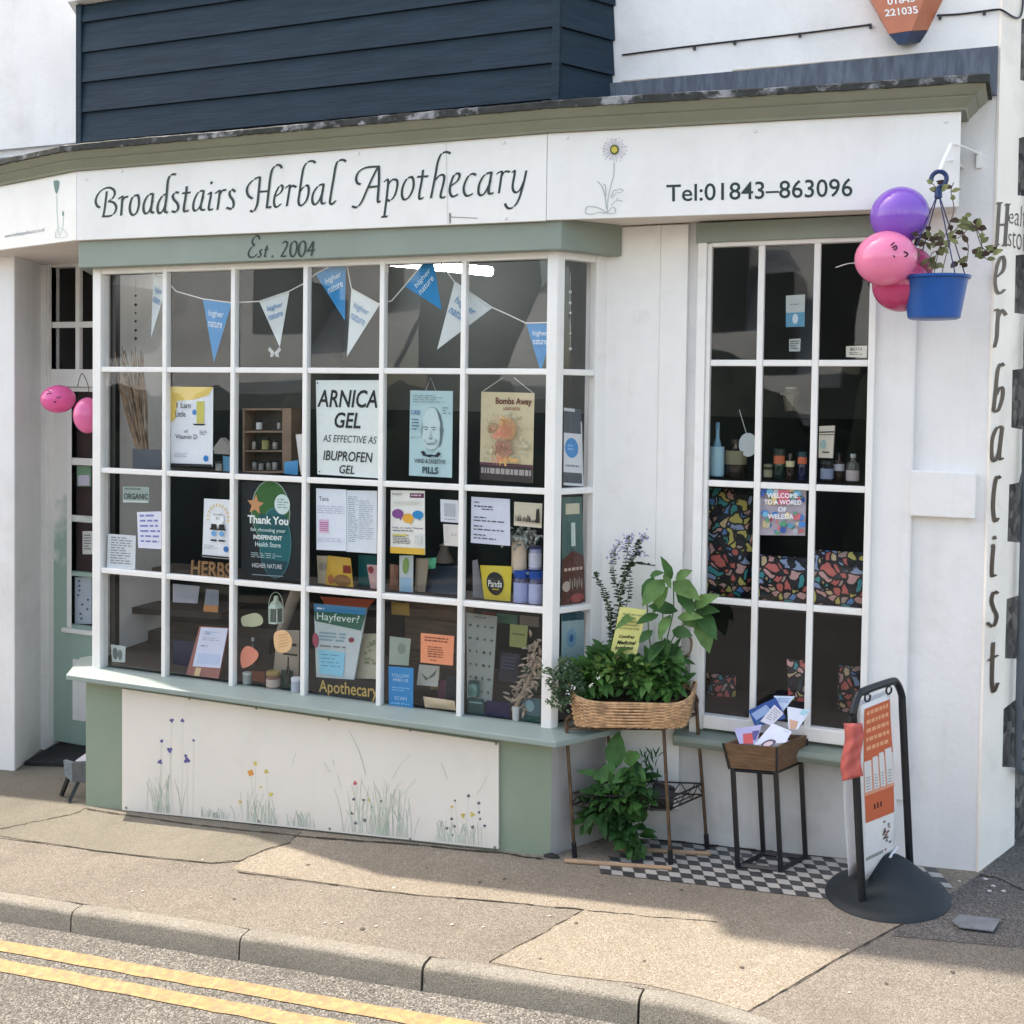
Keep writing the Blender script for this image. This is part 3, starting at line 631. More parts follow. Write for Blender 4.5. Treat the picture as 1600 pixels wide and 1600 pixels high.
for mb_, nm, c in ((bl, "violet_flower_painting", (0.115, 0.10, 0.30)), (ye, "yellow_flower_painting", (0.60, 0.50, 0.12)), (og, "orange_flower_painting", (0.68, 0.32, 0.06)), (dk, "dark_petal_painting", (0.12, 0.11, 0.15)), (rd, "red_flower_painting", (0.55, 0.14, 0.16))): mb_.build(nm, mat(nm, c, 0.7, 0.2, 60), mural, recalc=False)
m = MB()
for q in ((296, 1092), (400, 1107), (514, 1124), (641, 1141), (775, 1162), (773, 1324), (641, 1311), (515, 1295), (197, 1262), (404, 1283)): m = MB(); m.lathe(onY(*q, PY_-0.001), (0, -1, 0), [(0.008, 0), (0.006, 0.003)], 8); m.build("screw_head", mat("dull_screw", (0.25, 0.23, 0.2), 0.5), mural)

# canted side wall with stepped quoins over flint
SW0 = Vector((XR, WY, 0)); SWD = Vector((0.42, 0.905, 0)).normalized(); SWN = Vector((SWD.y, -SWD.x, 0))
def onS(px, py, k=0.0): return onP(px, py, SW0+SWN*k, SWN)
fl = MB(); e = SW0+SWD*7
fl.prism([(SW0.x, SW0.y, -0.4), (e.x, e.y, 0.0), (e.x, e.y, 7.2), (SW0.x, SW0.y, 7.2)], -SWN*0.3)
flint = fl.build("flint_wall", speckle("knapped_flint", [(0.04, 0.04, 0.042), (0.09, 0.085, 0.08), (0.17, 0.155, 0.14), (0.05, 0.05, 0.05), (0.26, 0.24, 0.22)], 26.0, 0.9, 1.0, 0.3), None)
tag(flint, "dark flint side wall behind the stepped quoins at the right edge", "wall")
# stepped quoins (painted corner stones), polygon on the side wall plane, 12 mm proud
def sS(px, py): q = onS(px, py, 0.012)-SW0; return q.dot(SWD), q.z
edge = [(1585, 1318), (1586, 1200), (1566, 1199), (1568, 1108), (1588, 1092), (1591, 1030), (1570, 1029), (1573, 936), (1592, 930), (1594, 848), (1574, 846), (1577, 757), (1592, 754), (1596, 735), (1597, 671), (1580, 668), (1582, 578), (1598, 576), (1600, 491), (1585, 489), (1587, 399), (1603, 397), (1604, 307), (1590, 305), (1592, 216), (1606, 212), (1607, 128), (1594, 125), (1596, 30), (1606, 27), (1608, -60)]
q = MB(); st = [sS(*p) for p in edge]
zb0 = gz(XR, WY)-0.02
pts = [SW0+SWN*0.001+SWD*(-0.004)+Vector((0, 0, zb0))]+[SW0+SWN*0.001+SWD*s+Vector((0, 0, z)) for s, z in [(st[0][0], zb0+0.03)]+st[1:]]+[SW0+SWN*0.001+SWD*st[-1][0]+Vector((0, 0, 7.0)), SW0+SWN*0.001+SWD*(-0.004)+Vector((0, 0, 7.0))]
q.prism(pts, SWN*0.011); quoin = q.build("corner_quoins", M_quoin, shop)
# the vertical word
z5 = lambda pts: [(1500+x/4, 280+y/4) for x, y in pts]
z6 = lambda pts: [(1500+x/3.556, 660+y/3.556) for x, y in pts]
HB = [z5(s) for s in ([(246, 152), (230, 410)], [(299, 160), (282, 412)], [(240, 286), (290, 283)], [(230, 150), (264, 151)], [(216, 409), (246, 411)], [(283, 158), (314, 160)], [(264, 411), (298, 413)],
      [(228, 612), (270, 572), (279, 510), (262, 482), (237, 530), (220, 620), (227, 690), (250, 714), (282, 688)], [(212, 820), (240, 822), (236, 900), (231, 990), (216, 1052)], [(240, 862), (262, 818), (290, 850)],
      [(275, 1168), (256, 1152), (237, 1200), (224, 1330), (211, 1450)], [(211, 1450), (240, 1445), (266, 1370), (269, 1312), (250, 1302), (227, 1350)])]
HB += [z6(s) for s in ([(235, 25), (207, 30), (180, 100), (179, 190), (196, 214), (221, 150), (232, 60)], [(237, 25), (220, 190), (240, 200)], [(225, 312), (206, 302), (191, 380), (186, 480), (196, 549), (214, 530)],
       [(176, 682), (187, 690), (182, 760), (180, 850), (202, 845)], [(190, 632), (197, 650)], [(212, 952), (191, 941), (177, 985), (187, 1030), (206, 1080), (186, 1134), (152, 1112)], [(187, 1222), (182, 1330), (180, 1450), (189, 1498), (212, 1446)], [(158, 1326), (212, 1292)])]
m = MB(); pen(m, HB, 4.6, math.radians(20), lambda x, y, k: onS(x, y, 0.0135+0.0002*k), 0.55)
hq = [(1575.5, 352), (1606, 364), (1606, 318), (1577, 327)]; put_text(m, "ealth", lambda u, v: onS(*bil([(1576, 348), (1612, 360), (1614, 318), (1577, 326)], u, v), 0.0136), -0.01)
put_text(m, "store", lambda u, v: onS(*bil([(1575, 384), (1612, 398), (1613, 360), (1576, 362)], u, v), 0.0136), -0.01)
m.build("lettering", mat("glare_lifted_black_paint", (0.085, 0.06, 0.042), 0.5, 0.3, 6), quoin, recalc=False)  # black letters, lightened in colour for the glare on them
# downpipe on the side wall
pf = onS(1591, 1150, 0.05); dp = [Vector((pf.x, pf.y, pf.z+k)) for k in (3.2, 1.6, .8, .1)]+[onS(1591, 1185, 0.05), onS(1594, 1203, 0.05), onS(1606, 1206, 0.05)]
m = MB(); m.tube(smooth_path(dp, 5), 0.017, 10); pipe = m.build("downpipe", mat("grey_cast_pipe", (0.10, 0.115, 0.135), 0.5), None, smooth=True)
tag(pipe, "grey downpipe running down the flint wall and bending away near its foot", "downpipe")

# ---------------------------------------------------------------- door recess at the left
d = MB()
P0, P1, PW = (-5.60, 0.37), (-5.80, 0.80), -6.6
d.prism([(PW, 0.37, -0.7), (P0[0], P0[1], -0.7), (P1[0], P1[1], -0.7), (PW, 0.80, -0.7)], (0, 0, 3.70)); d.build("door_pier", M_render, shop, bevel=0.01)
d = MB(); d.box(-4.845, -4.80, 0.33, 0.90, -0.5, 3.0); d.build("recess_side_wall", M_wood, shop)
d = MB(); DY = 0.86
dx0, dx1 = onY(58, 800, 0.80).x, onY(79, 800, 0.82).x
zfl = onY(100, 400, DY).z
zdt = onY(100, 604, DY).z; zth = gz(-5.5, DY)+0.03
d.box(P1[0]-0.02, dx1, 0.80, 0.90, -0.5, 3.0); d.box(P1[0]-0.02, P1[0]+0.055, 0.782, 0.7995, -0.5, 2.99)
d.box(dx1, -4.846, 0.815, 0.90, zfl-0.08, 3.0); d.box(dx1, -4.846, 0.825, 0.90, zdt, onY(100, 577, DY).z)
xm = onY(123, 500, DY).x
d.box(xm, xm+0.035, 0.83, 0.86, onY(100, 577, DY).z, zfl-0.08); zm = onY(100, 508, DY).z; d.box(dx1, xm, 0.832, 0.858, zm-0.02, zm+0.02); d.box(xm+0.035, -4.846, 0.832, 0.858, zm-0.02, zm+0.02)
xg = onY(86, 500, DY).x; d.box(dx1, xg, 0.828, 0.87, onY(100, 577, DY).z, zfl-0.08)
d.build("door_frame", M_wood, shop, bevel=0.004)
zz_ = onY(100, 577, DY).z; d = MB(); d.quad((dx1, 0.864, zz_), (-4.846, 0.864, zz_), (-4.846, 0.864, zfl-0.08), (dx1, 0.864, zfl-0.08)); d.build("fanlight_glass", M_glass, shop)
# the peeling door
M_door = bpy.data.materials.new("peeling_door_paint"); M_door.use_nodes = True
nt = M_door.node_tree; N, L = nt.nodes, nt.links; bs = N['Principled BSDF']; bs.inputs['Roughness'].default_value = 0.5
tc = N.new('ShaderNodeTexCoord'); sx_ = N.new('ShaderNodeSeparateXYZ'); L.new(tc.outputs['Object'], sx_.inputs[0])
ns = N.new('ShaderNodeTexNoise'); ns.inputs['Scale'].default_value = 7; ns.inputs['Detail'].default_value = 8; L.new(tc.outputs['Object'], ns.inputs['Vector'])
ad = N.new('ShaderNodeMath'); ad.operation = 'MULTIPLY_ADD'; ad.inputs[1].default_value = 1.6; L.new(ns.outputs['Fac'], ad.inputs[0]); L.new(sx_.outputs[2], ad.inputs[2])
mr = N.new('ShaderNodeMapRange'); mr.inputs[1].default_value = 1.9; mr.inputs[2].default_value = 2.35; L.new(ad.outputs[0], mr.inputs[0])
mx = N.new('ShaderNodeMix'); mx.data_type = 'RGBA'; mx.inputs['A'].default_value = (0.33, 0.45, 0.39, 1); mx.inputs['B'].default_value = (0.78, 0.77, 0.74, 1); L.new(mr.outputs[0], mx.inputs['Factor']); L.new(mx.outputs['Result'], bs.inputs['Base Color'])
xa, xb = onY(82.5, 800, DY).x, -4.86
xs_ = onY(107, 800, DY).x
dd = MB()
dd.box(xa, xs_, 0.85, 0.89, zth, zdt-0.004)
gp = [(onY(130, a, DY).z, onY(130, b, DY).z) for a, b in ((612, 716), (727, 806), (816, 894), (901, 978))]
dd.box(xs_, xb, 0.85, 0.89, zth, gp[3][1])
for i in range(3): dd.box(xs_, xb, 0.853, 0.887, gp[i+1][0], gp[i][1])
dd.box(xs_, xb, 0.85, 0.89, gp[0][0], zdt-0.004)
door = dd.build("door", M_door, shop, bevel=0.003)
dd = MB(); dd.box(xs_, xs_+0.04, 0.844, 0.8495, gp[3][1]-0.02, gp[0][0]); z_ = onY(120, 985, DY).z; dd.box(xs_-0.03, xb, 0.825, 0.8495, z_-0.015, z_+0.015)
za, zb_ = onY(125, 1125, DY).z, onY(125, 1030, DY).z; dd.box(onY(116, 1080, DY).x, xb, 0.842, 0.8495, za, zb_)
dd.build("door_moulding", M_wood, door, bevel=0.003)
dd = MB(); dd.quad((xs_, 0.87, gp[3][1]), (xb, 0.87, gp[3][1]), (xb, 0.87, gp[0][0]), (xs_, 0.87, gp[0][0])); dd.build("door_glass", M_glass, door)
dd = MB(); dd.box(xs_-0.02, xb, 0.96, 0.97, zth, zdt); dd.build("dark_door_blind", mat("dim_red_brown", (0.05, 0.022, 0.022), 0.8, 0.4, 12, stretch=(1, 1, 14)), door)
for lab, q, c in (("green and lilac notice behind the upper door pane", [(120, 728), (142, 728), (142, 760), (120, 760)], (120, 160, 130)), ("small white notice behind the third door pane", [(129, 830), (144, 830), (144, 866), (129, 866)], (225, 225, 222)), ("pale leaf patterned card behind the bottom door pane", [(117, 902), (143, 902), (143, 975), (117, 975)], (190, 200, 212))):
    s = Sheet("door_notice", lab, "notice", q, 0.90, c)
    if "third" in lab: s.lines(.15, .15, .9, .85, 6, (110, 110, 110))
    elif "leaf" in lab:
        for k in range(9): s.ell(rnd.uniform(.2, .9), .08+.1*k, .07, .025, (70, 95, 130))
    else: s.rect(.1, .45, .9, .95, (205, 200, 220))
    s.done()
# step and mat
m = MB(); a = [onG(*q, 0.0) for q in ((45, 1197), (60, 1172), (78, 1166))]
mp_ = [(-5.62, 0.47), (-5.0, 0.55), (-4.86, 0.56), (-4.86, 0.85), (-5.72, 0.85)]
m.add([(x, y, gz(x, y)+0.001) for x, y in mp_]+[(x, y, gz(x, y)+0.03) for x, y in mp_], [tuple(range(5)), (9, 8, 7, 6, 5)]+[(i, (i+1) % 5, (i+1) % 5+5, i+5) for i in range(5)])
tag(m.build("doormat", mat("black_rubber_mat", (0.02, 0.02, 0.021), 0.9, 0.3, 30, 0.5, 80), None), "black doormat in front of the shop door in the recess", "doormat")

# neighbour at the far left edge
m = MB(); m.box(-9, -6.35, 0.20, 0.9, -0.8, 3.35); nb = m.build("neighbour_wall", mat("dark_neighbour_brick", (0.05, 0.045, 0.042), 0.9, 0.3, 8, 0.5), None); tag(nb, "dark edge of the neighbouring wall beyond the door pier", "wall")

# ---------------------------------------------------------------- inside the shop
m = MB()
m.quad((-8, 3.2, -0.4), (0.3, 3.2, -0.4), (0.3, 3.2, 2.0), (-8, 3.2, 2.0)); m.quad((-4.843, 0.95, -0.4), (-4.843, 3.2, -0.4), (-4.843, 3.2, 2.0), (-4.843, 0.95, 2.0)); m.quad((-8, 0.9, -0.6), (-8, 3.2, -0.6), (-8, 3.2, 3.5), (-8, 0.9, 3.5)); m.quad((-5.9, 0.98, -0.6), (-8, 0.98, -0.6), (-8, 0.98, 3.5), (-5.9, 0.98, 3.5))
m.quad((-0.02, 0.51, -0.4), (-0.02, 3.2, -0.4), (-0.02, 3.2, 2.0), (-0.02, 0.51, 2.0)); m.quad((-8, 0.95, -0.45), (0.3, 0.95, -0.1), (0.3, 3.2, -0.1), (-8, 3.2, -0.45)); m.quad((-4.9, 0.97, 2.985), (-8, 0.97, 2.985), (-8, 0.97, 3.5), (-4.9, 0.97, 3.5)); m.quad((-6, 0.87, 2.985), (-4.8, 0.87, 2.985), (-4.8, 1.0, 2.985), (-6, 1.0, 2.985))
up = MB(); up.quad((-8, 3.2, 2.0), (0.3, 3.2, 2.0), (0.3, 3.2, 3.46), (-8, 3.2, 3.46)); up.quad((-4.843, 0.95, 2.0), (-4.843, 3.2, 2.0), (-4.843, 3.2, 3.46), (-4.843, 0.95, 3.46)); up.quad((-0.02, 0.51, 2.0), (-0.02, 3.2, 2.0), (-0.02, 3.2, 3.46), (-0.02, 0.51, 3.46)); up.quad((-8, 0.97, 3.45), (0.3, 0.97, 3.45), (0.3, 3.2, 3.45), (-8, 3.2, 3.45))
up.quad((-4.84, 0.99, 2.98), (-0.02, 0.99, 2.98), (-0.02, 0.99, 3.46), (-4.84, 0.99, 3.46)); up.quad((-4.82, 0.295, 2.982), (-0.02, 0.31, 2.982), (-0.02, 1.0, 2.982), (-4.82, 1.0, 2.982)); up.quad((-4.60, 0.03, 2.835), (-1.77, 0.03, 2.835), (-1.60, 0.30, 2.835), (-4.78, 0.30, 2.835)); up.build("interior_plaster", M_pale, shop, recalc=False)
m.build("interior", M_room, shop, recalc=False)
m = MB(); dk = offpath(bp_, -0.05)
m.add([(*p, 0.500) for p in dk]+[(-1.2, 0.52, 0.5), (-1.2, 0.98, 0.5), (-4.82, 0.98, 0.5)], [(0, 1, 2, 3, 4, 5, 6)]); m.build("display_deck", M_deck, shop, solid=0.01, recalc=False)
m = MB(); m.box(-1.5, -0.03, 0.33, 0.8, 0.56, 0.59); m.box(-1.30, -0.03, 0.30, 0.52, onY(1230, 752, .3).z-0.03, onY(1230, 752, .3).z-0.012); m.build("side_window_shelf", M_deck, shop)
z3_shelf = ZR[2]+0.0
m = MB(); m.box(-3.45, -1.72, 0.09, 0.30, ZR[2]-0.024, ZR[2]-0.006); m.box(-4.35, -3.5, 0.14, 0.34, ZR[1]-0.024, ZR[1]-0.006); m.box(-4.35, -3.5, 0.2, 0.4, ZR[2]-0.03, ZR[2]-0.01); m.build("display_shelf", M_deck, shop)
m = MB(); m.box(-4.83, -4.76, 0.35, 0.39, 0.5, 2.98); m.build("dark_post", M_black, shop)
ta, tb = onY(600, 408, 2.6), onY(766, 424, 2.2)
m = MB(); m.tube([ta, tb], 0.035, 10); tl = m.build("strip_light", emit("lit_tube", (1.0, 0.98, 0.94), 9.0), None, smooth=True); tag(tl, "lit white fluorescent strip light on the shop ceiling behind the bunting", "strip light")
m = MB(); m.box(min(ta.x, tb.x), max(ta.x, tb.x), 2.38, 2.44, 3.30, 3.448); m.build("batten", M_wood, tl)
# added pale panel, standing in for the daylit pier outside the first column
m = MB(); a, b_ = onY(192, 600, 0.93), onY(226, 600, 0.93); m.box(a.x, b_.x, 0.93, 0.95, 0.95, 2.9); tag(m.build("pale_stand_in", mat("pale_board", (0.85, 0.9, 0.88), 0.7), None), "tall pale board added inside for the daylit door pier seen through the leftmost window column", "screen")

# ---------------------------------------------------------------- ground
def sheet(pts, dz, sub=1):
    return [(x, y, gz(x, y)+dz) for x, y in pts]
M_asph = speckle("pink_grey_pavement_asphalt", [(0.0900, 0.0785, 0.0657), (0.1395, 0.1225, 0.1026), (0.1620, 0.1431, 0.1206), (0.1845, 0.1655, 0.1404), (0.2610, 0.2412, 0.2088)], 247, 0.95, 0.25, 0.14, dark=(0.1080, 0.0935, 0.0783))
M_conc = speckle("buff_pavement_concrete", [(0.1344, 0.1122, 0.0856), (0.1915, 0.1641, 0.1275), (0.2159, 0.1861, 0.1462), (0.2404, 0.2108, 0.1694), (0.3096, 0.2839, 0.2439)], 221, 0.95, 0.25, 0.16, dark=(0.1507, 0.1318, 0.1052))
M_slab = speckle("worn_grey_concrete", [(0.1050, 0.0933, 0.0737), (0.1365, 0.1235, 0.0988), (0.1470, 0.1338, 0.1087), (0.1610, 0.1485, 0.1216), (0.2030, 0.1911, 0.1634)], 299, 0.95, 0.2, 0.2, dark=(0.0980, 0.0897, 0.0722))
M_road = speckle("road_asphalt", [(0.0468, 0.0446, 0.0411), (0.0897, 0.0842, 0.0766), (0.1170, 0.1102, 0.1003), (0.1521, 0.1442, 0.1327), (0.2574, 0.2471, 0.2251)], 156, 0.95, 0.5, 0.12, dark=(0.0780, 0.0737, 0.0672))
M_dkasph = speckle("dark_patch_asphalt", [(0.045, 0.042, 0.04), (0.085, 0.078, 0.073), (0.105, 0.098, 0.092), (0.13, 0.121, 0.115), (0.20, 0.19, 0.182)], 190, 0.95, 0.25, 0.16)
KY, KYB = -1.145, -1.068
def kbend(x): d = min(max(0.0, x+0.97), 0.9); return -0.42*d*d-0.756*max(0.0, x+0.97-0.9)   # the kerb swings out at the corner
m = MB(); m.poly(sheet([(-60, -60), (60, -60), (60, 60), (-60, 60)], -0.16)); tag(m.build("ground", mat("earth", (0.12, 0.11, 0.09), 0.95), None), kind='structure')
m = MB(); m.poly(sheet([(-40, -8.0), (40, -8.0), (40, KYB-.02), (-40, KYB-.02)], -0.10)); tag(m.build("road", M_road, None), kind='structure')
m = MB(); fe = [(-40, KYB), (-0.97, KYB)]+[(-0.97+.1*i, KYB+kbend(-.97+.1*i)) for i in range(1, 25)]; m.prism(sheet(fe+[(fe[-1][0]+3, fe[-1][1]), (40, fe[-1][1]), (40, 1.2), (-40, 1.2)], -0.15), (0, 0, 0.15)); tag(m.build("pavement", M_asph, None), kind='structure')
m = MB(); m.prism(sheet([(-40, -11.5), (40, -11.5), (40, -8.0), (-40, -8.0)], -0.15), (0, 0, 0.15)); tag(m.build("pavement", M_asph, None), kind='structure')
# kerb of single stones
M_kerb = speckle("concrete_kerb", [(0.1349, 0.1241, 0.1029), (0.1846, 0.1708, 0.1450), (0.2087, 0.1942, 0.1668), (0.2343, 0.2190, 0.1900), (0.2982, 0.2847, 0.2508)], 260, 0.9, 0.25, 0.25, dark=(0.1065, 0.0978, 0.0812))
kx = [onG(q[0], q[1]).x for q in ((110, 1424), (370, 1468), (662, 1507), (1005, 1547))]
kj = [kx[0]-0.91*i for i in range(12, 0, -1)]+kx+[kx[3]+0.91*i for i in range(1, 12)]
for i in range(len(kj)-1):
    k = MB(); a, b_ = kj[i]+0.005, kj[i+1]-0.005; n = 8; dzr = rnd.uniform(-0.004, 0.004)
    prof = [(KYB-0.003, -0.2), (KYB-0.003, 0.004), (KY+0.026, 0.004), (KY+0.014, 0.001), (KY+0.005, -0.006), (KY, -0.017), (KY-0.012, -0.2)]
    vs = []
    for j in range(n+1):
        x = a+(b_-a)*j/n; wob = rnd.uniform(-0.003, 0.003); dr = -0.006 if j in (0, n) else 0
        vs += [(x, y+kbend(x)+(wob if 1 < t else 0), gz(x, y+kbend(x))+z+dzr+(dr if z > -0.1 else 0)) for t, (y, z) in enumerate(prof)]
    P_ = len(prof); k.add(vs, [(j*P_+t, j*P_+(t+1) % P_, (j+1)*P_+(t+1) % P_, (j+1)*P_+t) for j in range(n) for t in range(P_)]+[tuple(range(P_)), tuple(range(n*P_+P_-1, n*P_-1, -1))])
    tag(k.build("kerb", M_kerb, None, smooth=True), kind='structure')
# pavement patches, each a thin sheet
def patch(name, px, mt, dz):
    m = MB(); pts = [onG(*q, dz) for q in px]
    for p in pts:
        p.y = max(p.y, KYB+kbend(p.x)+0.001+rnd.uniform(0, .003)); p.z = gz(p.x, p.y)+dz
    m.poly(pts); tag(m.build(name, mt, None, recalc=False), kind='structure')
def dense(pts, jit=1.5, n=5):
    out = []
    for i in range(len(pts)-1):
        for k in range(n):
            t = k/n; j = 0 if k == 0 else jit
            out.append((pts[i][0]+(pts[i+1][0]-pts[i][0])*t+rnd.uniform(-j, j), pts[i][1]+(pts[i+1][1]-pts[i][1])*t+rnd.uniform(-j, j)*.5))
    return out+[pts[-1]]
front = [(1560, 1340), (1300, 1330), (1100, 1310), (860, 1320), (700, 1300), (450, 1285), (150, 1245), (-40, 1200)]
buff = dense([(362, 1358), (500, 1378), (650, 1398), (800, 1410), (912, 1421), (840, 1462), (764, 1503)])+dense([(860, 1521), (1010, 1538), (1100, 1560), (1168, 1580)], .5)+dense([(1200, 1562), (1300, 1502), (1420, 1438), (1500, 1385), (1530, 1366)])
patch("concrete_patch", buff+front[:6], M_conc, 0.002)
slabp = dense([(-40, 1304), (100, 1322), (220, 1338), (330, 1349), (372, 1346), (410, 1330), (452, 1318)])
patch("concrete_slab", slabp+[(470, 1290), (150, 1240), (60, 1165), (-40, 1180)], M_slab, 0.0034)
patch("asphalt_patch", [(1530, 1366)]+dense([(1500, 1388), (1420, 1440), (1392, 1462)])+[(1800, 1500), (1800, 1290), (1600, 1300), (1588, 1318)], M_dkasph, 0.0022)
def crack(px, w, dz=0.0042):
    m = MB(); p = smooth_path(dense(px, 2.0, 5), 2)
    for i in range(len(p)-1):
        wa = w*rnd.uniform(.3, 1.2); a, b_ = p[i], p[i+1]
        m.quad(onG(a.x, a.y-wa*.5, dz), onG(b_.x, b_.y-wa*.5, dz), onG(b_.x, b_.y+wa*.5, dz), onG(a.x, a.y+wa*.5, dz))
    tag(m.build("pavement_crack", mat("crack_dirt", (0.035, 0.028, 0.02), 0.95), None, recalc=False), kind='structure')
crack([(-20, 1303), (100, 1321), (220, 1337), (330, 1348), (372, 1345), (410, 1329), (452, 1317), (470, 1300)], 1.5)
crack([(0, 1295), (60, 1283), (110, 1273), (136, 1262)], 1.6); crack([(372, 1362), (500, 1379), (650, 1398), (800, 1410), (912, 1421)], 1.3); crack([(912, 1421), (840, 1462), (764, 1503)], 1.5)
crack([(1168, 1580), (1200, 1562), (1300, 1502), (1420, 1438), (1490, 1395)], 1.9); crack([(912, 1421), (1000, 1430), (1120, 1440)], 1.0); crack([(1530, 1367), (1560, 1372), (1600, 1390)], 3.2)
crack([(136, 1264), (300, 1288), (450, 1304), (600, 1316), (780, 1332), (850, 1342)], 2.6, 0.0046)
crack([(1017, 1311), (1150, 1325), (1300, 1341)], 3.0, 0.008)
# yellow lines, worn
M_yel = mat("worn_yellow_line", (0.33, 0.215, 0.10), 0.85, 0.2, 25, 0.4, 140, stain=((0.17, 0.14, 0.10), 34, 0.47, 0.62, 0.75))
for ys in ((-1.297, -1.380), (-1.435, -1.518)):
    m = MB(); n = 160
    e0 = [(-12+16*i/n, ys[0]+rnd.uniform(-.004, .004)) for i in range(n+1)]; e1 = [(-12+16*i/n, ys[1]+rnd.uniform(-.004, .004)) for i in range(n+1)]
    for i in range(n): m.add(sheet([e0[i], e0[i+1], e1[i+1], e1[i]], -0.096), [(0, 1, 2, 3)])
    tag(m.build("yellow_line", M_yel, None, recalc=False), kind='structure')
# checkered tiles under the side window
bt, wt = MB(), MB(); c0 = (-1.80, 0.265); ts = 0.056
ang = math.radians(0)
ug = Vector((math.cos(ang), math.sin(ang), 0)); vg = Vector((math.sin(ang)*-1, math.cos(ang), 0))
for i in range(-1, 36):
    for j in range(0, 9):
        x0 = -1.66+i*ts+ (0.018*j); y0 = 0.272-(j+1)*ts*0.86
        if x0 < -1.36+0.35*(y0-.27): continue
        if x0 > 0.02 or y0 < -0.165: continue
        mb_ = bt if (i+j) % 2 else wt; g_ = 0.0012
        mb_.add([(x, y, gz(x, y)+0.006+rnd.uniform(-.0004, .0004)) for x, y in ((x0+g_+0.018, y0+g_), (x0+ts-g_+0.018, y0+g_), (x0+ts-g_, y0+ts*.86-g_), (x0+g_, y0+ts*.86-g_))], [(0, 1, 2, 3)])
tt = bt.build("tiled_threshold", mat("black_tile", (0.05, 0.052, 0.056), 0.35, 0.3, 9), None, recalc=False); tag(tt, "black and white checkered tiles laid under the side window", "tiles")
wt.build("white_tile", mat("white_tile", (0.38, 0.37, 0.35), 0.4, 0.12, 9), tt, recalc=False)
# metal cover in the pavement
cv = [onG(*q, 0.012) for q in ((1487, 1440), (1500, 1430), (1563, 1437), (1552, 1456), (1500, 1450))]
m = MB(); m.prism(cv, (0, 0, 0.004)); tag(m.build("service_cover", mat("grey_iron_cover", (0.15, 0.16, 0.175), 0.6, 0.2, 20, 0.4), None), "small grey service cover set in the dark asphalt at the right", "service cover")

# ---------------------------------------------------------------- unseen house and hedge opposite, added and shaped for reflections in the panes
hg = MB(); rh = random.Random(3)
for i in range(46):
    x = -17+.52*i; r = rh.uniform(.45, .95); c_ = Vector((x, -9.6+rh.uniform(-.4, .4), -1.2)); h_ = rh.uniform(2.2, 3.6)
    hg.grid(lambda u, v: c_+Vector((r*math.cos(6.283*u)*max(0.0, math.sin(3.1416*v))**.6*(1+.12*math.sin(9*u+11*v+i)), r*math.sin(6.283*u)*max(0.0, math.sin(3.1416*v))**.6, h_*(1-math.cos(3.1416*v))*.5*(1+.05*math.sin(14*u+i)))), 14, 10)
h_o = hg.build('hedge', mat('hedge_leaf', (.02, .035, .016), .9, .6, 7, 1.0, 9), None, smooth=True); tag(h_o, 'dark bushy hedge across the street, unseen, added to break up the reflections in the shop panes', 'hedge')
oh = empty("house_across_street", (-4, -12, gz(-4, -12)), "unseen pale roofed house across the street, added and shaped for reflections in the shop panes", "house")
m = MB(); m.box(-19, 7.5, -12.6, -12, -1.6, 2.2); m.build("wall", mat("dark_shopfront", (0.02, 0.022, 0.026), 0.4), oh)
M_rf = mat("pale_roof_sheet", (0.80, 0.80, 0.77), 0.8, 0.12, 0.6, stain=((0.45, 0.44, 0.42), 0.9, 0.5, 0.75, 0.6))
m = MB()
for x, w_ in ((-16, .9), (-12.5, 1.1), (-5.8, .9), (-3.6, .8), (.6, 1.0), (3.8, .9)): m.box(x, x+w_, -13.6, -12.4, 2.9, 4.3)
m.build("roof_window", mat("opposite_glass", (0.05, 0.055, 0.06), 0.1), oh); m = MB()
for x in (-17.5, -10.4, -4.6, 2.4): m.box(x, x+.6, -14.6, -14, 4.0, 6.2)
m.build("chimney", mat("opposite_brick", (0.22, 0.12, 0.08), .9), oh)
for x0, x1_ in ((-19, -9.1), (-7.2, -2.0), (-1.2, 7.5)):
    m = MB(); m.prism([(x0, -11.7, 2.0), (x0, -16.5, 6.6), (x0, -16.5, 6.8), (x0, -11.7, 2.2)], (x1_-x0, 0, 0)); m.build("roof", M_rf, oh)
m = MB(); m.box(-9.1, -7.2, -14, -13.9, 2.2, 7.0); m.box(-2.0, -1.2, -14, -13.9, 2.2, 7.0); m.build("dark_gap_fill", mat("dark_gap_fill", (0.03, 0.035, 0.035), 0.8), oh)  # dark fill between the roofs, added for dark gaps in the reflections
# pale flattened gum and mortar spots on the pavement
rg = random.Random(11); m = MB()
for i in range(70):
    px, py = rg.uniform(0, 1560), rg.uniform(1300, 1560); p = onG(px, py, 0.0)
    if p.y < KYB+.05 or p.y > -0.12: continue
    r = rg.uniform(.003, .009); m.add([(p.x+r*math.cos(a)*rg.uniform(.7, 1.1), p.y+r*math.sin(a)*rg.uniform(.7, 1.1), 0) for a in [j*math.pi/4 for j in range(8)]], [tuple(range(8))])
for v in m.v: v.z = gz(v.x, v.y)+0.0040
tag(m.build("pavement_spots", mat("pale_gum", (0.36, 0.33, 0.29), 0.9, .3, 40), None, recalc=False), kind='structure')
m = MB()
for i in range(26):
    px, py = rg.uniform(0, 1500), rg.uniform(1340, 1560); p = onG(px, py, 0.0)
    if p.y < KYB+.05 or p.y > -0.15: continue
    r = rg.uniform(.006, .015); m.add([(p.x+r*math.cos(a)*rg.uniform(.6, 1.1), p.y+r*math.sin(a)*rg.uniform(.6, 1.1), 0) for a in [j*math.pi/4 for j in range(8)]], [tuple(range(8))])
for v in m.v: v.z = gz(v.x, v.y)+0.0038
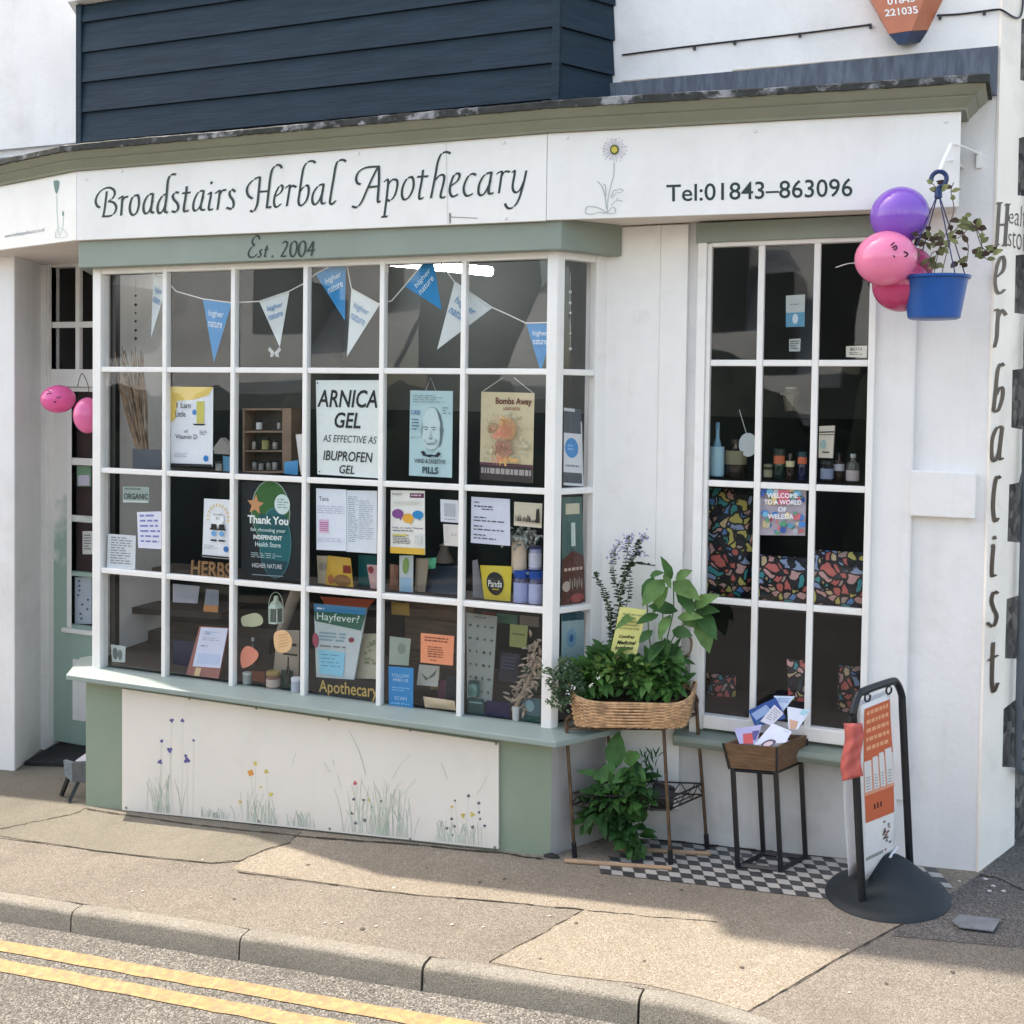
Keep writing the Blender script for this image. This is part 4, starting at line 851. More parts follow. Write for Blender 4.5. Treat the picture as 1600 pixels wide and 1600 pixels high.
tag(m.build("pavement_stains", mat("dark_gum", (0.07, 0.06, 0.052), 0.9, .3, 40), None, recalc=False), kind='structure')
# ---------------------------------------------------------------- things on the pavement and on the walls
def frame_at(g, yaw=0.0):                           # local frame standing square on the sloping pavement
    z = UPG; x = Vector((math.cos(yaw), math.sin(yaw), 0)); x = (x-z*x.dot(z)).normalized(); y = z.cross(x)
    return lambda a, b, c: g+x*a+y*b+z*c
M_bag = mat("sheer_red_bag", (0.62, 0.16, 0.14), 0.35, 0.15, 14, 0.3, 25, trans=0.3)

# alarm box
al = empty("alarm_box", onY(1420, 68, 0.26), "orange and navy burglar alarm box with a phone number on the upper wall", "alarm box")
AY0, AY1 = 0.288, 0.19
bk = [(1350, -60), (1357, 0), (1372, 28), (1389, 56), (1402, 68), (1418, 72), (1441, 68), (1452, 46), (1467, 18), (1477, -8), (1480, -60)]
fr = [(1356, -60), (1360, 0), (1376, 30), (1388, 51), (1390, 53), (1404, 70), (1438, 67), (1447, 48), (1424, 47), (1441, 16), (1446, -2)]
m = MB()
o1 = [onY(x, y, AY0) for x, y in [(1347, -70), (1357, -2), (1388, 53), (1450, 47), (1477, -8), (1487, -70)]]
f1 = [onY(x, y, AY1) for x, y in [(1354, -70), (1362, 0), (1389, 53), (1424, 48), (1445, -4), (1452, -70)]]
m.poly(f1)
for i in range(6): m.quad(o1[i], o1[(i+1) % 6], f1[(i+1) % 6], f1[i])
m.poly(o1[::-1]); m.build("body", mat("orange_alarm_plastic", (0.47, 0.16, 0.085), 0.35, 0.08, 12), al)
m = MB(); o2 = [onY(x, y, AY0+0.001) for x, y in [(1388, 53.5), (1402, 69), (1438, 66), (1450, 47.5)]]; f2 = [onY(x, y, AY1+0.001) for x, y in [(1389, 53.5), (1403, 69.5), (1414, 69.5), (1424.5, 48.5)]]
m.poly(f2)
for i in range(4): m.quad(o2[i], o2[(i+1) % 4], f2[(i+1) % 4], f2[i])
m.poly(o2[::-1]); m.build("strobe_cover", mat("navy_alarm_plastic", (0.008, 0.02, 0.06), 0.2), al)
m = MB(); put_text(m, "221035", lambda u, v: onY(*bil([(1383, 26), (1435, 20.5), (1433, 9), (1382, 15)], u, v), AY1-0.001), 0.02); put_text(m, "01843", lambda u, v: onY(*bil([(1387, 8), (1430, 2.5), (1429, -8), (1386, -3)], u, v), AY1-0.001), 0.02)
m.build("lettering", mat("white_print", (0.8, 0.8, 0.8), 0.5), al, recalc=False)
# cable
m = MB(); cp = [onY(*q, 0.283) for q in ((972, 86), (1060, 74.5), (1150, 64), (1250, 52.5), (1360, 38.5))]; m.tube(smooth_path(cp, 4), 0.0045, 6)
cp = [onY(*q, 0.283) for q in ((1464, 24), (1500, 22), (1540, 17), (1556, 15))]+[onS(1566, 16, 0.02), onS(1588, 28, 0.02), onS(1597, 18, 0.02), onS(1600, -30, 0.02)]; m.tube(smooth_path(cp, 4), 0.0045, 6)
for q in ((1085, 73), (1148, 65), (1250, 53), (1360, 39), (1469, 25), (1538, 18)): p = onY(*q, 0.28); m.box(p.x-0.006, p.x+0.006, 0.27, 0.288, p.z-0.014, p.z+0.004)
tag(m.build("black_cable", M_black, None, smooth=True), "thin black cable clipped along the upper white wall past the alarm box", "cable")

# balloons
def balloon(label, px, py, rw, rh, Y, col, face=None, group=None, tilt=0.0, knot=None):
    c = onY(px, py, Y); k = (Y+5)*1.0/FPX*1.02/RF.y*0.93
    rx, rz = rw*k, rh*k; m = MB(); prof = []
    n = 18
    vs, fs = [], []
    ax = Vector((math.sin(tilt), 0, math.cos(tilt))); m.lathe(c-ax*rz, ax, [(max(0.002, rx*math.sin(math.pi*i/n))*(0.94+0.06*math.sin(math.pi*i/n)), rz*(1-math.cos(math.pi*i/n))) for i in range(n+1)], 28)
    o = m.build("balloon", mat("balloon_%d_%d" % (px, py), col, 0.13, 0.04, 6, spec=0.5, trans=0.25, coat=0.4), None, smooth=True); tag(o, label, "balloon", group)
    if knot:
        m = MB(); kd = (onY(*knot, Y)-c).normalized(); m.lathe(c+kd*rz*0.97, kd, [(0.003, 0), (0.006, 0.008), (0.012, 0.016)], 10); m.build("knot", MC["balloon_%d_%d" % (px, py)], o, smooth=True)
    if face:
        m = MB()
        for st in face:
            pts = []
            for (x, y) in smooth_path(st, 3) if False else [(p.x, p.y) for p in smooth_path(st, 4)]:
                p = onY(x, y, Y); v = (p-CAM).normalized(); oc = CAM-c
                # meet the balloon's surface
                sc = Vector((1/rx, 1/rx, 1/rz)); vv = Vector((v.x*sc.x, v.y*sc.y, v.z*sc.z)); ooc = Vector((oc.x*sc.x, oc.y*sc.y, oc.z*sc.z))
                A_, B_, C_ = vv.dot(vv), 2*vv.dot(ooc), ooc.dot(ooc)-1.03
                ds = B_*B_-4*A_*C_
                if ds > 0: pts.append(CAM+v*((-B_-math.sqrt(ds))/(2*A_)))
            if len(pts) > 1: m.tube(pts, 0.0028, 5)
        m.build("drawn_face", mat("marker_ink", (0.03, 0.01, 0.03), 0.5), o)
    return o
GB = "balloons at the right of the side window"; GL = "balloons in the door recess"
balloon("round purple balloon above the pink ones beside the hanging basket", 1405.5, 337, 41, 41, -0.10, (0.30, 0.13, 0.66), None, GB)
balloon("pale pink balloon with a drawn face left of the hanging basket", 1384, 404, 43.5, 39.5, -0.20, (0.95, 0.28, 0.50), [[(1392, 383), (1397, 379)], [(1394, 387), (1400, 384), (1401, 389), (1396, 390)], [(1413, 393), (1419, 397), (1414, 401)], [(1396, 399), (1398, 402)]], GB, 0.0, (1420, 425))
balloon("darker pink balloon partly hidden under the face balloon", 1408, 446, 40, 38, -0.09, (0.62, 0.06, 0.20), None, GB)
balloon("small dark pink balloon showing between face balloon and blue basket", 1428, 420, 26, 30, -0.04, (0.66, 0.06, 0.22), None, GB)
balloon("bright pink balloon with a drawn face hanging in the door recess", 91, 623.5, 33, 27.5, 0.42, (0.95, 0.17, 0.48), [[(73, 616), (76, 614), (80, 615)], [(74, 610), (79, 612)], [(88, 620), (91, 622), (95, 619)], [(84, 627), (86, 629), (88, 627)]], GL, -0.1)
balloon("pink balloon half hidden behind the bay corner post", 137, 649, 27, 35, 0.36, (0.93, 0.22, 0.50), None, GL)
m = MB(); m.tube(smooth_path([onY(*q, 0.40) for q in ((121, 605), (124, 592), (128, 584), (133, 590), (138, 604), (139, 612))], 4), 0.0025, 5); m.tube([onY(128, 584, 0.40), onY(127, 583, 0.81)], 0.002, 5)
tag(m.build("balloon_string", M_black, None), "thin dark string holding the pink balloons under the fanlight", "string")
m = MB(); m.tube(smooth_path([onY(*q, -0.1) for q in ((1306, 418), (1325, 412), (1343, 411))], 4), 0.002, 5); tag(m.build("balloon_ribbon", mat("pale_ribbon", (0.6, 0.6, 0.6), 0.5), None), "short pale ribbon trailing left from the face balloon across the pane", "ribbon")

# bracket, hanging basket and trailing plant
HBY = -0.12
br = empty("basket_bracket", onY(1528, 240, 0.28), "white painted wall bracket holding the blue hanging basket", "bracket")
m = MB(); tipk = onY(1468, 268, HBY)
m.tube([onY(1486, 226, 0.0), onY(1474, 252, HBY+0.03), tipk], 0.008, 8); m.build("arm", M_wood, br, smooth=True)
m = MB(); m.tube(smooth_path([onY(1486, 226, 0.0), onY(1502, 228, 0.12), onY(1531, 241, 0.285)], 4), 0.005, 6); m.tube(smooth_path([onY(1474, 252, HBY+0.03), onY(1490, 251, 0.1), onY(1506, 262, 0.285)], 4), 0.005, 6); m.build("stay", M_wood, br, smooth=True)
m = MB(); p = onY(1530, 245, 0.28); m.box(p.x-0.012, p.x+0.012, 0.274, 0.2885, p.z-0.05, p.z+0.03); m.build("wall_plate", M_wood, br)
c = onY(1459, 499, HBY); kk = 4.88/FPX*1.0
M_blue = mat("blue_plastic", (0.012, 0.085, 0.34), 0.35, 0.12, 8, 0.08, 30)
hb = empty("hanging_basket", c, "blue plastic hanging pot with blue cords on the white bracket", "hanging basket")
R1, R2, Hh = 48*kk, 36*kk, 62*kk
m = MB(); m.lathe(c, (0, 0, 1), [(R2*0.9, 0), (R2, 0.006), (R2+(R1-R2)*.35, Hh*.45), (R1*.94, Hh*.93), (R1*1.02, Hh*.94), (R1*1.03, Hh), (R1*.95, Hh), (R1*.90, Hh*.8), (R1*.8, Hh*.75)], 36); m.build("pot", M_blue, hb, smooth=True)
m = MB(); m.lathe(c+Vector((0, 0, Hh*.76)), (0, 0, 1), [(R1*.86, 0), (R1*.5, 0.012), (0.002, 0.018)], 20); m.build("soil", mat("potting_soil", (0.03, 0.02, 0.013), 0.95, 0.4, 40, 1.0, 60), hb)
top = onY(1466, 300, HBY)
m = MB()
for a in (0.5, 2.2, 3.7, 5.3): m.tube([c+Vector((R1*math.cos(a), R1*math.sin(a), Hh)), top], 0.0026, 5)
m.build("cord", mat("navy_cord", (0.03, 0.04, 0.12), 0.6), hb)
m = MB(); m.lathe(onY(1466, 311, HBY), (0, 0, 1), [(0.006, 0), (0.016, 0.005), (0.014, 0.035), (0.006, 0.055)], 12); hk = onY(1467, 280, HBY); m.tube([hk+Vector((0.030*math.cos(t), 0, 0.032*math.sin(t))) for t in [-1.5+0.35*i for i in range(15)]], 0.0095, 8); m.build("hook", mat("dark_blue_plastic", (0.01, 0.03, 0.11), 0.35), hb, smooth=True)

LEAF = {}
def leaf_mat(name, c, var=0.3): return mat(name, c, 0.55, var, 14, spec=0.25, trans=0.35)
G_dark = leaf_mat("dark_green_leaf", (0.05, 0.125, 0.032)); G_mid = leaf_mat("mid_green_leaf", (0.085, 0.20, 0.05)); G_lime = leaf_mat("lime_leaf", (0.14, 0.22, 0.06)); G_varie = leaf_mat("variegated_leaf", (0.20, 0.22, 0.09), 0.5); G_red = leaf_mat("red_brown_leaf", (0.07, 0.045, 0.03)); G_herb = leaf_mat("grey_green_leaf", (0.085, 0.14, 0.07))
def add_leaf(mb, p, d, ln, w, up=None, curl=0.25, fold=0.25):
    d = Vector(d).normalized(); up = Vector(up) if up is not None else Vector((rnd.uniform(-.4, .4), -0.5, 1))
    s = d.cross(up); s = s.normalized() if s.length > 1e-4 else Vector((1, 0, 0)); n = s.cross(d).normalized()
    prof = ((0.0, 0.0), (0.25, 0.75), (0.5, 1.0), (0.78, 0.62), (1.0, 0.0)); vs = []
    for t, ww in prof:
        c_ = p+d*(ln*t)-n*(ln*curl*t*t); e = w*ww*0.5
        vs += [c_-s*e+n*(e*fold), c_, c_+s*e+n*(e*fold)]
    mb.add(vs, [f for i in range(4) for f in ((3*i, 3*i+1, 3*i+4, 3*i+3), (3*i+1, 3*i+2, 3*i+5, 3*i+4))])
# trailing plant in the basket
tp = empty("trailing_plant", c+Vector((0, 0, Hh*.8)), "sparse variegated trailing plant climbing out of the blue hanging basket", "plant")
st = MB(); l1 = MB(); l2 = MB()
paths = [[(1450, 437), (1462, 400), (1475, 372), (1490, 330), (1486, 300), (1490, 285)], [(1444, 437), (1440, 415), (1430, 390), (1425, 375), (1440, 372), (1460, 378), (1475, 376)], [(1470, 437), (1478, 400), (1492, 360), (1515, 348), (1530, 365), (1536, 395), (1541, 405)], [(1458, 437), (1470, 385), (1500, 370), (1520, 352), (1535, 362)],
         [(1500, 352), (1512, 380), (1512, 400), (1510, 410)], [(1455, 437), (1449, 418), (1455, 398), (1462, 392)], [(1525, 358), (1534, 385), (1548, 395), (1558, 388)], [(1464, 300), (1470, 292), (1480, 285)], [(1466, 300), (1460, 290), (1455, 286)]]
for pth in paths:
    ys = rnd.uniform(-0.06, 0.06); p3 = smooth_path([onY(*q, HBY+ys*(i/3)) for i, q in enumerate(pth)], 6); st.tube(p3, 0.0019, 5)
    for i in range(3, len(p3), 3):
        if rnd.random() < 0.62:
            a = rnd.uniform(0, 6.28); add_leaf(rnd.choice((l1, l1, l2)), p3[i], (math.cos(a), rnd.uniform(-.5, .1), math.sin(a)*.7), rnd.uniform(.024, .044), rnd.uniform(.017, .027), (0, -1, .4))
for q, n in (((1430, 376), 7), ((1450, 372), 7), ((1508, 348), 7), ((1525, 355), 8), ((1474, 378), 5), ((1466, 300), 4), ((1546, 393), 4), ((1512, 405), 5)):
    for i in range(n):
        p = onY(q[0]+rnd.gauss(0, 7), q[1]+rnd.gauss(0, 6), HBY+rnd.uniform(-.04, .04)); a = rnd.uniform(0, 6.28); add_leaf(l1 if rnd.random() < .6 else l2, p, (math.cos(a), -.4, math.sin(a)*.8), rnd.uniform(.026, .046), rnd.uniform(.018, .03), (0, -1, .4))
st.build("stem", mat("brown_stem", (0.10, 0.07, 0.05), 0.7), tp, smooth=True); l1.build("leaves", G_varie, tp, smooth=True, recalc=False); l2.build("dark_leaves", G_red, tp, smooth=True, recalc=False)

# iron plant stand and wicker basket
M_iron = mat("rusty_bronze_iron", (0.10, 0.065, 0.04), 0.55, 0.45, 22, 0.3, 60, metal=0.3, stain=((0.20, 0.10, 0.04), 14, 0.5, 0.7, 0.7))
ps = empty("plant_stand", onG(975, 1335), "rusty iron two tier plant stand with arched ends under the wicker basket", "plant stand")
ft = [onG(898, 1340), onG(1048, 1352), onG(1105, 1328), onG(965, 1318)]
tops = [onY(885, 1135, 0.0), onY(1037, 1137, 0.03), onY(1089, 1112, 0.215), onY(947, 1112, 0.19)]
m = MB()
def legp(i, t): return ft[i].lerp(tops[i], t)
for i, j in ((1, 2), (0, 3)):
    a, b_ = tops[i], tops[j]; h = 0.10 if i == 1 else 0.05; mid = (a+b_)/2
    pth = [legp(i, 0.0), legp(i, .5), a, a+Vector((0, 0, h*.6)), a.lerp(b_, .18)+Vector((0, 0, h)), mid+Vector((0, 0, h*1.08)), a.lerp(b_, .82)+Vector((0, 0, h)), b_+Vector((0, 0, h*.6)), b_, legp(j, .5), legp(j, 0.0)]
    m.tube(smooth_path(pth, 5), 0.0085, 9)
m.build("leg_frame", M_iron, ps, smooth=True)
m = MB()
for i in range(4): m = MB(); m.tube([legp(i, 0.0), legp(i, 0.115)], 0.0125, 9); m.build("foot_cap", M_black, ps, smooth=True)
def tier(nm, tt, hgt, mt, zig):
    m = MB(); cs = [legp(i, tt) for i in range(4)]
    for dz in (0, hgt):
        for i in range(4): m.tube([cs[i]+Vector((0, 0, dz)), cs[(i+1) % 4]+Vector((0, 0, dz))], 0.0042, 6)
    for i in range(4):
        a, b_ = cs[i], cs[(i+1) % 4]; n = zig if i % 2 == 0 else max(2, zig//2); pts = [a.lerp(b_, k/(2*n))+Vector((0, 0, hgt if k % 2 else 0)) for k in range(2*n+1)]
        for k in range(2*n): m.tube([pts[k], pts[k+1]], 0.0026, 5)
    for k in range(1, 12): m.tube([cs[0].lerp(cs[1], k/12), cs[3].lerp(cs[2], k/12)], 0.003, 5)
    m.build(nm, mt, ps, smooth=True)
tier("top_tier", 0.985, 0.055, M_iron, 7); tier("lower_tier", 0.40, 0.055, mat("dark_iron", (0.03, 0.024, 0.02), 0.5, 0.3, 20, metal=0.3), 6)
# wicker basket: woven rods round upright stakes
M_wick = mat("honey_wicker", (0.52, 0.325, 0.175), 0.55, 0.3, 40, 0.2, 80, stain=((0.12, 0.06, 0.03), 12, 0.52, 0.75, 0.7))
bc = (tops[0]+tops[1]+tops[2]+tops[3])/4; bx = ((tops[1]-tops[0])).normalized(); by = (tops[3]-tops[0]); by = (by-bx*by.dot(bx)).normalized()
WB, DB = 0.545, 0.25
def bring(t, h):                                      # outline of the basket at angle t: a rounded boat shape
    ca, sa = math.cos(t), math.sin(t); fl_ = 1.0+0.10*h/0.16; e = 0.33
    return bc+bx*(WB/2*fl_*math.copysign(abs(ca)**e, ca))+by*(DB/2*fl_*math.copysign(abs(sa)**e, sa))
def rim(t): return 0.135+0.022*math.cos(2*t)+0.024*math.cos(t-math.pi)
bk_ = empty("wicker_basket", bc, "honey coloured wicker basket planted with herbs on the iron stand", "basket")
NS = 36; wk = MB(); sk = MB()
for row in range(15):
    pts = []; 
    for k in range(NS*3):
        t = 2*math.pi*k/(NS*3); h = rim(t)*(row+0.5)/15; ph = (k % 6) < 3
        off = 0.0055*math.cos(math.pi*(k/3.0+row)); q = bring(t, h); d = (q-bc); d.z = 0; d.normalize(); pts.append(q+d*off+Vector((0, 0, h+0.010)))
    wk.tube(pts, 0.0046, 5, closed=True)
for k in range(NS):
    t = 2*math.pi*k/NS; sk.tube([bring(t, 0)+Vector((0, 0, 0.005)), bring(t, rim(t)*.6)+Vector((0, 0, rim(t)*.6)), bring(t, rim(t))+Vector((0, 0, rim(t)+0.012))], 0.003, 5)
for dz in (0.008, 0.018):
    sk.tube([bring(2*math.pi*k/90, rim(2*math.pi*k/90))+Vector((0, 0, rim(2*math.pi*k/90)+dz))+bx*0.002*math.sin(k*1.7+dz*300) for k in range(90)], 0.0062, 6, closed=True)
wk.build("weave", M_wick, bk_, smooth=True); sk.build("stakes_and_rim", M_wick, bk_, smooth=True)
m = MB(); m.add([bring(2*math.pi*k/40, 0.1)*1.0+Vector((0, 0, 0.10)) for k in range(40)], [tuple(range(40))]); m.add([bc.lerp(bring(2*math.pi*k/40, 0), 0.95)+Vector((0, 0, 0.012)) for k in range(40)], [tuple(range(40))]); m.build("soil", MC["potting_soil"], bk_, recalc=False)

def bush(mb, c0, ext, n, ln, w, bias=(0, -.3, .35)):
    for i in range(n):
        while True:
            u = Vector((rnd.uniform(-1, 1), rnd.uniform(-1, 1), rnd.uniform(-1, 1)))
            if u.length < 1: break
        p = c0+Vector((u.x*ext[0], u.y*ext[1], u.z*ext[2])); d = u*0.8+Vector(bias)+Vector((rnd.gauss(0, .35), rnd.gauss(0, .35), rnd.gauss(0, .35))); k = rnd.uniform(.5, 1.45)
        add_leaf(mb, p, d, ln*k, w*k, None, rnd.uniform(.1, .5))
bY = bc.y
# bushy herbs filling the basket
hp = empty("bushy_herb", bc+Vector((0, 0, .1)), "bushy bright green herb filling the front of the wicker basket", "plant")
l1, l2 = MB(), MB()
for q, ex, n, mb_ in (((930, 1055), (.10, .08, .055), 260, l1), ((985, 1050), (.11, .09, .075), 320, l2), ((1025, 1055), (.09, .08, .07), 240, l1), ((950, 1030), (.07, .06, .06), 160, l2), ((905, 1058), (.06, .06, .05), 140, l1), ((1045, 1035), (.05, .06, .06), 120, l2), ((1000, 1075), (.10, .06, .03), 130, l2), ((1050, 1068), (.06, .08, .035), 130, l1), ((1020, 1078), (.08, .05, .02), 90, l2), ((920, 1072), (.09, .05, .03), 120, l1)):
    bush(mb_, onY(*q, bY-0.03), ex, int(n*.62), rnd.choice((.036, .05, .062)), .027)
l3 = MB(); bush(l3, onY(975, 1045, bY-.08), (.16, .06, .055), 110, .04, .022); l3.build("young_leaves", leaf_mat("fresh_lime_leaf", (0.16, 0.27, 0.07)), hp, smooth=True, recalc=False)
l1.build("leaves", G_mid, hp, smooth=True, recalc=False); l2.build("older_leaves", G_dark, hp, smooth=True, recalc=False)
m = MB()
for i in range(26): p = onY(rnd.uniform(910, 1050), 1085, bY); m.tube([p, p+Vector((rnd.uniform(-.05, .05), rnd.uniform(-.05, .05), rnd.uniform(.06, .14)))], .0018, 4)
m.build("stem", mat("green_stem", (0.09, 0.14, 0.04), 0.6), hp)
# white-flowered trailing herb at the left
hp = empty("trailing_herb", onY(890, 1070, bY-.05), "small leaved herb with tiny white flowers trailing over the basket's left end", "plant")
l1, fw, st = MB(), MB(), MB()
for pth in ([(905, 1058), (890, 1045), (870, 1048), (850, 1050)], [(905, 1062), (885, 1055), (866, 1062), (858, 1072)], [(905, 1068), (888, 1072), (872, 1085), (862, 1098)], [(910, 1072), (895, 1085), (884, 1096), (878, 1100)], [(905, 1055), (892, 1040), (880, 1035), (886, 1030)], [(908, 1070), (880, 1078), (868, 1080)]):
    p3 = smooth_path([onY(*q, bY-0.12-.02*i) for i, q in enumerate(pth)], 7); st.tube(p3, .0014, 4)
    for p in p3:
        for j in range(5): add_leaf(l1, p+Vector((rnd.gauss(0, .012), rnd.gauss(0, .012), rnd.gauss(0, .012))), (rnd.gauss(0, 1), -.4, rnd.gauss(.2, .8)), rnd.uniform(.013, .026), rnd.uniform(.008, .014))
for q in ((885, 1038), (935, 1057), (897, 1073), (887, 1083), (876, 1098), (868, 1097), (923, 1070), (866, 1058), (893, 1097)):
    for j in range(4): p = onY(q[0]+rnd.gauss(0, 1.5), q[1]+rnd.gauss(0, 2.5), bY-.16); add_leaf(fw, p, (rnd.gauss(0, 1), -.6, rnd.gauss(0, 1)), .013, .010)
l1.build("leaves", G_herb, hp, smooth=True, recalc=False); fw.build("flowers", mat("white_petal", (0.75, 0.76, 0.72), 0.6, trans=.2), hp, recalc=False); st.build("stem", MC["green_stem"], hp)
# tall purple-flowered herb
hp = empty("flowering_herb", onY(965, 1040, bY+.03), "tall wiry herb with small dark leaves and pale purple flowers at the back", "plant")
l1, fw, st = MB(), MB(), MB()
for pth, fl_ in (([(965, 1040), (962, 980), (970, 930), (976, 890), (982, 850), (984, 838)], 1), ([(962, 1030), (955, 985), (952, 950), (940, 920), (930, 900), (932, 895)], 0), ([(966, 1000), (968, 940), (960, 900), (958, 872), (966, 850)], 1), ([(970, 930), (985, 885), (1004, 882), (1020, 884)], 0), ([(972, 910), (990, 870), (1000, 848), (1008, 838)], 1), ([(966, 985), (980, 940), (984, 905)], 0), ([(960, 1000), (950, 960), (948, 925)], 0), ([(976, 890), (996, 868), (1002, 862)], 1)):
    p3 = smooth_path([onY(*q, bY+.05-.012*i) for i, q in enumerate(pth)], 8); st.tube(p3, .0019, 5)
    for i, p in enumerate(p3):
        f_ = i/len(p3)
        for j in range(3 if f_ < .8 else 1): a = rnd.uniform(0, 6.28); add_leaf(l1, p, (math.cos(a), math.sin(a)*.6-.2, .3), rnd.uniform(.016, .036)*(1.1-.5*f_), .014*(1.1-.4*f_))
        if fl_ and f_ > .68:
            for j in range(3): add_leaf(fw, p+Vector((rnd.gauss(0, .012), rnd.gauss(0, .01), rnd.gauss(0, .012))), (rnd.gauss(0, 1), -.5, rnd.gauss(.2, 1)), .016, .012)
l1.build("leaves", leaf_mat("blackish_green_leaf", (0.028, 0.055, 0.028)), hp, smooth=True, recalc=False); fw.build("flowers", mat("mauve_petal", (0.36, 0.34, 0.50), 0.6, trans=.2), hp, recalc=False); st.build("stem", MC["green_stem"], hp)
# broad-leaved plant
hp = empty("broad_leaf_plant", onY(1030, 1050, bY), "tall plant with large drooping pointed green leaves reaching towards the side window", "plant")
l1, l2, st = MB(), MB(), MB()
BL = [((1038, 905), (1010, 935), 24), ((1022, 900), (1005, 935), 18), ((1050, 905), (1040, 880), 12), ((1055, 905), (1075, 892), 14), ((1052, 908), (1080, 925), 24), ((1060, 915), (1078, 950), 20), ((1045, 915), (1018, 955), 16), ((1080, 950), (1110, 930), 18), ((1095, 955), (1104, 1010), 26), ((1085, 955), (1112, 950), 16), ((1060, 955), (1020, 945), 18), ((1065, 958), (1090, 975), 22), ((1048, 960), (1030, 985), 16),
      ((1015, 900), (1030, 893), 10), ((1030, 960), (1000, 968), 14), ((1050, 985), (1075, 990), 18), ((1040, 1000), (1015, 1020), 20), ((1045, 1005), (1060, 1030), 20), ((1020, 985), (1000, 1000), 14), ((1030, 1020), (1005, 1035), 16), ((1038, 895), (1046, 912), 10), ((1090, 950), (1115, 990), 22), ((1000, 955), (968, 972), 12), ((1058, 965), (1085, 960), 14)]
for k, (q0, q1, wpx) in enumerate(BL):
    ya, yb = bY+.06-rnd.uniform(0, .10), bY-.02-rnd.uniform(0, .14); a, b_ = onY(*q0, ya), onY(*q1, yb); kx_ = 5.1/FPX
    add_leaf(rnd.choice((l1, l1, l2)), a, b_-a, (b_-a).length*1.12, wpx*kx_*1.25, (rnd.uniform(-.3, .3), -1.1, .7), .22, .3)
for pth in ([(1030, 1060), (1034, 1000), (1036, 950), (1038, 910)], [(1034, 1060), (1042, 1000), (1052, 955), (1052, 908)], [(1036, 1060), (1050, 1000), (1075, 970), (1090, 955)], [(1026, 1050), (1015, 1000), (1012, 960), (1010, 930)]):
    st.tube(smooth_path([onY(*q, bY+.02) for q in pth], 6), .0032, 6)
l1.build("leaves", leaf_mat("broad_green_leaf", (0.06, 0.145, 0.045)), hp, smooth=True, recalc=False); l2.build("pale_leaves", leaf_mat("pale_green_leaf", (0.14, 0.25, 0.08)), hp, smooth=True, recalc=False); st.build("stem", MC["green_stem"], hp)
s = Sheet("plant_care_card", "yellow paper card on a stick among the herbs in the basket", "card", [(969, 948), (1010, 953), (995, 1022), (953, 1022)], bY-.05, (205, 205, 130)); s.lines(.15, .12, .9, .5, 5, (150, 150, 100)); s.text("Comfrey", .2, .58, .8, .67, (20, 25, 25), .03, .2); s.text("Medicinal", .18, .70, .88, .79, (20, 25, 25), .03, .2); s.text("horoborus", .15, .81, .82, .90, (20, 25, 25), .03, .2)
s.done(); m = MB(); m.tube([onY(972, 1018, bY-.045), onY(950, 1050, bY-.045)], .006, 6); m.build("stick", mat("pale_stick", (0.62, 0.52, 0.33), 0.7), s.root)
# trough plants on the lower tier
lo = (legp(0, .4)+legp(1, .4)+legp(2, .4)+legp(3, .4))/4
pt = empty("black_pot", lo, "black plastic plant pot tipped sideways on the lower tier of the stand", "pot")
m = MB(); m.lathe(onY(1052, 1248, lo.y+.02), (-.95, -.25, .12), [(.055, 0), (.058, .01), (.072, .09), (.078, .10), (.07, .10), (.06, .05)], 20); m.build("body", mat("black_plastic", (0.02, 0.018, 0.017), 0.4), pt, smooth=True)
hp = empty("lush_trailing_plant", lo, "lush green plant with one big paddle leaf spilling from the lower tier", "plant")
l1, l2, l3 = MB(), MB(), MB()
for q, ex, n, mb_ in (((965, 1240), (.09, .07, .07), 230, l1), ((940, 1262), (.09, .06, .05), 170, l2), ((990, 1250), (.09, .07, .06), 190, l1), ((970, 1285), (.08, .05, .06), 170, l2), ((990, 1312), (.06, .04, .05), 120, l1), ((1000, 1225), (.06, .05, .05), 100, l2), ((920, 1278), (.03, .03, .04), 50, l1)):
    bush(mb_, onY(*q, lo.y-.06), ex, int(n*.42), rnd.choice((.05, .06, .075)), .034, (0, -.4, .15))
for q0, q1, w_ in (((958, 1205), (965, 1148), 34), ((955, 1212), (905, 1205), 12), ((962, 1200), (930, 1215), 20), ((985, 1195), (1005, 1225), 30), ((975, 1190), (995, 1180), 24), ((960, 1190), (940, 1220), 24), ((990, 1200), (960, 1220), 22)):
    a, b_ = onY(*q0, lo.y-.02), onY(*q1, lo.y-.10 if q1[1] > 1150 else lo.y+.02); add_leaf(l3, a, b_-a, (b_-a).length*1.1, w_*.0031, (rnd.uniform(-.2, .2), -1.2, .5), .12, .22)
for i in range(30): a = onY(rnd.uniform(1000, 1030), rnd.uniform(1180, 1230), lo.y); add_leaf(l2, a, (rnd.gauss(0, .4), -.2, 1), .05, .009)
l1.build("leaves", leaf_mat("rich_green_leaf", (0.05, 0.13, 0.032)), hp, smooth=True, recalc=False); l2.build("darker_leaves", leaf_mat("deep_green_leaf", (0.03, 0.085, 0.024)), hp, smooth=True, recalc=False); l3.build("paddle_leaves", leaf_mat("paddle_leaf", (0.09, 0.21, 0.06)), hp, smooth=True, recalc=False)
m = MB(); m.tube([onG(1050, 1357, .012), onG(882, 1345, .012)], .011, 8); tag(m.build("wooden_batten", mat("pale_batten", (0.36, 0.24, 0.15), 0.7, 0.15, 12, stretch=(1, 10, 10)), None), "pale wooden batten lying in front of the plant stand's feet", "batten")
m = MB(); m.tube([onG(1110, 1334, .014), onG(960, 1325, .014)], .011, 8); tag(m.build("wooden_batten", MC["pale_batten"], None), "shorter wooden batten lying on the tiles under the plant stand", "batten")
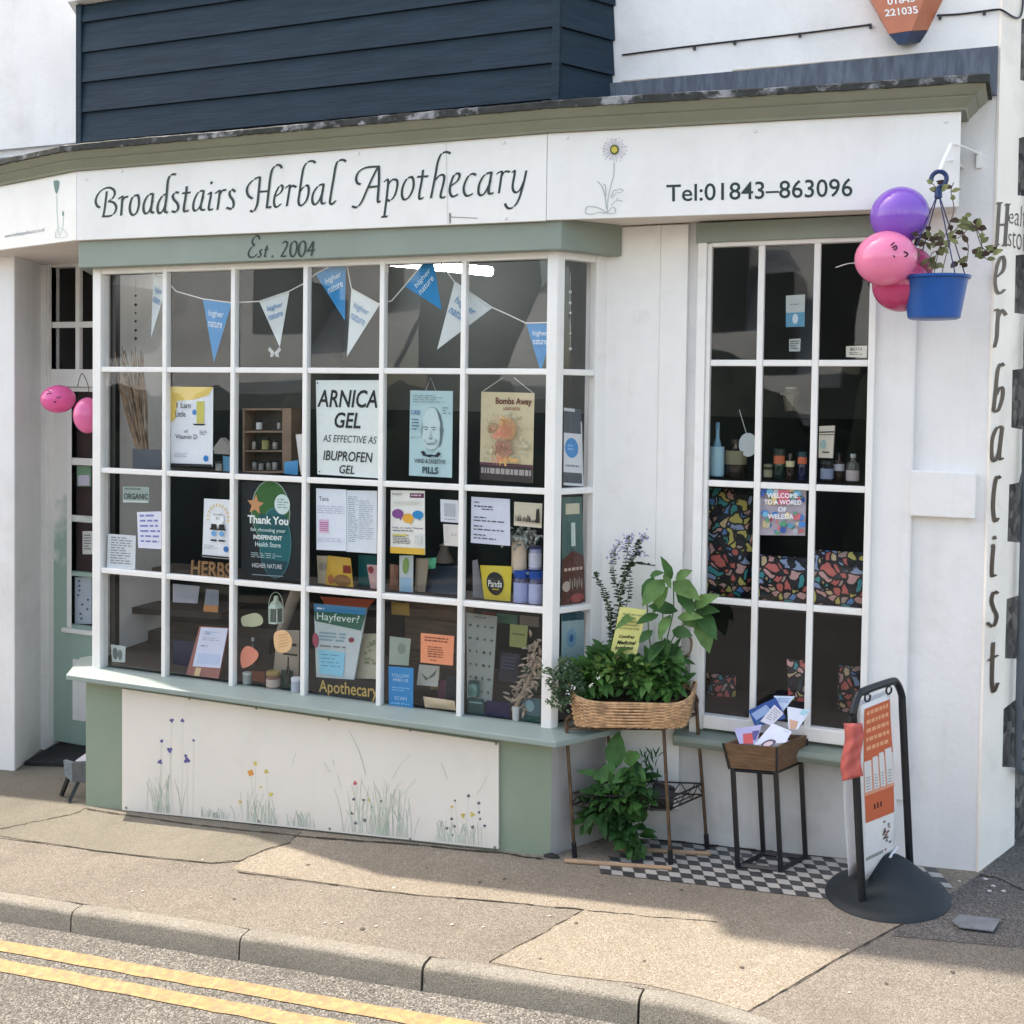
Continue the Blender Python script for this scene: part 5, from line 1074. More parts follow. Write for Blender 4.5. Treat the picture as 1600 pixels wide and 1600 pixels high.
m = MB(); m.tube(smooth_path([onY(*q, .27) for q in ((1020, 1150), (1035, 1160), (1044, 1178), (1045, 1195))], 5), .006, 6); m.tube(smooth_path([onY(*q, .12) for q in ((1070, 990), (1080, 1000), (1078, 1020), (1066, 1026))], 5), .006, 6); tag(m.build("dry_vine", mat("dry_vine", (0.22, 0.15, 0.10), 0.8), None, smooth=True), "curled dry brown vine behind the plants on the stand", "vine")

# wooden box on a black metal stand, full of leaflets
g4 = [onG(1154, 1357), onG(1219, 1364), onG(1260, 1344), onG(1192, 1336)]
sb_ = empty("box_stand", (g4[0]+g4[2])/2, "wooden leaflet box on a thin black square legged metal stand", "stand")
u_ = (g4[1]-g4[0]+g4[2]-g4[3])/2; v_ = (g4[3]-g4[0]+g4[2]-g4[1])/2; o_ = (sum(g4, Vector())/4)
def bs_(a, b, h): return o_+u_*a+v_*b+UPG*h
hB, hT = onY(1205, 1204, o_.y-.06).z-o_.z, onY(1203, 1163, o_.y-.07).z-o_.z
HB_, HT_ = 0.475, 0.59
m = None
def sqtube(mb, a, b, r):
    d = (b-a).normalized(); x = d.orthogonal().normalized() if abs(d.z) < .9 else (u_-d*u_.dot(d)).normalized(); y = d.cross(x)
    mb.prism([a+x*r+y*r, a-x*r+y*r, a-x*r-y*r, a+x*r-y*r], b-a)
cor = [(-.5, -.5), (.5, -.5), (.5, .5), (-.5, .5)]
for i in range(4):
    mm = MB(); sqtube(mm, bs_(*cor[i], 0.0), bs_(*cor[i], HB_), .0105); mm.build("leg", M_black, sb_)
for h_ in (.0115, HB_-.009):
    m = MB()
    for i in range(4): sqtube(m, bs_(cor[i][0]*.9, cor[i][1]*.9, h_).lerp(bs_(*cor[i], h_), .3), bs_(cor[(i+1) % 4][0]*.9, cor[(i+1) % 4][1]*.9, h_).lerp(bs_(*cor[(i+1) % 4], h_), .3), .009)
    m.build("rail", M_black, sb_)
M_bw = mat("stained_plank", (0.15, 0.085, 0.045), 0.5, 0.3, 5, 0.15, 30, stretch=(2, 14, 14), stain=((0.06, 0.03, 0.015), 9, .5, .7, .6))
k0, k1 = 1.10, 1.24
for i in range(4):
    m = MB(); a, b_ = cor[i], cor[(i+1) % 4]; w0, w1 = .08, .08
    def q_(c, h, k): return bs_(c[0]*k, c[1]*k, h)
    m.add([q_(a, HB_, k0), q_(b_, HB_, k0), q_(b_, HT_, k1), q_(a, HT_, k1), q_(a, HB_, k0-.14), q_(b_, HB_, k0-.14), q_(b_, HT_, k1-.14), q_(a, HT_, k1-.14)], [(0, 1, 2, 3), (7, 6, 5, 4), (0, 4, 5, 1), (1, 5, 6, 2), (2, 6, 7, 3), (3, 7, 4, 0)]); m.build("box_side", M_bw, sb_)
m = MB(); m.prism([bs_(*c, HB_+.002) for c in cor], UPG*.01); m.build("box_bottom", M_bw, sb_)
m = MB()
for c in cor: m = MB(); sqtube(m, bs_(c[0]*k0*1.005, c[1]*k0*1.005, HB_-.004), bs_(c[0]*k1*1.005, c[1]*k1*1.005, HT_+.002), .005); m.build("corner_strip", M_black, sb_)
ly = o_.y
def leaflet(label, q, Y, col):
    return Sheet("leaflet", label, "leaflet", q, Y, col, "leaflets standing in the wooden box", .002)
s = leaflet("dark blue leaflet standing at the back of the wooden box", [(1169, 1110), (1212, 1090), (1228, 1122), (1180, 1136)], (ly+.06, ly+.02), (45, 80, 150)); s.poly([(.05, .25), (.62, .12), (.70, .5), (.12, .68)], (150, 175, 215)); s.lines(.1, .75, .6, .95, 2, (60, 130, 160)); s.done()
s = leaflet("pale blue folded leaflet at the very top of the pile", [(1209, 1087), (1242, 1088), (1223, 1112), (1216, 1108)], (ly+.07, ly+.05), (205, 218, 240)); s.lines(.2, .15, .9, .5, 3, (120, 150, 200)); s.done()
s = leaflet("white leaflet with small print leaning in the middle of the pile", [(1210, 1101), (1225, 1115), (1205, 1134), (1188, 1127)], (ly+.03, ly+.0), (225, 222, 235)); s.lines(.15, .1, .85, .8, 6, (160, 165, 160)); s.done()
s = leaflet("curled glossy photo leaflet at the right of the box", [(1230, 1104), (1267, 1110), (1246, 1140), (1232, 1140)], (ly+.03, ly-.02), (215, 222, 235)); s.poly([(.1, .55), (.7, .6), (.8, .98), (.15, .98)], (205, 165, 140)); s.poly([(.65, .02), (.98, .05), (.85, .3), (.6, .25)], (160, 205, 215)); s.done()
s = leaflet("pink and violet leaflet at the left front of the box", [(1147, 1139), (1190, 1132), (1182, 1162), (1155, 1162)], (ly-.02, ly-.05), (190, 185, 225)); s.poly([(.3, .4), (.72, .4), (.8, 1), (.25, 1)], (215, 95, 95)); s.poly([(.68, .3), (.98, .3), (.9, .8), (.78, .8)], (95, 90, 150)); s.done()
s = leaflet("big white leaflet with a round picture in front", [(1207, 1130), (1237, 1143), (1228, 1160), (1178, 1164)], (ly-.04, ly-.07), (228, 232, 248)); s.lines(.3, .1, .9, .4, 3, (150, 165, 205)); s.ell(.45, .98, .22, .25, (90, 85, 110)); s.ell(.45, 1.0, .14, .16, (225, 200, 205)); s.done()
m = MB(); m.prism([bs_(*[.8*k for k in c], HB_+.02) for c in cor], UPG*.075); tag(m.build("leaflet_stack", mat("paper_edges", (0.6, 0.6, 0.66), 0.7, .2, 40, stretch=(1, 1, 12)), None), "stack of leaflets lying flat inside the wooden box", "leaflets")

# swing sign on a rubber base
gA, gB = Vector((-.268, -.21, 0)), Vector((-.085, .105, 0)); gA.z = gz(gA.x, gA.y); gB.z = gz(gB.x, gB.y)
gc = (gA+gB)/2; fx = (gB-gA).normalized(); fy = UPG.cross(fx).normalized()
sg = empty("swing_sign", gc, "black framed swing sign with an orange banner on a heavy rubber base", "swing sign")
hl = (gB-gA).length/2
def sgp(a, b, h): return gc+fx*a+fy*b+UPG*h
m = MB()
def domef(u, v):
    r = v; t = 2*math.pi*u; a, b = math.cos(t)*r, math.sin(t)*r
    side = 0.040*max(0, 1-r**6)**.5 if r < 1 else 0
    hump = 0.135*math.exp(-((a-.22)**2)/.34-(b/.62)**2)*(1-r*r)**.55 if r < 1 else 0
    return sgp(a*.262, b*.262, 0.004+side*.8+hump)
m.grid(domef, 56, 20); m.grid(lambda u, v: sgp(math.cos(2*math.pi*u)*.262*v, math.sin(2*math.pi*u)*.262*v, .003), 56, 2)
m.build("base", mat("black_rubber_base", (0.012, 0.018, 0.023), 0.62, .25, 6, .2, 30), sg, smooth=True)
HS = onY(1401, 1066, gB.y).z-gB.z
hs = 0.915
m = MB(); pth = [sgp(-hl, 0, .02), sgp(-hl, 0, hs-.16), sgp(-hl, 0, hs-.08), sgp(-hl+.035, 0, hs-.015), sgp(-hl+.08, 0, hs), sgp(hl-.08, 0, hs), sgp(hl-.035, 0, hs-.015), sgp(hl, 0, hs-.08), sgp(hl, 0, hs-.16), sgp(hl, 0, .02)]
m.tube(smooth_path(pth, 6), .0165, 12); m.build("frame", mat("black_powder_coat", (0.012, 0.014, 0.018), 0.33), sg, smooth=True)
for a in (-.075, .085):
    m = MB(); cc = sgp(a, 0, hs-.032); m.tube([cc+fx*(.020*math.cos(t))+UPG*(.018*math.sin(t)) for t in [2.0+.33*i for i in range(15)]], .0045, 7); m.tube([sgp(a, 0, hs-.012), sgp(a+.006, 0, hs-.018)], .007, 6)
    m.build("hook", M_black, sg, smooth=True)
def ban(nm, a0, a1, hT_, hB__, bow, off, col):
    m = MB(); 
    def fn(u, v): return sgp(a0+(a1-a0)*u, off+(.055*v if nm == 'banner' else .03+.075*v)+bow*math.sin(math.pi*v*.9)*(.6+.4*u)+.012*math.sin(5*v+u), hT_+(hB__-hT_)*v)
    m.grid(fn, 8, 16); return m.build(nm, flat(col), sg, smooth=True, solid=.002, recalc=False), fn
b_o, bf = ban("banner", -.135, .100, hs-.052, .09, -.02, -.006, (226, 222, 220))
ban("rear_banner", -.11, .150, hs-.055, .085, .05, .012, (222, 226, 232))
def pr(u0, v0, u1, v1, col, nm, lay=1, nn=6):
    m = MB()
    def fn(u, v):
        p = bf(u0+(u1-u0)*u, v0+(v1-v0)*v); return p-fy*(.002+.0006*lay) if (CAM-p).dot(fy) < 0 else p+fy*(.002+.0006*lay)
    m.grid(fn, 4, nn); return m.build(nm, flat(col), b_o, recalc=False, smooth=True)
OR_ = (196, 98, 62)
pr(.12, .03, .97, .33, OR_, "orange_block"); pr(.10, .52, .92, .67, OR_, "orange_strip")
pr(.10, .33, .95, .53, (214, 150, 122), "orange_tint", 0)
for k, t in enumerate((.05, .10, .15, .20, .25)): 
    u = .2
    while u < .85: 
        w_ = rnd.uniform(.06, .15); pr(u, t, min(u+w_, .9), t+.022, (226, 160, 120), "small_print", 2, 2); u += w_+.03
for k, (u0, u1) in enumerate(((.12, .32), (.37, .52), (.56, .70), (.74, .93))):
    pr(u0, .33-.01*k, u1, .50, (212, 208, 206), "white_column", 2)
    for t in range(5): pr(u0+.03, .42+.016*t, u1-.04, .425+.016*t, (150, 140, 136), "small_print", 3, 2)
for k in range(3): pr(.34+.09*k, .58, .38+.09*k, .61, (40, 30, 28), "symbol", 2, 2)
for k in range(22): u, v = .66+rnd.gauss(0, .06), .77+rnd.gauss(0, .05); pr(u, v, u+.05, v+.012, rnd.choice(((70, 65, 62), (120, 110, 105), (150, 90, 70))), "plant_picture", 2, 2)
for k in range(9): pr(.10+.06*k, .865, .145+.06*k, .885, (150, 155, 150), "small_print", 2, 2)
m = MB(); m.tube([sgp(.02, -.01, .165), sgp(.14, .03, .165)], .006, 6); m.build("clip", mat("white_plastic", (0.75, 0.76, 0.78), .4), sg)
# red bag tied to the frame
m = MB(); pb = gA+UPG*.62
def bagf(u, v):
    p = onY(1316+31*u+(2-3*v)*(1-u)+2.5*math.sin(v*7), 1130+(90-8*u)*v+5*(1-u)*math.sin(v*3)-(0), gA.y-.035+.006*math.sin(u*9+v*3)-.012*math.sin(u*math.pi)+.004*math.sin(v*23+u*5)); return p
m.grid(bagf, 14, 18); bag = m.build("red_bag", M_bag, None, smooth=True, solid=.003, recalc=False); tag(bag, "crumpled translucent red bag tied to the left post of the swing sign", "bag")
# small grey wooden planter by the door
tq = empty("wooden_trough", onG(122, 1248), "small grey slatted wooden trough on splayed legs half hidden by the bay", "planter")
def T3(px, py, Y=.02): return onY(px, py, Y)
m = MB(); m.prism([T3(99, 1188, .05), T3(112, 1192, .05), T3(113, 1222, .05), T3(101, 1212, .05)], (0, .02, 0)); m.build("end_panel", mat("weathered_blue_wood", (0.17, 0.20, 0.22), .8, .25, 20, stretch=(1, 1, 8)), tq)
m = MB(); m.prism([T3(112, 1192, .05), T3(150, 1190, .06), T3(150, 1224, .06), T3(113, 1222, .05)], (.0, .03, 0)); m.build("side_panel", mat("weathered_grey_wood", (0.10, 0.105, 0.11), .8, .25, 20), tq)
for a, b_ in ((T3(108, 1212, .07), T3(96, 1243, .05)), (T3(122, 1222, .04), T3(108, 1253, -.02))): m = MB(); sqtube(m, a, b_, .010); m.build("leg", M_black, tq)
m = MB()
for i in range(3): m.prism([T3(118+9*i, 1188-5*i, .09), T3(136+9*i, 1176-4*i, .09), T3(142+9*i, 1190, .08), T3(122+9*i, 1194, .08)], (0, .004, .0))
tag(m.build("paper_sheets", mat("pale_lilac_paper", (0.6, 0.58, 0.66), .7), None), "loose pale papers lying in the small grey trough", "papers")
m = MB(); m.lathe(onG(862, 1340, .0), UPG, [(.035, 0), (.03, .012), (.012, .02)], 10, 1.3, .6); tag(m.build("dark_stone", mat("dark_stone", (0.02, 0.02, 0.02), .8), None, smooth=True), "small black stone at the foot of the bay corner", "stone")
for i in range(60):
    pass
m = MB()
for q in ((1499, 1377), (1540, 1373), (1552, 1384), (1568, 1392), (1546, 1392)):
    p = onG(*q, .003); m.lathe(p, UPG, [(rnd.uniform(.005, .010), 0), (.005, .003), (.001, .005)], 6, 1.3)
tag(m.build("pale_rubble", mat("pale_rubble", (0.5, 0.48, 0.45), .9), None), "few pale crumbs of mortar lying by the corner of the wall", "rubble", kind='stuff')
# ---------------------------------------------------------------- behind the panes: posters, papers and goods
YG = 0.036                                          # stuck to the inside of the glass
WH = (226, 228, 232)
INK = (38, 42, 46)
s = Sheet("poster", "white poster with a yellow corner about vitamin D, standing in the second column", "poster", [(267, 604), (333, 605), (332, 729), (267, 727)], .06, (222, 226, 232))
s.poly([(0, 0), (1, 0), (.9, .10), (.55, .16), (.15, .18), (.12, .40), (0, .46)], (222, 196, 105)); s.rect(.62, .18, .80, .46, (196, 190, 96)); s.poly([(.52, .465), (.85, .465), (.78, .485), (.58, .485)], (30, 34, 34)); s.ell(.57, .32, .05, .035, (70, 130, 200)); s.ell(.85, .90, .06, .04, (40, 120, 190)); s.text("1 Lam", .15, .20, .48, .27, INK); s.text("Little", .12, .31, .36, .38, INK); s.text("of", .33, .54, .42, .58, INK); s.text("Vitamin D", .12, .60, .64, .66, INK); s.lines(.70, .55, .88, .61, 3, (120, 130, 140)); s.lines(.1, .84, .45, .90, 3, (185, 190, 200)); s.rect(0, .972, 1, .998, (30, 30, 34)); s.done()
s = Sheet("sticker", "small grey ORGANIC sticker high in the leftmost column", "sticker", [(192, 760), (233, 761), (233, 786), (192, 785)], YG, (150, 165, 160)); s.text("ORGANIC", .05, .42, .96, .78, (30, 38, 36), .02); s.lines(.08, .1, .7, .3, 1, (95, 105, 102)); s.rect(.03, .88, .97, .97, (205, 212, 210)); s.done()
s = Sheet("notice", "white notice handwritten in blue in the leftmost column", "notice", [(214, 800), (252, 799), (252, 858), (216, 856)], YG, (224, 224, 240)); s.lines(.12, .08, .95, .92, 6, (120, 130, 190), .35, .3); s.done()
s = Sheet("notice", "small typed notice at the bottom left of the third pane row", "notice", [(169, 834), (212, 837), (211, 890), (167, 887)], YG-.002, (210, 214, 218)); s.lines(.12, .08, .9, .9, 11, (130, 134, 140), .4, .2); s.done()
s = Sheet("poster", "white poster with a yellow sun and two dark cups beside the Thank You board", "poster", [(319, 779), (360, 781), (360, 874), (316, 870)], YG+.01, (224, 228, 234))
for k in range(12): a = math.pi*(.95+1.1*k/11); s.poly([(.55+.30*math.cos(a), .32+.17*math.sin(a)), (.55+.42*math.cos(a-.07), .32+.25*math.sin(a-.07)), (.55+.42*math.cos(a+.07), .32+.25*math.sin(a+.07))], (226, 196, 110))
s.ell(.55, .33, .24, .12, (236, 238, 240)); s.text("VITAMIN", .38, .24, .72, .28, INK); s.text("D", .5, .30, .62, .34, INK)
for u in (.32, .62): s.rect(u, .42, u+.2, .49, (28, 30, 34)); s.rect(u-.04, .49, u+.24, .52, (28, 30, 34)); s.ell(u+.1, .58, .09, .045, (110, 165, 215)); s.rect(u, .68, u+.22, .71, (28, 30, 34))
s.ell(.88, .83, .09, .05, (50, 110, 175)); s.lines(.1, .78, .6, .86, 4, (170, 176, 184)); s.rect(.0, .955, 1, .985, (40, 42, 48)); s.done()
m = MB(); hq_ = [(299, 898.5), (362, 905), (362, 880), (300, 875)]; put_text(m, "HERBS", lambda u, v: onY(*bil(hq_, u, v), .10), .015)
o = m.build("herbs_lettering", mat("brown_wood_letters", (0.30, 0.17, 0.08), .6), None, solid=.012, recalc=False); tag(o, "brown wooden HERBS letters standing on a shelf in the second column", "letters")
s = Sheet("window_board", "dark window board with a green oval reading Thank You for choosing your independent health store", "sign", [(377, 752), (470, 757), (470, 908), (377, 902)], YG, (13, 22, 30))
s.ell(.50, .30, .33, .33, (150, 168, 160)); s.ell(.50, .30, .315, .32, (52, 98, 48)); s.poly([(.5+.315*math.cos(t), .30+.32*math.sin(t)) for t in [.25+.1*i for i in range(27)]], (44, 92, 74))
s.ell(.58, .62, .27, .37, (70, 120, 125)); s.ell(.58, .62, .255, .36, (16, 92, 98)); s.poly([(.58+.255*math.cos(t), .62+.36*math.sin(t)) for t in [.55+.1*i for i in range(22)]], (14, 58, 70)); s.rect(.30, .33, .78, .52, (20, 80, 84))
s.poly([(.25+.15*(1 if i % 2 == 0 else .45)*math.sin(math.pi*i/5+.1), .235-.11*(1 if i % 2 == 0 else .45)*math.cos(math.pi*i/5+.1)) for i in range(10)], (190, 140, 95)); s.ell(.70, .215, .13, .105, (200, 215, 212)); s.lines(.62, .16, .80, .27, 4, (120, 150, 150), .35, .07)
s.text("Thank You", .12, .345, .80, .43, (225, 232, 230), .03); s.text("for choosing your", .17, .47, .76, .52, (200, 222, 220), .01); s.text("INDEPENDENT", .22, .545, .70, .59, (225, 232, 230), .03); s.text("Health Store", .25, .615, .68, .665, (200, 222, 220), .01); s.lines(.18, .73, .76, .79, 3, (150, 175, 178), .4, .12); s.text("HIGHER NATURE", .20, .84, .70, .885, (205, 212, 214)); s.rect(.2, .955, .72, .965, (120, 135, 140)); s.done()
s = Sheet("poster", "large white ARNICA GEL poster in the fourth column", "poster", [(493.5, 594), (594, 594), (594, 747.5), (496, 741)], YG, (218, 226, 224))
s.text("ARNICA", .015, .10, .96, .285, (34, 38, 40), .018, .22); s.text("GEL", .29, .335, .70, .50, (34, 38, 40), .018, .22); s.text("AS EFFECTIVE AS", .10, .575, .95, .65, (52, 58, 58), .0, .22); s.text("IBUPROFEN", .10, .74, .89, .845, (40, 44, 46), .012, .22); s.text("GEL", .36, .885, .60, .975, (40, 44, 46), .012, .22)
s.ell(.03, .03, .012, .008, (60, 60, 60)); s.ell(.04, .97, .012, .008, (60, 60, 60)); s.done()
s = Sheet("poster", "pale blue hanging poster with an old man's portrait and Wind & Digestive Pills", "poster", [(641, 610), (707.5, 611), (706, 746.5), (639, 743)], .075, (178, 206, 210))
P_ = (178, 206, 210)
s.ell(.285, .47, .035, .035, (166, 186, 188)); s.ell(.775, .46, .03, .035, (120, 140, 144)); s.poly([(.53+.25*math.cos(t), .44+.26*math.sin(t)) for t in [.314*i for i in range(20)]], (150, 174, 178)); s.poly([(.51+.225*math.cos(t), .445+.25*math.sin(t)) for t in [.314*i for i in range(20)]], (192, 212, 214)); s.poly([(.62, .20), (.72, .27), (.775, .38), (.785, .50), (.76, .60), (.70, .66), (.72, .56), (.71, .46), (.72, .38), (.68, .30)], (96, 114, 120)); s.poly([(.30, .36), (.27, .46), (.29, .56), (.32, .50), (.33, .42)], (140, 162, 166))
for u in (.385, .57): s.poly([(u-.06, .425), (u, .415), (u+.07, .425), (u+.06, .436), (u, .428), (u-.05, .436)], (116, 132, 138)); s.ell(u+.01, .452, .036, .007, (92, 108, 114))
s.poly([(.50, .45), (.54, .53), (.57, .555), (.47, .56), (.45, .55), (.49, .53)], (158, 178, 180)); s.poly([(.46, .555), (.56, .552), (.53, .565), (.48, .566)], (104, 122, 128)); s.poly([(.40, .615), (.50, .605), (.63, .60), (.60, .622), (.50, .628), (.43, .628)], (128, 146, 150)); s.poly([(.40, .655), (.50, .685), (.62, .665), (.56, .70), (.47, .70)], (150, 172, 176)); s.poly([(.36, .56), (.42, .60), (.40, .615), (.35, .585)], (166, 186, 188)); s.poly([(.62, .55), (.68, .58), (.65, .61), (.60, .59)], (150, 172, 176))
s.poly([(.28, .71), (.36, .70), (.42, .745), (.52, .74), (.62, .745), (.70, .705), (.76, .73), (.68, .77), (.55, .76), (.50, .775), (.42, .765), (.34, .76)], (28, 36, 48)); s.text("WIND & DIGESTIVE", .14, .795, .86, .845, (36, 46, 60), .02); s.text("PILLS", .33, .885, .70, .965, (30, 48, 62), .03); s.text("CURED", .04, .23, .26, .28, (50, 90, 150), .02); s.lines(.06, .33, .26, .48, 4, (90, 120, 150), .4, .2); s.lines(.78, .19, .97, .28, 3, (110, 130, 140), .4, .2); s.lines(.08, .05, .85, .15, 4, (140, 160, 165), .4, .15); s.lines(.05, .54, .28, .57, 2, (120, 140, 150), .4, .2); s.done()
m = MB(); m.tube([onY(665, 611, .078), onY(673, 590, .078), onY(681, 611, .078)], .0012, 4); m.build("string", mat("white_string", (.7, .7, .7), .7), s.root)
s = Sheet("poster", "cream hanging poster titled Bombs Away with a flushed baby picture", "poster", [(752, 612), (835, 614), (832, 755), (749.5, 749)], .075, (204, 192, 158))
s.rect(0, .80, 1, 1, (62, 52, 54)); s.rect(0, .81, 1, .825, (110, 60, 80)); s.lines(.03, .86, .97, .93, 1, (165, 160, 158), .9, .08); s.text("Bombs Away", .28, .06, .96, .155, (110, 62, 54), .03); s.text("LOVETOOTH", .43, .165, .74, .20, (140, 80, 66), .02)
for k in range(46): s.ell(rnd.uniform(.07, .93), rnd.uniform(.22, .77), rnd.uniform(.02, .06), rnd.uniform(.01, .03), rnd.choice(((206, 196, 164), (192, 184, 152), (198, 190, 160), (190, 190, 164))))
s.ell(.25, .40, .08, .06, (182, 160, 124)); s.poly([(.34, .54), (.60, .54), (.63, .68), (.52, .74), (.32, .68)], (172, 134, 112)); s.ell(.54, .41, .17, .12, (190, 150, 112)); s.ell(.50, .44, .12, .08, (202, 146, 120)); s.ell(.48, .75, .1, .03, (198, 140, 112)); s.ell(.68, .755, .1, .025, (204, 168, 114))
for cx, cy, sx_, sy_, n_, cols in ((.24, .40, .05, .05, 26, ((176, 150, 112), (160, 120, 90), (186, 168, 134))), (.46, .62, .09, .05, 40, ((160, 120, 100), (150, 112, 94), (170, 134, 112))), (.53, .42, .09, .06, 70, ((190, 142, 104), (200, 150, 116), (178, 128, 92), (206, 134, 112))), (.57, .32, .07, .025, 40, ((200, 164, 112), (184, 142, 96), (168, 124, 84))), (.46, .46, .05, .03, 34, ((208, 124, 108), (196, 116, 98), (214, 150, 128))), (.46, .75, .06, .02, 20, ((196, 120, 98), (206, 140, 112))), (.68, .75, .06, .02, 18, ((206, 166, 104), (196, 150, 92)))):
    for k in range(n_):
        a_ = rnd.uniform(0, 3.14); u, v, r1, r2 = rnd.gauss(cx, sx_), min(.785, rnd.gauss(cy, sy_)), rnd.uniform(.012, .035), rnd.uniform(.004, .010); c_, q_ = math.cos(a_), math.sin(a_)*.6
        s.poly([(u-r1*c_-r2, v-r1*q_-r2*.5), (u-r1*c_*.2+r2, v-r1*q_-r2), (u+r1*c_+r2, v+r1*q_), (u+r1*c_*.2-r2, v+r1*q_+r2)], rnd.choice(cols))
s.done()
m = MB(); m.tube([onY(752, 613, .078), onY(786, 590, .078)], .0016, 4); m.tube([onY(803, 590, .078), onY(834, 615, .078)], .0016, 4); m.build("string", MC["white_string"], s.root)
s = Sheet("notice", "white sheet with a tiny pink chart at the left of the fourth column", "notice", [(494, 763), (541, 765), (541, 861), (494.5, 859)], YG, (218, 224, 234)); s.text("Tara", .1, .13, .42, .20, (70, 74, 92)); s.lines(.05, .28, .95, .42, 4, (165, 172, 190), .3, .2); s.rect(.1, .50, .42, .72, (214, 180, 205)); s.lines(.13, .54, .40, .70, 5, (165, 96, 140), .55, .06); s.lines(.05, .80, .9, .88, 3, (175, 180, 196), .3, .2); s.done()
s = Sheet("notice", "white price list sheet at the right of the fourth column", "notice", [(540, 766), (589, 767), (588.5, 865), (541, 862)], YG+.004, (214, 222, 230)); s.lines(.08, .10, .40, .85, 24, (150, 158, 170), .35, .18); s.lines(.42, .16, .9, .80, 19, (172, 178, 190), .35, .2); s.done()
s = Sheet("poster", "white and yellow poster with purple, amber and blue speech bubbles", "poster", [(610.5, 766), (663.5, 767), (664, 867), (610, 864)], YG, (226, 226, 220))
s.rect(.57, .04, .98, .11, (92, 30, 72)); s.lines(.6, .06, .95, .09, 1, (200, 180, 196), .8, .1); s.rect(0, .90, 1, 1, (214, 174, 66)); s.ell(.22, .37, .17, .075, (128, 72, 138)); s.poly([(.25, .42), (.34, .42), (.30, .48)], (128, 72, 138)); s.ell(.52, .435, .16, .075, (222, 166, 62)); s.poly([(.55, .49), (.64, .48), (.62, .54)], (222, 166, 62)); s.ell(.81, .375, .16, .065, (40, 134, 190)); s.poly([(.78, .42), (.88, .42), (.88, .47)], (40, 134, 190)); s.text("Help us make Thanet", .06, .575, .96, .605, (88, 50, 110), .02); s.lines(.08, .625, .75, .645, 1, (110, 112, 120), .8, .1); s.lines(.08, .70, .60, .85, 6, (90, 92, 90), .45, .1); s.rect(.08, .69, .5, .715, (206, 190, 80)); s.rect(.72, .70, .92, .84, (206, 208, 206)); s.lines(.06, .04, .4, .08, 1, (176, 180, 180), .7, .1); s.lines(.1, .16, .9, .22, 2, (206, 206, 200), .7, .1); s.done()
s = Sheet("notice", "small white card with a faint grey stamp in the fifth column", "notice", [(688, 780), (716, 782), (716, 817), (688.5, 815)], YG, (208, 212, 220)); s.rect(.22, .16, .85, .74, (172, 176, 184)); s.lines(.25, .84, .9, .92, 1, (140, 145, 150), .6, .2); s.done()
s = Sheet("notice", "cream card with a tiny drawing under the stamped card", "notice", [(692.5, 819), (716, 820), (716, 854), (694, 852)], YG, (212, 208, 204)); s.lines(.5, .42, .9, .56, 2, (130, 130, 132), .3, .3); s.lines(.1, .1, .35, .9, 7, (190, 186, 182), .4, .2); s.done()
s = Sheet("notice", "typed white sheet at the top left of the sixth column", "notice", [(736.5, 776), (796.5, 780), (797, 853), (735.5, 848)], YG, (204, 208, 222)); s.lines(.08, .10, .22, .13, 1, (60, 64, 72), .7, .3); s.lines(.08, .18, .78, .22, 1, (60, 64, 72), .7, .1); s.lines(.28, .24, .6, .27, 1, (60, 64, 72), .7, .1)
for v in (.42, .61, .80): s.lines(.08, v, .4, v+.03, 1, (70, 74, 82), .8, .12); s.lines(.08, v+.07, .9, v+.10, 1, (80, 84, 92), .8, .14)
s.done()
s = Sheet("photo_card", "black and white photograph card beside the typed sheet", "photo", [(803.5, 784), (847, 787), (846, 825), (803, 821)], YG, (206, 198, 180)); s.rect(.03, .04, .97, .86, (196, 188, 168))
for k in range(16): s.rect(rnd.uniform(.05, .8), rnd.uniform(.45, .7), 0, 0, (60, 58, 52)) if False else s.poly([(u, .80-h_) if i else (u, .80) for i, (u, h_) in enumerate([(.05+.055*k, 0), (.05+.055*k, rnd.uniform(.05, .4)), (.05+.055*k+.04, rnd.uniform(.05, .3)), (.05+.055*k+.045, 0)])], rnd.choice(((52, 50, 46), (92, 88, 80), (130, 124, 110))))
s.poly([(.80, .80), (.82, .25), (.92, .2), (.95, .80)], (44, 42, 40)); s.done()
s = Sheet("notice", "orange paper note stuck low in the fifth column", "notice", [(657.5, 989), (709.5, 994), (707.5, 1040), (657, 1035)], YG, (222, 142, 104)); s.lines(.12, .1, .9, .3, 2, (120, 64, 44), .45, .12); s.lines(.22, .42, .7, .82, 5, (120, 64, 44), .4, .12); s.lines(.3, .86, .5, .92, 1, (150, 84, 60), .5, .12); s.done()
s = Sheet("notice", "bright blue social media notice at the foot of the fifth column", "notice", [(607, 1041), (646, 1044), (645, 1110), (607.5, 1106)], YG, (42, 128, 186)); s.text("FOLLOW", .15, .16, .85, .24, (170, 205, 228)); s.text("FIND US", .2, .27, .8, .34, (190, 215, 232)); s.lines(.15, .48, .85, .60, 2, (120, 180, 215), .4, .15); s.text("SCAN", .25, .70, .75, .78, (180, 210, 230)); s.lines(.1, .85, .9, .90, 1, (120, 180, 215), .7, .15); s.done()
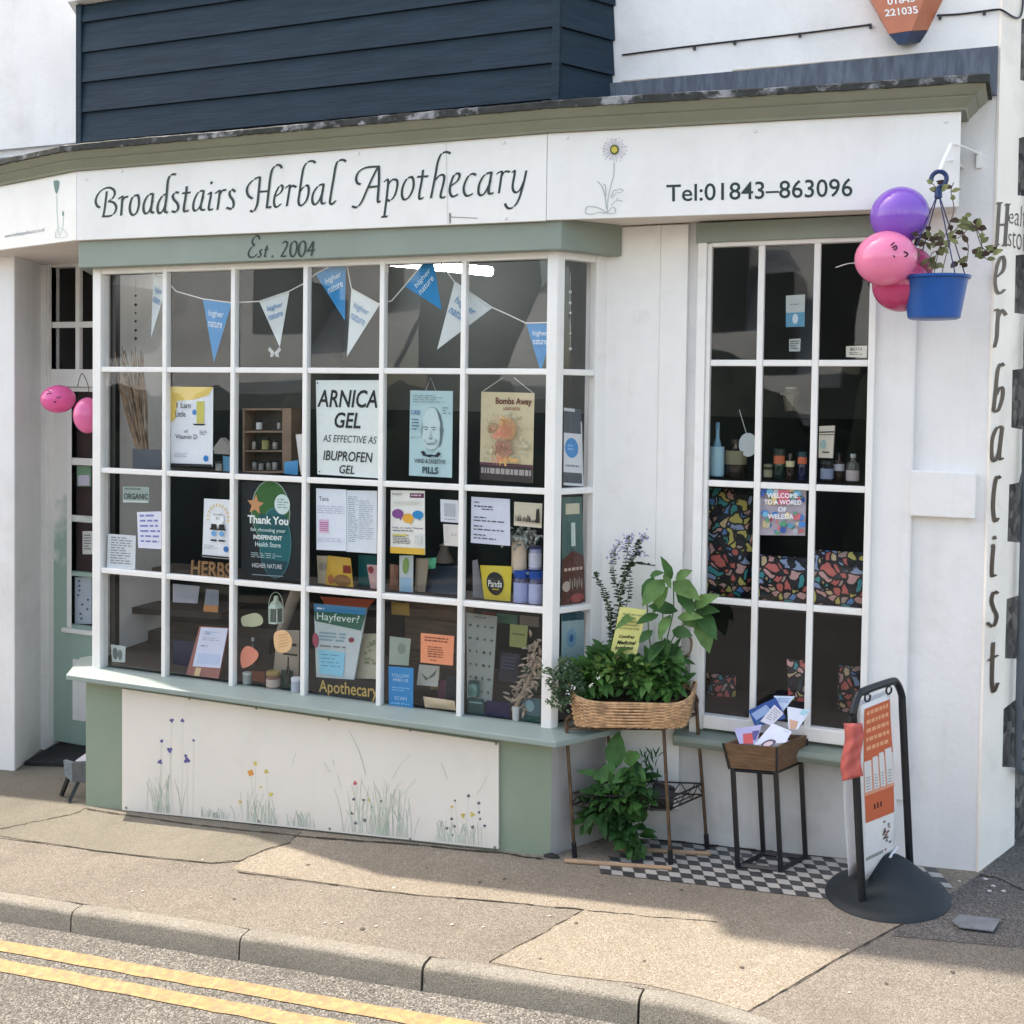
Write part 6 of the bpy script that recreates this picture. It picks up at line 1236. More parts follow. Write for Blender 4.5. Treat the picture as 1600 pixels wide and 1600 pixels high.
# posters and cards leaning on the display deck
s = Sheet("easel_poster", "leaning hayfever poster with a green heading in the fourth column", "poster", [(490.5, 943), (573, 950), (553, 1062), (494, 1058)], (.17, .08), (176, 186, 186), thick=.012)
s.rect(0, 0, 1, .10, (34, 120, 170)); s.lines(.06, .05, .2, .08, 1, (220, 230, 236), .7, .1); s.poly([(0, .10), (1, .10), (.97, .32), (.02, .24)], (20, 86, 66)); s.text("Hayfever?", .06, .115, .9, .25, (206, 222, 214)); s.lines(.1, .38, .7, .52, 3, (120, 150, 160), .5, .3); s.ell(.80, .46, .06, .035, (120, 36, 54)); s.ell(.02, .50, .07, .10, (150, 60, 84)); s.poly([(.08, .62), (.70, .64), (.72, .97), (.10, .95)], (126, 186, 206)); s.lines(.15, .68, .62, .88, 4, (90, 140, 165), .3, .2); s.lines(.12, .56, .7, .60, 1, (110, 110, 112), .5, .2); s.done()
s = Sheet("apothecary_sign", "black board with Apothecary in gold letters at the foot of the fourth column", "sign", [(492.5, 1059), (592, 1067), (591, 1102), (493, 1090)], .055, (24, 25, 26), thick=.01); s.text("Apothecary", .06, .08, .99, .86, (176, 150, 84), .01); s.done()
s = Sheet("brochure", "brown fronted brochure stand leaning in the second column", "brochure", [(312, 978), (358, 981), (340, 1066), (289, 1060)], (.20, .09), (146, 92, 82), thick=.012); s.rect(.25, .78, .42, .99, (206, 176, 130)); s.done()
s = Sheet("notice", "white CBD leaflet clipped on the brown brochure stand", "notice", [(314, 980), (356, 982), (344, 1044), (301, 1041)], (.19, .115), (206, 210, 228)); s.text("CBD", .18, .1, .42, .18, (60, 120, 160)); s.lines(.45, .1, .85, .14, 1, (150, 190, 215), .7, .2); s.lines(.15, .26, .8, .36, 2, (150, 155, 170), .3, .2); s.lines(.15, .46, .5, .50, 1, (110, 116, 130), .6, .2); s.rect(.12, .66, .9, .92, (186, 196, 222)); s.done()
def blob(label, pts, Y, c, lines=None, name="paper_tag"):
    m = MB(); p = smooth_path(pts, 4, True); m.prism([onY(q.x, q.y, Y) for q in p], (0, .003, 0)); o = m.build(name, flat(c)); tag(o, label, "paper tag")
    if lines:
        m = MB(); xs = [q[0] for q in pts]; ys = [q[1] for q in pts]
        for k in range(5): y = min(ys)+(max(ys)-min(ys))*(.22+.13*k); m.quad(onY(min(xs)+7, y, Y-.0015), onY(max(xs)-7, y-3, Y-.0015), onY(max(xs)-7, y-1.8, Y-.0015), onY(min(xs)+7, y+1.2, Y-.0015))
        m.build("stripes", flat(lines), o, recalc=False)
blob("pale green cloud shaped paper tag in the third column", [(377, 965), (388, 960), (400, 958), (409, 964), (410, 974), (400, 979), (388, 979), (379, 977)], .05, (172, 176, 146))
blob("peach oval paper tag with stripes in the third column", [(428, 992), (436, 985), (448, 987), (456, 1000), (453, 1015), (441, 1020), (430, 1014)], .05, (228, 186, 138), (200, 156, 108))
blob("salmon pink leaf shaped paper tag low in the third column", [(376, 1022), (384, 1010), (394, 1012), (403, 1020), (401, 1030), (390, 1040), (378, 1043)], .05, (218, 136, 112))
# lantern
def glassy(name, c, r=.08): return mat(name, c, r, .15, 10, spec=.6)
ln = empty("green_lantern", onY(431, 973, .12), "small white and green metal candle lantern hanging in the third column", "lantern")
k_ = 5.4/FPX; lc = onY(431, 973, .12); m = MB(); M_lg = mat("pale_green_enamel", (.52, .62, .52), .4)
m.lathe(lc, (0, 0, 1), [(14*k_, 0), (14*k_, 3*k_)], 6); m.lathe(lc+Vector((0, 0, 27*k_)), (0, 0, 1), [(15*k_, 0), (11*k_, 7*k_), (5*k_, 12*k_), (4*k_, 20*k_), (1*k_, 21*k_)], 6); m.build("cap_and_base", M_lg, ln)
m = MB()
for i in range(6): a = i*math.pi/3+.2; m.tube([lc+Vector((13*k_*math.cos(a), 13*k_*math.sin(a), 2*k_)), lc+Vector((13*k_*math.cos(a), 13*k_*math.sin(a), 28*k_))], .0035, 5)
m.build("glass_bar", M_lg, ln); m = MB(); m.tube([lc+Vector((15*k_*math.cos(t), 0, 28*k_+26*k_*math.sin(t))) for t in [math.pi*i/12 for i in range(13)]], .002, 5); m.build("handle", M_lg, ln); m = MB(); m.lathe(lc+Vector((0, 0, 2*k_)), (0, 0, 1), [(12*k_, 0), (12*k_, 25*k_)], 6); m.build("lantern_glass", mat("dim_glass", (.10, .13, .12), .15), ln)

# bottles, jars and packets
def bottle(label, px, pb, Y, w, h, col, cap=None, lab=None, labr=(.12, .55), shape='bottle', cat="bottle", group=None, name="bottle"):
    c = onY(px, pb, Y); k = (c-CAM).dot(RF)/FPX; r = w*k/2; H = h*k
    pr_ = {'bottle': [(.94, 0), (1, .02), (1, .58), (.9, .66), (.42, .76), (.38, .86)], 'jar': [(.94, 0), (1, .02), (1, .76), (.88, .80)], 'tube': [(1, 0), (1, .85), (.9, .9)], 'flask': [(.95, 0), (1, .03), (.95, .4), (.5, .62), (.28, .72), (.26, .88)]}[shape]
    e = empty(name, c, label, cat, group); m = MB(); m.lathe(c, (0, 0, 1), [(a*r, b*H) for a, b in pr_], 20); m.build("body", glassy("glass_%02x%02x%02x" % col, lin(col)), e, smooth=True)
    t, tr = pr_[-1][1], pr_[-1][0]
    m = MB(); m.lathe(c+Vector((0, 0, t*H)), (0, 0, 1), [(tr*r*1.15, 0), (tr*r*1.15, (1-t)*H*.9), (tr*r, (1-t)*H)], 16); m.build("cap", flat(cap or (30, 30, 32), .35), e, smooth=True)
    if lab: m = MB(); m.lathe(c, (0, 0, 1), [(r*1.012, labr[0]*H), (r*1.012, labr[1]*H)], 20); m.build("label", flat(lab), e, smooth=True)
    return e
def packet(label, q, Y, col, depth=.03, bulge=.012, name="packet", cat="packet", group=None, art=()):
    P = [onY(*p, Y) for p in q]; n = Vector((0, -1, 0)); m = MB()
    def fn(u, v): a = P[0].lerp(P[1], u); b_ = P[3].lerp(P[2], u); return a.lerp(b_, v)+n*(bulge*math.sin(math.pi*u)*math.sin(math.pi*min(1, v*1.05)))
    m.grid(fn, 8, 8); m.grid(lambda u, v: fn(u, v)*1.0-n*(2*bulge*math.sin(math.pi*u)*math.sin(math.pi*min(1, v*1.05))+depth*min(1, v*1.2)*(.2+math.sin(math.pi*u))*.5), 8, 8)
    o = m.build(name, flat(col, .35), smooth=True); tag(o, label, cat, group)
    for nm, u0, v0, u1, v1, c, kind in art:
        m = MB()
        if kind == 'e': m.add([fn((u0+u1)/2, (v0+v1)/2)+n*.004]+[fn((u0+u1)/2+(u1-u0)/2*math.cos(t), (v0+v1)/2+(v1-v0)/2*math.sin(t))+n*.004 for t in [math.pi*i/9 for i in range(18)]], [(0, i+1, (i+1) % 18+1) for i in range(18)])
        elif kind == 'r': m.grid(lambda u, v: fn(u0+(u1-u0)*u, v0+(v1-v0)*v)+n*.003, 5, 5)
        else: put_text(m, kind, lambda a, b_: fn(u0+(u1-u0)*a, v1+(v0-v1)*b_)+n*.006, .01, .15)
        m.build(nm, flat(c), o, recalc=False)
    return o
packet("yellow foil snack pouch with brown food picture in the fourth column", [(512, 868), (548, 872), (552, 920), (508, 916)], .13, (206, 166, 66), art=(("picture", .35, .55, .95, .95, (140, 100, 56), 'e'), ("picture", .7, .25, .98, .5, (130, 44, 30), 'r'), ("picture", .1, .6, .35, .9, (170, 100, 56), 'e')))
packet("pale cream pouch tucked behind the yellow foil pouch", [(495, 868), (516, 869), (516, 916), (497, 914)], .15, (188, 176, 150), art=(("picture", .2, .2, .8, .5, (150, 140, 130), 'e'),))
packet("teal book standing behind the fourth column", [(560, 867), (588, 868), (590, 926), (560, 923)], .20, (24, 96, 100), .02, .001, "book", "book"); packet("pink paper bag with a red seal in the fourth column", [(573, 882), (592, 883), (593, 927), (580, 926)], .14, (196, 160, 158), art=(("seal", .1, .05, .6, .3, (130, 40, 44), 'e'), ("seal_print", .2, .13, .5, .2, (220, 200, 200), 'r')))
packet("brown paper pouch at the left of the fifth column", [(609, 881), (623, 883), (622, 930), (609, 927)], .15, (122, 84, 66)); packet("white drink pouch with a green leaf in the fifth column", [(624, 868), (646, 868), (645, 931), (624, 929)], .13, (196, 206, 206), art=(("leaf", .3, .05, .75, .45, (130, 160, 90), 'e'), ("lower_print", .1, .55, .9, .95, (150, 186, 210), 'r')))
packet("beige paper pouch leaning beside the white drink pouch", [(650, 872), (671, 873), (663, 931), (648, 930)], .16, (150, 138, 120)); packet("jade green crumpled tissue behind the beige pouch", [(664, 872), (682, 871), (680, 888), (668, 889)], .18, (90, 180, 140), .01, .02, "tissue", "tissue")
m = MB(); m.prism([onY(674, 883, .25), onY(714, 886, .25), onY(716, 934, .16), onY(664, 931, .16)], (0, .03, 0)); tag(m.build("slate_slab", flat((34, 46, 58), .4)), "dark blue grey slab leaning in the fifth column", "slab")
m = MB(); m.lathe(onY(694, 878, .3), (0, 0, 1), [(.055, 0), (.03, .05), (.022, .075), (.028, .09), (.01, .10)], 14); tag(m.build("stone_figure", flat((110, 100, 92)), None, smooth=True), "small grey stone figure on top of the slate slab", "figure")
packet("bright yellow snack pouch with a dark rosette in the sixth column", [(750, 883), (800, 885), (797, 944), (757, 941)], .12, (206, 186, 62), art=(("rosette", .18, .16, .78, .78, (28, 34, 34), 'e'), ("lettering", .24, .38, .72, .56, (220, 220, 214), 'Panda'), ("small_print", .32, .6, .66, .64, (170, 150, 60), 'r')))
packet("silver foil pouch leaning at the left of the sixth column", [(738, 876), (746, 874), (758, 942), (739, 939)], .14, (120, 120, 126), .02, .01)
GBL = "blue topped jars in the sixth column"
bottle("blue lidded jar with a pale label, left of the pair in the sixth column", 814, 946, .14, 24, 56, (40, 48, 96), (26, 70, 150), (150, 160, 200), (.08, .66), 'jar', "jar", GBL, "jar"); bottle("blue lidded jar with a pale label beside the corner post", 837, 948, .14, 23, 56, (40, 48, 96), (26, 70, 150), (166, 172, 206), (.08, .66), 'jar', "jar", GBL, "jar")
m = MB(); m.box(onY(802, 890, .15).x, onY(848, 890, .15).x, .12, .24, onY(820, 892, .15).z-.012, onY(820, 892, .15).z); tag(m.build("glass_riser", glassy("clear_riser", (.2, .24, .26))), "clear riser shelf above the blue lidded jars", "riser")
bottle("cream paper roll of labels above the blue lidded jars", 811, 891, .16, 24, 54, (196, 180, 158), (200, 206, 206), (206, 190, 170), (.1, .8), 'tube', "tub", None, "tub"); bottle("white boxed bottle with a violet stamp at the right of the sixth column", 836, 889, .16, 20, 36, (150, 154, 186), (60, 66, 110), (196, 198, 214), (.1, .7), 'tube', "bottle")
m = MB()
for k in range(90): p = onY(822+rnd.gauss(0, 13), 838+rnd.gauss(0, 9), .15+rnd.gauss(0, .02)); add_leaf(m, p, (rnd.gauss(0, 1), -.4, rnd.gauss(0, 1)), .035, .02)
tag(m.build("foil_tinsel", mat("silver_tinsel", (.42, .46, .45), .2, .3, 30, metal=.4), recalc=False), "crumpled silver cellophane over the goods in the sixth column", "cellophane")
s = Sheet("chart_card", "tall pale chart of small mushroom pictures in the sixth column", "chart", [(728.5, 957), (777, 963), (768, 1098), (730, 1092)], (.19, .10), (138, 144, 138), thick=.008)
for r_ in range(6):
    for c__ in range(4): s.ell(.14+.24*c__+rnd.uniform(-.02, .02), .14+.15*r_, rnd.uniform(.03, .07), rnd.uniform(.012, .026), rnd.choice(((60, 64, 60), (86, 84, 78), (70, 78, 72))))
s.lines(.3, .03, .7, .05, 1, (90, 92, 90), .7, .1); s.done()
s = Sheet("book", "green topped card standing behind the dark book in the sixth column", "card", [(797, 975), (825, 978), (822, 1013), (796, 1010)], .15, (124, 132, 78)); s.lines(.15, .38, .85, .46, 1, (48, 60, 36), .8, .2); s.done()
packet("dark blue book with faint lines in the middle of the sixth column", [(784, 1019), (813, 1022), (808, 1068), (778, 1062)], .14, (30, 36, 52), .03, .001, "book", "book", art=tuple(("line", .1, .15+.12*k, .8, .18+.12*k, (62, 70, 92), 'r') for k in range(4)))
packet("deep violet box at the foot of the sixth column", [(760, 1094), (797, 1098), (795, 1122), (757, 1117)], .07, (22, 20, 60), .05, .001, "box", "box"); packet("teal box at the left foot of the sixth column", [(731, 1089), (756, 1092), (757, 1120), (731, 1117)], .07, (36, 66, 68), .05, .001, "box", "box", art=(("line", .1, .2, .9, .3, (110, 140, 140), 'r'),))
packet("pale teal and dark green pack at the right foot of the sixth column", [(815, 1088), (845, 1092), (844, 1132), (813, 1128)], .07, (64, 92, 100), .05, .002, "box", "box", art=(("band", 0, .68, 1, 1, (12, 66, 60), 'r'), ("picture", .2, .1, .7, .55, (110, 140, 146), 'e')))
bottle("small teal carton standing before the mushroom chart", 740, 1086, .09, 18, 22, (70, 110, 106), (46, 70, 70), None, (0, 0), 'tube', "carton", None, "carton")
m = MB(); dr = [onY(804, 1128, .07), onY(806, 1105, .07), onY(815, 1085, .06), onY(826, 1062, .06), onY(836, 1040, .055), onY(834, 1020, .055), onY(842, 1000, .06)]
m.tube(smooth_path(dr, 5), [0.014-.0003*i for i in range(31)], 8)
for k in range(150): i = rnd.uniform(.15, 1); q = smooth_path(dr, 5)[int(i*29)]; add_leaf(m, q+Vector((rnd.gauss(0, .02), rnd.gauss(0, .008), rnd.gauss(0, .02))), (rnd.gauss(0, 1), -.2, rnd.gauss(0, 1)), rnd.uniform(.02, .05), .016)
tag(m.build("dried_branch", mat("dried_bark_leaf", (.30, .24, .18), .85, .4, 18), None, recalc=False), "dried bracken branch standing inside the right corner of the bay", "dried branch")
m = MB(); m.lathe(onY(806, 1130, .065), (0, 0, 1), [(.016, 0), (.018, .06), (.02, .085)], 12); tag(m.build("white_vase", flat((190, 194, 192)), None, smooth=True), "narrow white vase holding the dried branch", "vase")
# fifth column, low
m = MB(); 
for k in range(4): m.box(onY(606, 980, .22).x, onY(715, 980, .22).x, .42+.002*k, .46, .62+.09*k, .705+.09*k)
tag(m.build("wooden_crate", mat("old_crate_wood", (.11, .075, .055), .7, .3, 6, stretch=(1, 8, 8))), "brown wooden crate behind the orange note in the fifth column", "crate")
packet("ochre cloth bag lying on the crate in the fifth column", [(611, 940), (639, 943), (640, 962), (612, 960)], .3, (150, 126, 54)); packet("red book lying across the top of the fourth column's lower pane", [(500, 932), (586, 937), (574, 950), (508, 946)], .2, (150, 66, 40), .05, .002, "book", "book")
s = Sheet("picture_card", "pale green picture card behind the blue notice", "card", [(609, 994), (642, 998), (638, 1040), (608, 1038)], (.16, .1), (146, 158, 142)); s.ell(.6, .4, .2, .2, (116, 132, 116)); s.done()
s = Sheet("picture_card", "pale card with a leaf sketch under the orange note", "card", [(655, 1038), (687, 1041), (684, 1073), (651, 1070)], (.13, .09), (158, 160, 150)); s.poly([(.15, .4), (.5, .65), (.9, .15), (.8, .5), (.4, .75)], (80, 92, 74)); s.done()
s = Sheet("picture_card", "pale botanical card with green herbs beside the hayfever poster", "card", [(566, 990), (589, 990), (588, 1061), (554, 1060)], (.19, .12), (164, 160, 138))
for k in range(14): s.ell(rnd.uniform(.2, .9), rnd.uniform(.1, .75), .1, .03, rnd.choice(((110, 122, 80), (130, 136, 96))))
s.done()
packet("cream woven pouch at the foot of the fifth column", [(661, 1088), (710, 1095), (712, 1110), (664, 1105)], .06, (186, 168, 138), .05, .01); packet("dark navy gift box at the right of the fifth column", [(698, 1055), (712, 1057), (712, 1098), (697, 1096)], .11, (22, 34, 44), .05, .001, "box", "box")
# third and second column, low
GJ = "small jars on the display deck"
bottle("squat pink jar with a gold lid in the third column", 427, 1074, .08, 22, 26, (120, 84, 74), (150, 130, 80), (176, 160, 150), (.1, .55), 'jar', "jar", GJ, "jar"); bottle("tiny pale jar at the left of the third column", 386, 1068, .08, 14, 18, (150, 156, 152), (186, 190, 188), None, (0, 0), 'jar', "jar", GJ, "jar"); bottle("white pot at the right of the third column", 463, 1084, .07, 17, 26, (170, 176, 190), (200, 206, 214), None, (0, 0), 'jar', "jar", GJ, "jar"); bottle("slim dark bottle standing before the cream box in the third column", 450, 1068, .08, 8, 42, (30, 32, 34), (40, 40, 44), None, (0, 0), 'flask'); bottle("clear bottle behind the salmon paper tag", 395, 1040, .12, 15, 44, (70, 66, 62), (150, 154, 156), None, (0, 0), 'flask')
packet("cream cardboard box with black print in the third column", [(433, 984), (468, 985), (466, 1060), (427, 1052)], .15, (158, 148, 134), .08, .001, "box", "box", art=(("print", .35, .5, .95, .54, (50, 46, 44), 'r'), ("print", .4, .28, .9, .34, (60, 56, 52), 'r')))
m = MB(); m.tube([onY(470, 905, .3), onY(440, 985, .28)], [.035, .03], 14); tag(m.build("cardboard_tube", flat((150, 142, 132)), None, smooth=True), "pale cardboard tube leaning at the right of the third column", "tube")
packet("white envelope box on the shelf under the HERBS letters", [(270, 912), (312, 916), (308, 943), (270, 941)], .30, (150, 156, 172), .05, .001, "box", "box"); packet("grey and amber pack standing beside the envelope box", [(322, 920), (342, 922), (341, 957), (318, 955)], .22, (116, 126, 140), .03, .004, art=(("band", 0, .7, 1, 1, (170, 120, 72), 'r'),))
m = MB(); m.prism([onY(150, 945, .55), onY(345, 958, .55), onY(345, 968, .55), onY(150, 955, .55)], (0, .25, 0)); tag(m.build("side_table", mat("dark_table_wood", (.022, .018, .018), .5)), "dark table top inside behind the two left columns", "table")
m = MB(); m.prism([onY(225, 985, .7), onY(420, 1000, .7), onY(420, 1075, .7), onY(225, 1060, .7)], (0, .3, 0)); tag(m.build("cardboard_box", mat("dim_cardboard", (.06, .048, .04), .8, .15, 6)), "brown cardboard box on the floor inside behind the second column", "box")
packet("grey metal planter below the twigs in the first column", [(207, 701), (252, 703), (251, 735), (207, 733)], .16, (84, 90, 98), .10, .001, "metal_planter", "planter")
m = MB()
for k in range(46):
    a = onY(215+rnd.uniform(0, 16), 706, .19+rnd.uniform(-.02, .02)); b_ = onY(182+rnd.uniform(-4, 44), 548+rnd.uniform(-8, 44), .19+rnd.uniform(-.06, .05)); mid = a.lerp(b_, .5)+Vector((rnd.gauss(0, .015), rnd.gauss(0, .01), 0)); m.tube(smooth_path([a, mid, b_], 4), [.0065-.0005*i for i in range(9)], 5)
tag(m.build("twig_bundle", mat("dry_twigs", (.24, .17, .115), .85, .4, 16), None, smooth=True), "bundle of dry brown twigs fanning out of the grey metal planter", "twigs")
s = Sheet("bird_tile", "small white tile with a grey bird sketch at the bottom left corner of the bay", "tile", [(173, 1007), (196, 1010), (195, 1035), (175, 1034)], .06, (176, 184, 182)); s.ell(.3, .5, .2, .35, (90, 104, 100)); s.ell(.65, .55, .16, .32, (100, 112, 110)); s.done()
# small shelf cabinet
cb = empty("shelf_cabinet", onY(418, 740, .24), "small wooden cabinet of three shelves with little ornaments in the third column", "cabinet")
def cbx(mb, x0, y0, x1, y1, Y0, dY):
    a, b_, c_, d_ = onY(x0, y0, Y0), onY(x1, y0, Y0), onY(x1, y1, Y0), onY(x0, y1, Y0); mb.prism([a, b_, c_, d_], (0, dY, 0))
m = MB(); cbx(m, 380, 638, 443, 641, .22, .10); cbx(m, 380, 673, 443, 676, .22, .10); cbx(m, 380, 704, 443, 706, .22, .10); cbx(m, 380, 736, 443, 739, .22, .10); cbx(m, 379, 638, 382, 739, .22, .10); cbx(m, 441, 638, 455, 739, .22, .10); m.build("case", mat("warm_cabinet_wood", (.22, .15, .105), .6, .2, 8), cb); m = MB(); cbx(m, 380, 638, 450, 739, .322, .006); m.build("back_panel", mat("cabinet_back", (.07, .06, .055), .8), cb)
for k, (px, pb, w_, h_, c_) in enumerate(((405, 671, 10, 14, (206, 208, 206)), (436, 670, 6, 12, (160, 160, 156)), (397, 702, 7, 15, (150, 146, 132)), (415, 702, 12, 18, (150, 146, 96)), (430, 702, 8, 14, (142, 136, 130)), (398, 734, 9, 15, (130, 126, 122)), (408, 734, 8, 13, (150, 146, 140)), (420, 734, 8, 14, (120, 118, 110)), (430, 734, 9, 15, (146, 142, 140)))):
    bottle("little ornament number " if False else ("small pale pot on the cabinet's top shelf", "grey figurine at the right end of the cabinet's top shelf", "slim grey vial at the left of the cabinet's middle shelf", "yellowish pot in the middle of the cabinet's middle shelf", "greyish vial at the right of the cabinet's middle shelf", "first vial from the left on the cabinet's bottom shelf", "second vial from the left on the cabinet's bottom shelf", "third vial from the left on the cabinet's bottom shelf", "rightmost vial on the cabinet's bottom shelf")[k], px, pb, .26, w_, h_, c_, None, None, (0, 0), 'jar', "ornament", "ornaments in the small cabinet", "ornament")
packet("sky blue printed card on the shelf beside the cabinet", [(444, 722), (466, 719), (465, 742), (444, 740)], .12, (70, 140, 190), .01, .002, "card", "card"); packet("white folded card leaning at the right edge of the third column", [(462, 679), (473, 678), (474, 742), (470, 742)], .10, (206, 206, 204), .01, .002, "card", "card")
bottle("white jar on the shelf right of the vitamin poster", 342, 735, .16, 11, 14, (170, 170, 170), (70, 70, 74), None, (0, 0), 'jar', "jar", GJ, "jar"); packet("pale blue box right of the vitamin poster", [(348, 712), (361, 714), (361, 737), (349, 736)], .16, (110, 170, 206), .03, .001, "box", "box"); m = MB(); m.prism([onY(333, 700, .5), onY(345, 684, .5), onY(358, 697, .5), onY(358, 710, .5), onY(335, 709, .5)], (0, .05, 0)); tag(m.build("paper_cone", flat((180, 176, 170))), "pale folded paper shape behind the vitamin poster", "paper")

packet("small plum coloured box beside the navy gift box", [(684, 1062), (697, 1063), (696, 1092), (684, 1090)], .12, (84, 50, 70), .04, .001, "box", "box"); packet("sand coloured tea box behind the plum box", [(672, 1048), (688, 1049), (687, 1078), (672, 1077)], .17, (150, 130, 96), .04, .001, "box", "box", art=(("print", .15, .2, .85, .45, (96, 70, 50), 'r'),)); packet("bottle green box behind the dried branch", [(816, 1040), (846, 1044), (845, 1086), (816, 1080)], .16, (30, 58, 48), .04, .001, "box", "box", art=(("print", .15, .55, .85, .7, (120, 140, 120), 'r'),)); packet("brick red tea box at the top of the sixth column's lower pane", [(752, 955), (774, 957), (773, 972), (752, 969)], .25, (110, 46, 44), .05, .001, "box", "box"); packet("sea green carton at the top of the sixth column's lower pane", [(776, 958), (809, 961), (808, 976), (776, 973)], .24, (56, 104, 88), .05, .001, "box", "box"); packet("grey carton at the top right of the sixth column's lower pane", [(812, 961), (842, 964), (841, 980), (812, 977)], .24, (120, 112, 106), .05, .001, "box", "box"); packet("dark green booklet between the pink jar and the white pot", [(440, 1046), (458, 1048), (457, 1080), (440, 1077)], .10, (44, 76, 60), .01, .001, "booklet", "booklet"); packet("terracotta coloured booklet behind the tiny pale jar", [(394, 1048), (414, 1050), (413, 1072), (394, 1069)], .14, (136, 84, 66), .01, .001, "booklet", "booklet"); packet("navy folder standing behind the brown brochure stand", [(270, 1000), (304, 1003), (302, 1050), (270, 1046)], .26, (28, 36, 66), .01, .001, "folder", "folder")
# bunting
bn = empty("bunting", onY(500, 440, .07), "string of blue and white higher nature pennants across the top panes of the bay", "bunting")
st_ = [(158, 398), (200, 405), (262, 440), (275, 455), (317, 467), (362, 473), (405, 471), (452, 455), (475, 443), (493, 428), (540, 404), (549, 451), (592, 475), (612, 470), (632, 447), (675, 395), (688, 410), (710, 440), (768, 480), (795, 492), (822, 505), (855, 504)]
m = MB(); m.tube([onY(*q, .07) for q in st_], .0035, 5); m.build("string", mat("white_tape", (.72, .72, .70), .7), bn)
BLU, WHT = (42, 132, 190), (206, 214, 214)
for tl_, tr_, tip, cc in (((240, 428), (262, 441), (236, 527), WHT), ((317, 468), (362, 474), (334, 566), BLU), ((405, 471), (452, 455), (437, 542), WHT), ((493, 429), (540, 405), (539, 501), BLU), ((549, 451), (593, 476), (542, 557), WHT), ((632, 447), (675, 396), (690, 484), BLU), ((710, 441), (769, 481), (683, 546), WHT), ((822, 505), (866, 505), (845, 582), BLU)):
    m = MB(); a, b_, c_ = onY(*tl_, .073), onY(*tr_, .073), onY(*tip, .085)
    m.prism([a, b_, c_], (0, .002, 0)); pn = m.build("pennant", flat(cc, .7), bn); m = MB()
    up_ = (a+b_)/2-c_; ac = (b_-a); o0 = c_+up_*.60-ac*.25; 
    put_text(m, "higher", lambda u, v: c_+up_*(.72+.13*v)+ac*(-.26+.52*u)+Vector((0, -.0035, 0)), .01); put_text(m, "nature", lambda u, v: c_+up_*(.57+.11*v)+ac*(-.25+.48*u)+Vector((0, -.0035, 0)), .01)
    m.build("lettering", flat((200, 222, 236) if cc == BLU else (110, 150, 190)), pn, recalc=False)
m = MB()
for sx2 in (-1, 1):
    for p_ in ([(0, 2), (8, -7), (10, -2), (6, 3), (7, 9), (2, 8)],): m.poly([onY(429+sx2*x, 549+y, .12) for x, y in p_])
tag(m.build("paper_butterfly", flat((190, 192, 190)), None, recalc=False, solid=.002), "small pale paper butterfly hanging under the bunting in the third column", "ornament")
def beads(label, px, ys, Y, c, r):
    m = MB(); m.tube([onY(px, ys[0]-30, Y), onY(px, ys[-1], Y)], .001, 4); o = m.build("bead_string", MC["white_string"]); tag(o, label, "bead string")
    for y in ys: m = MB(); p = onY(px, y, Y); q = r*rnd.uniform(.6, 1.2); m.lathe(p-Vector((0, 0, q)), (0, 0, 1), [(.0004, 0), (q*.8, q*.75), (q*.8, q*1.25), (.0004, 2*q)], 8); m.build("bead", c, o, smooth=True)
beads("string of clear crystals hanging in the canted right pane of the bay", 891, (456, 473, 489, 521, 545), .16, glassy("crystal", (.7, .74, .72), .1), .011); beads("string of dark and clear beads hanging in the leftmost column", 212, (462, 476, 489, 502, 516, 529), .5, glassy("smoky_bead", (.05, .06, .06), .2), .012)
# canted pane: bottle print and leaflets
SN = Vector((su.y, -su.x, 0)); SP0 = Vector((B[0], B[1], 0))-SN*.034
def sheetC(name, label, cat, q, c): return Sheet(name, label, cat, None, 0, c, P=[onP(*p, SP0, SN) for p in q])
s = sheetC("bottle_print", "flat printed bottle with a blue oval label in the canted pane beside the corner post", "print", [(881, 637), (908, 640), (911, 760), (880, 758)], (70, 76, 84)); s.rect(0, 0, .62, .04, (190, 194, 198)); s.rect(0, .32, .95, .83, (204, 206, 210)); s.ell(.42, .51, .36, .13, (60, 132, 190)); s.lines(.2, .47, .65, .56, 2, (130, 176, 214), .5, .15); s.lines(.1, .73, .8, .77, 1, (120, 126, 134), .6, .12); s.rect(.93, .16, 1.0, .99, (196, 200, 202)); s.rect(0, .965, 1, 1, (196, 200, 202)); s.done()
s = sheetC("leaflet_print", "teal and brown botanical print in the canted pane", "print", [(879, 777), (909, 776), (914, 940), (877, 946)], (60, 92, 88)); s.poly([(0, .58), (.5, .50), (1, .56), (1, 1), (0, 1)], (84, 46, 38)); s.rect(.15, .06, .85, .16, (190, 184, 160)); s.rect(.42, .24, .62, .46, (186, 198, 190)); s.lines(.1, .66, .95, .70, 1, (190, 170, 150), .7, .2); s.ell(.2, .83, .18, .05, (180, 164, 150)); s.ell(.65, .95, .3, .04, (150, 70, 66))
for k in range(6): s.ell(.35+.1*k, .80+.02*(k % 2), .03, .05, (150, 140, 128))
s.done()
s = sheetC("leaflet_print", "pale blue leaflet with a small blue badge low in the canted pane", "print", [(878, 958), (912, 956), (913, 1040), (877, 1050)], (150, 172, 176)); s.rect(0, 0, 1, .14, (36, 70, 84)); s.ell(.42, .45, .22, .17, (120, 156, 176)); s.ell(.42, .45, .09, .07, (50, 100, 150)); s.done()

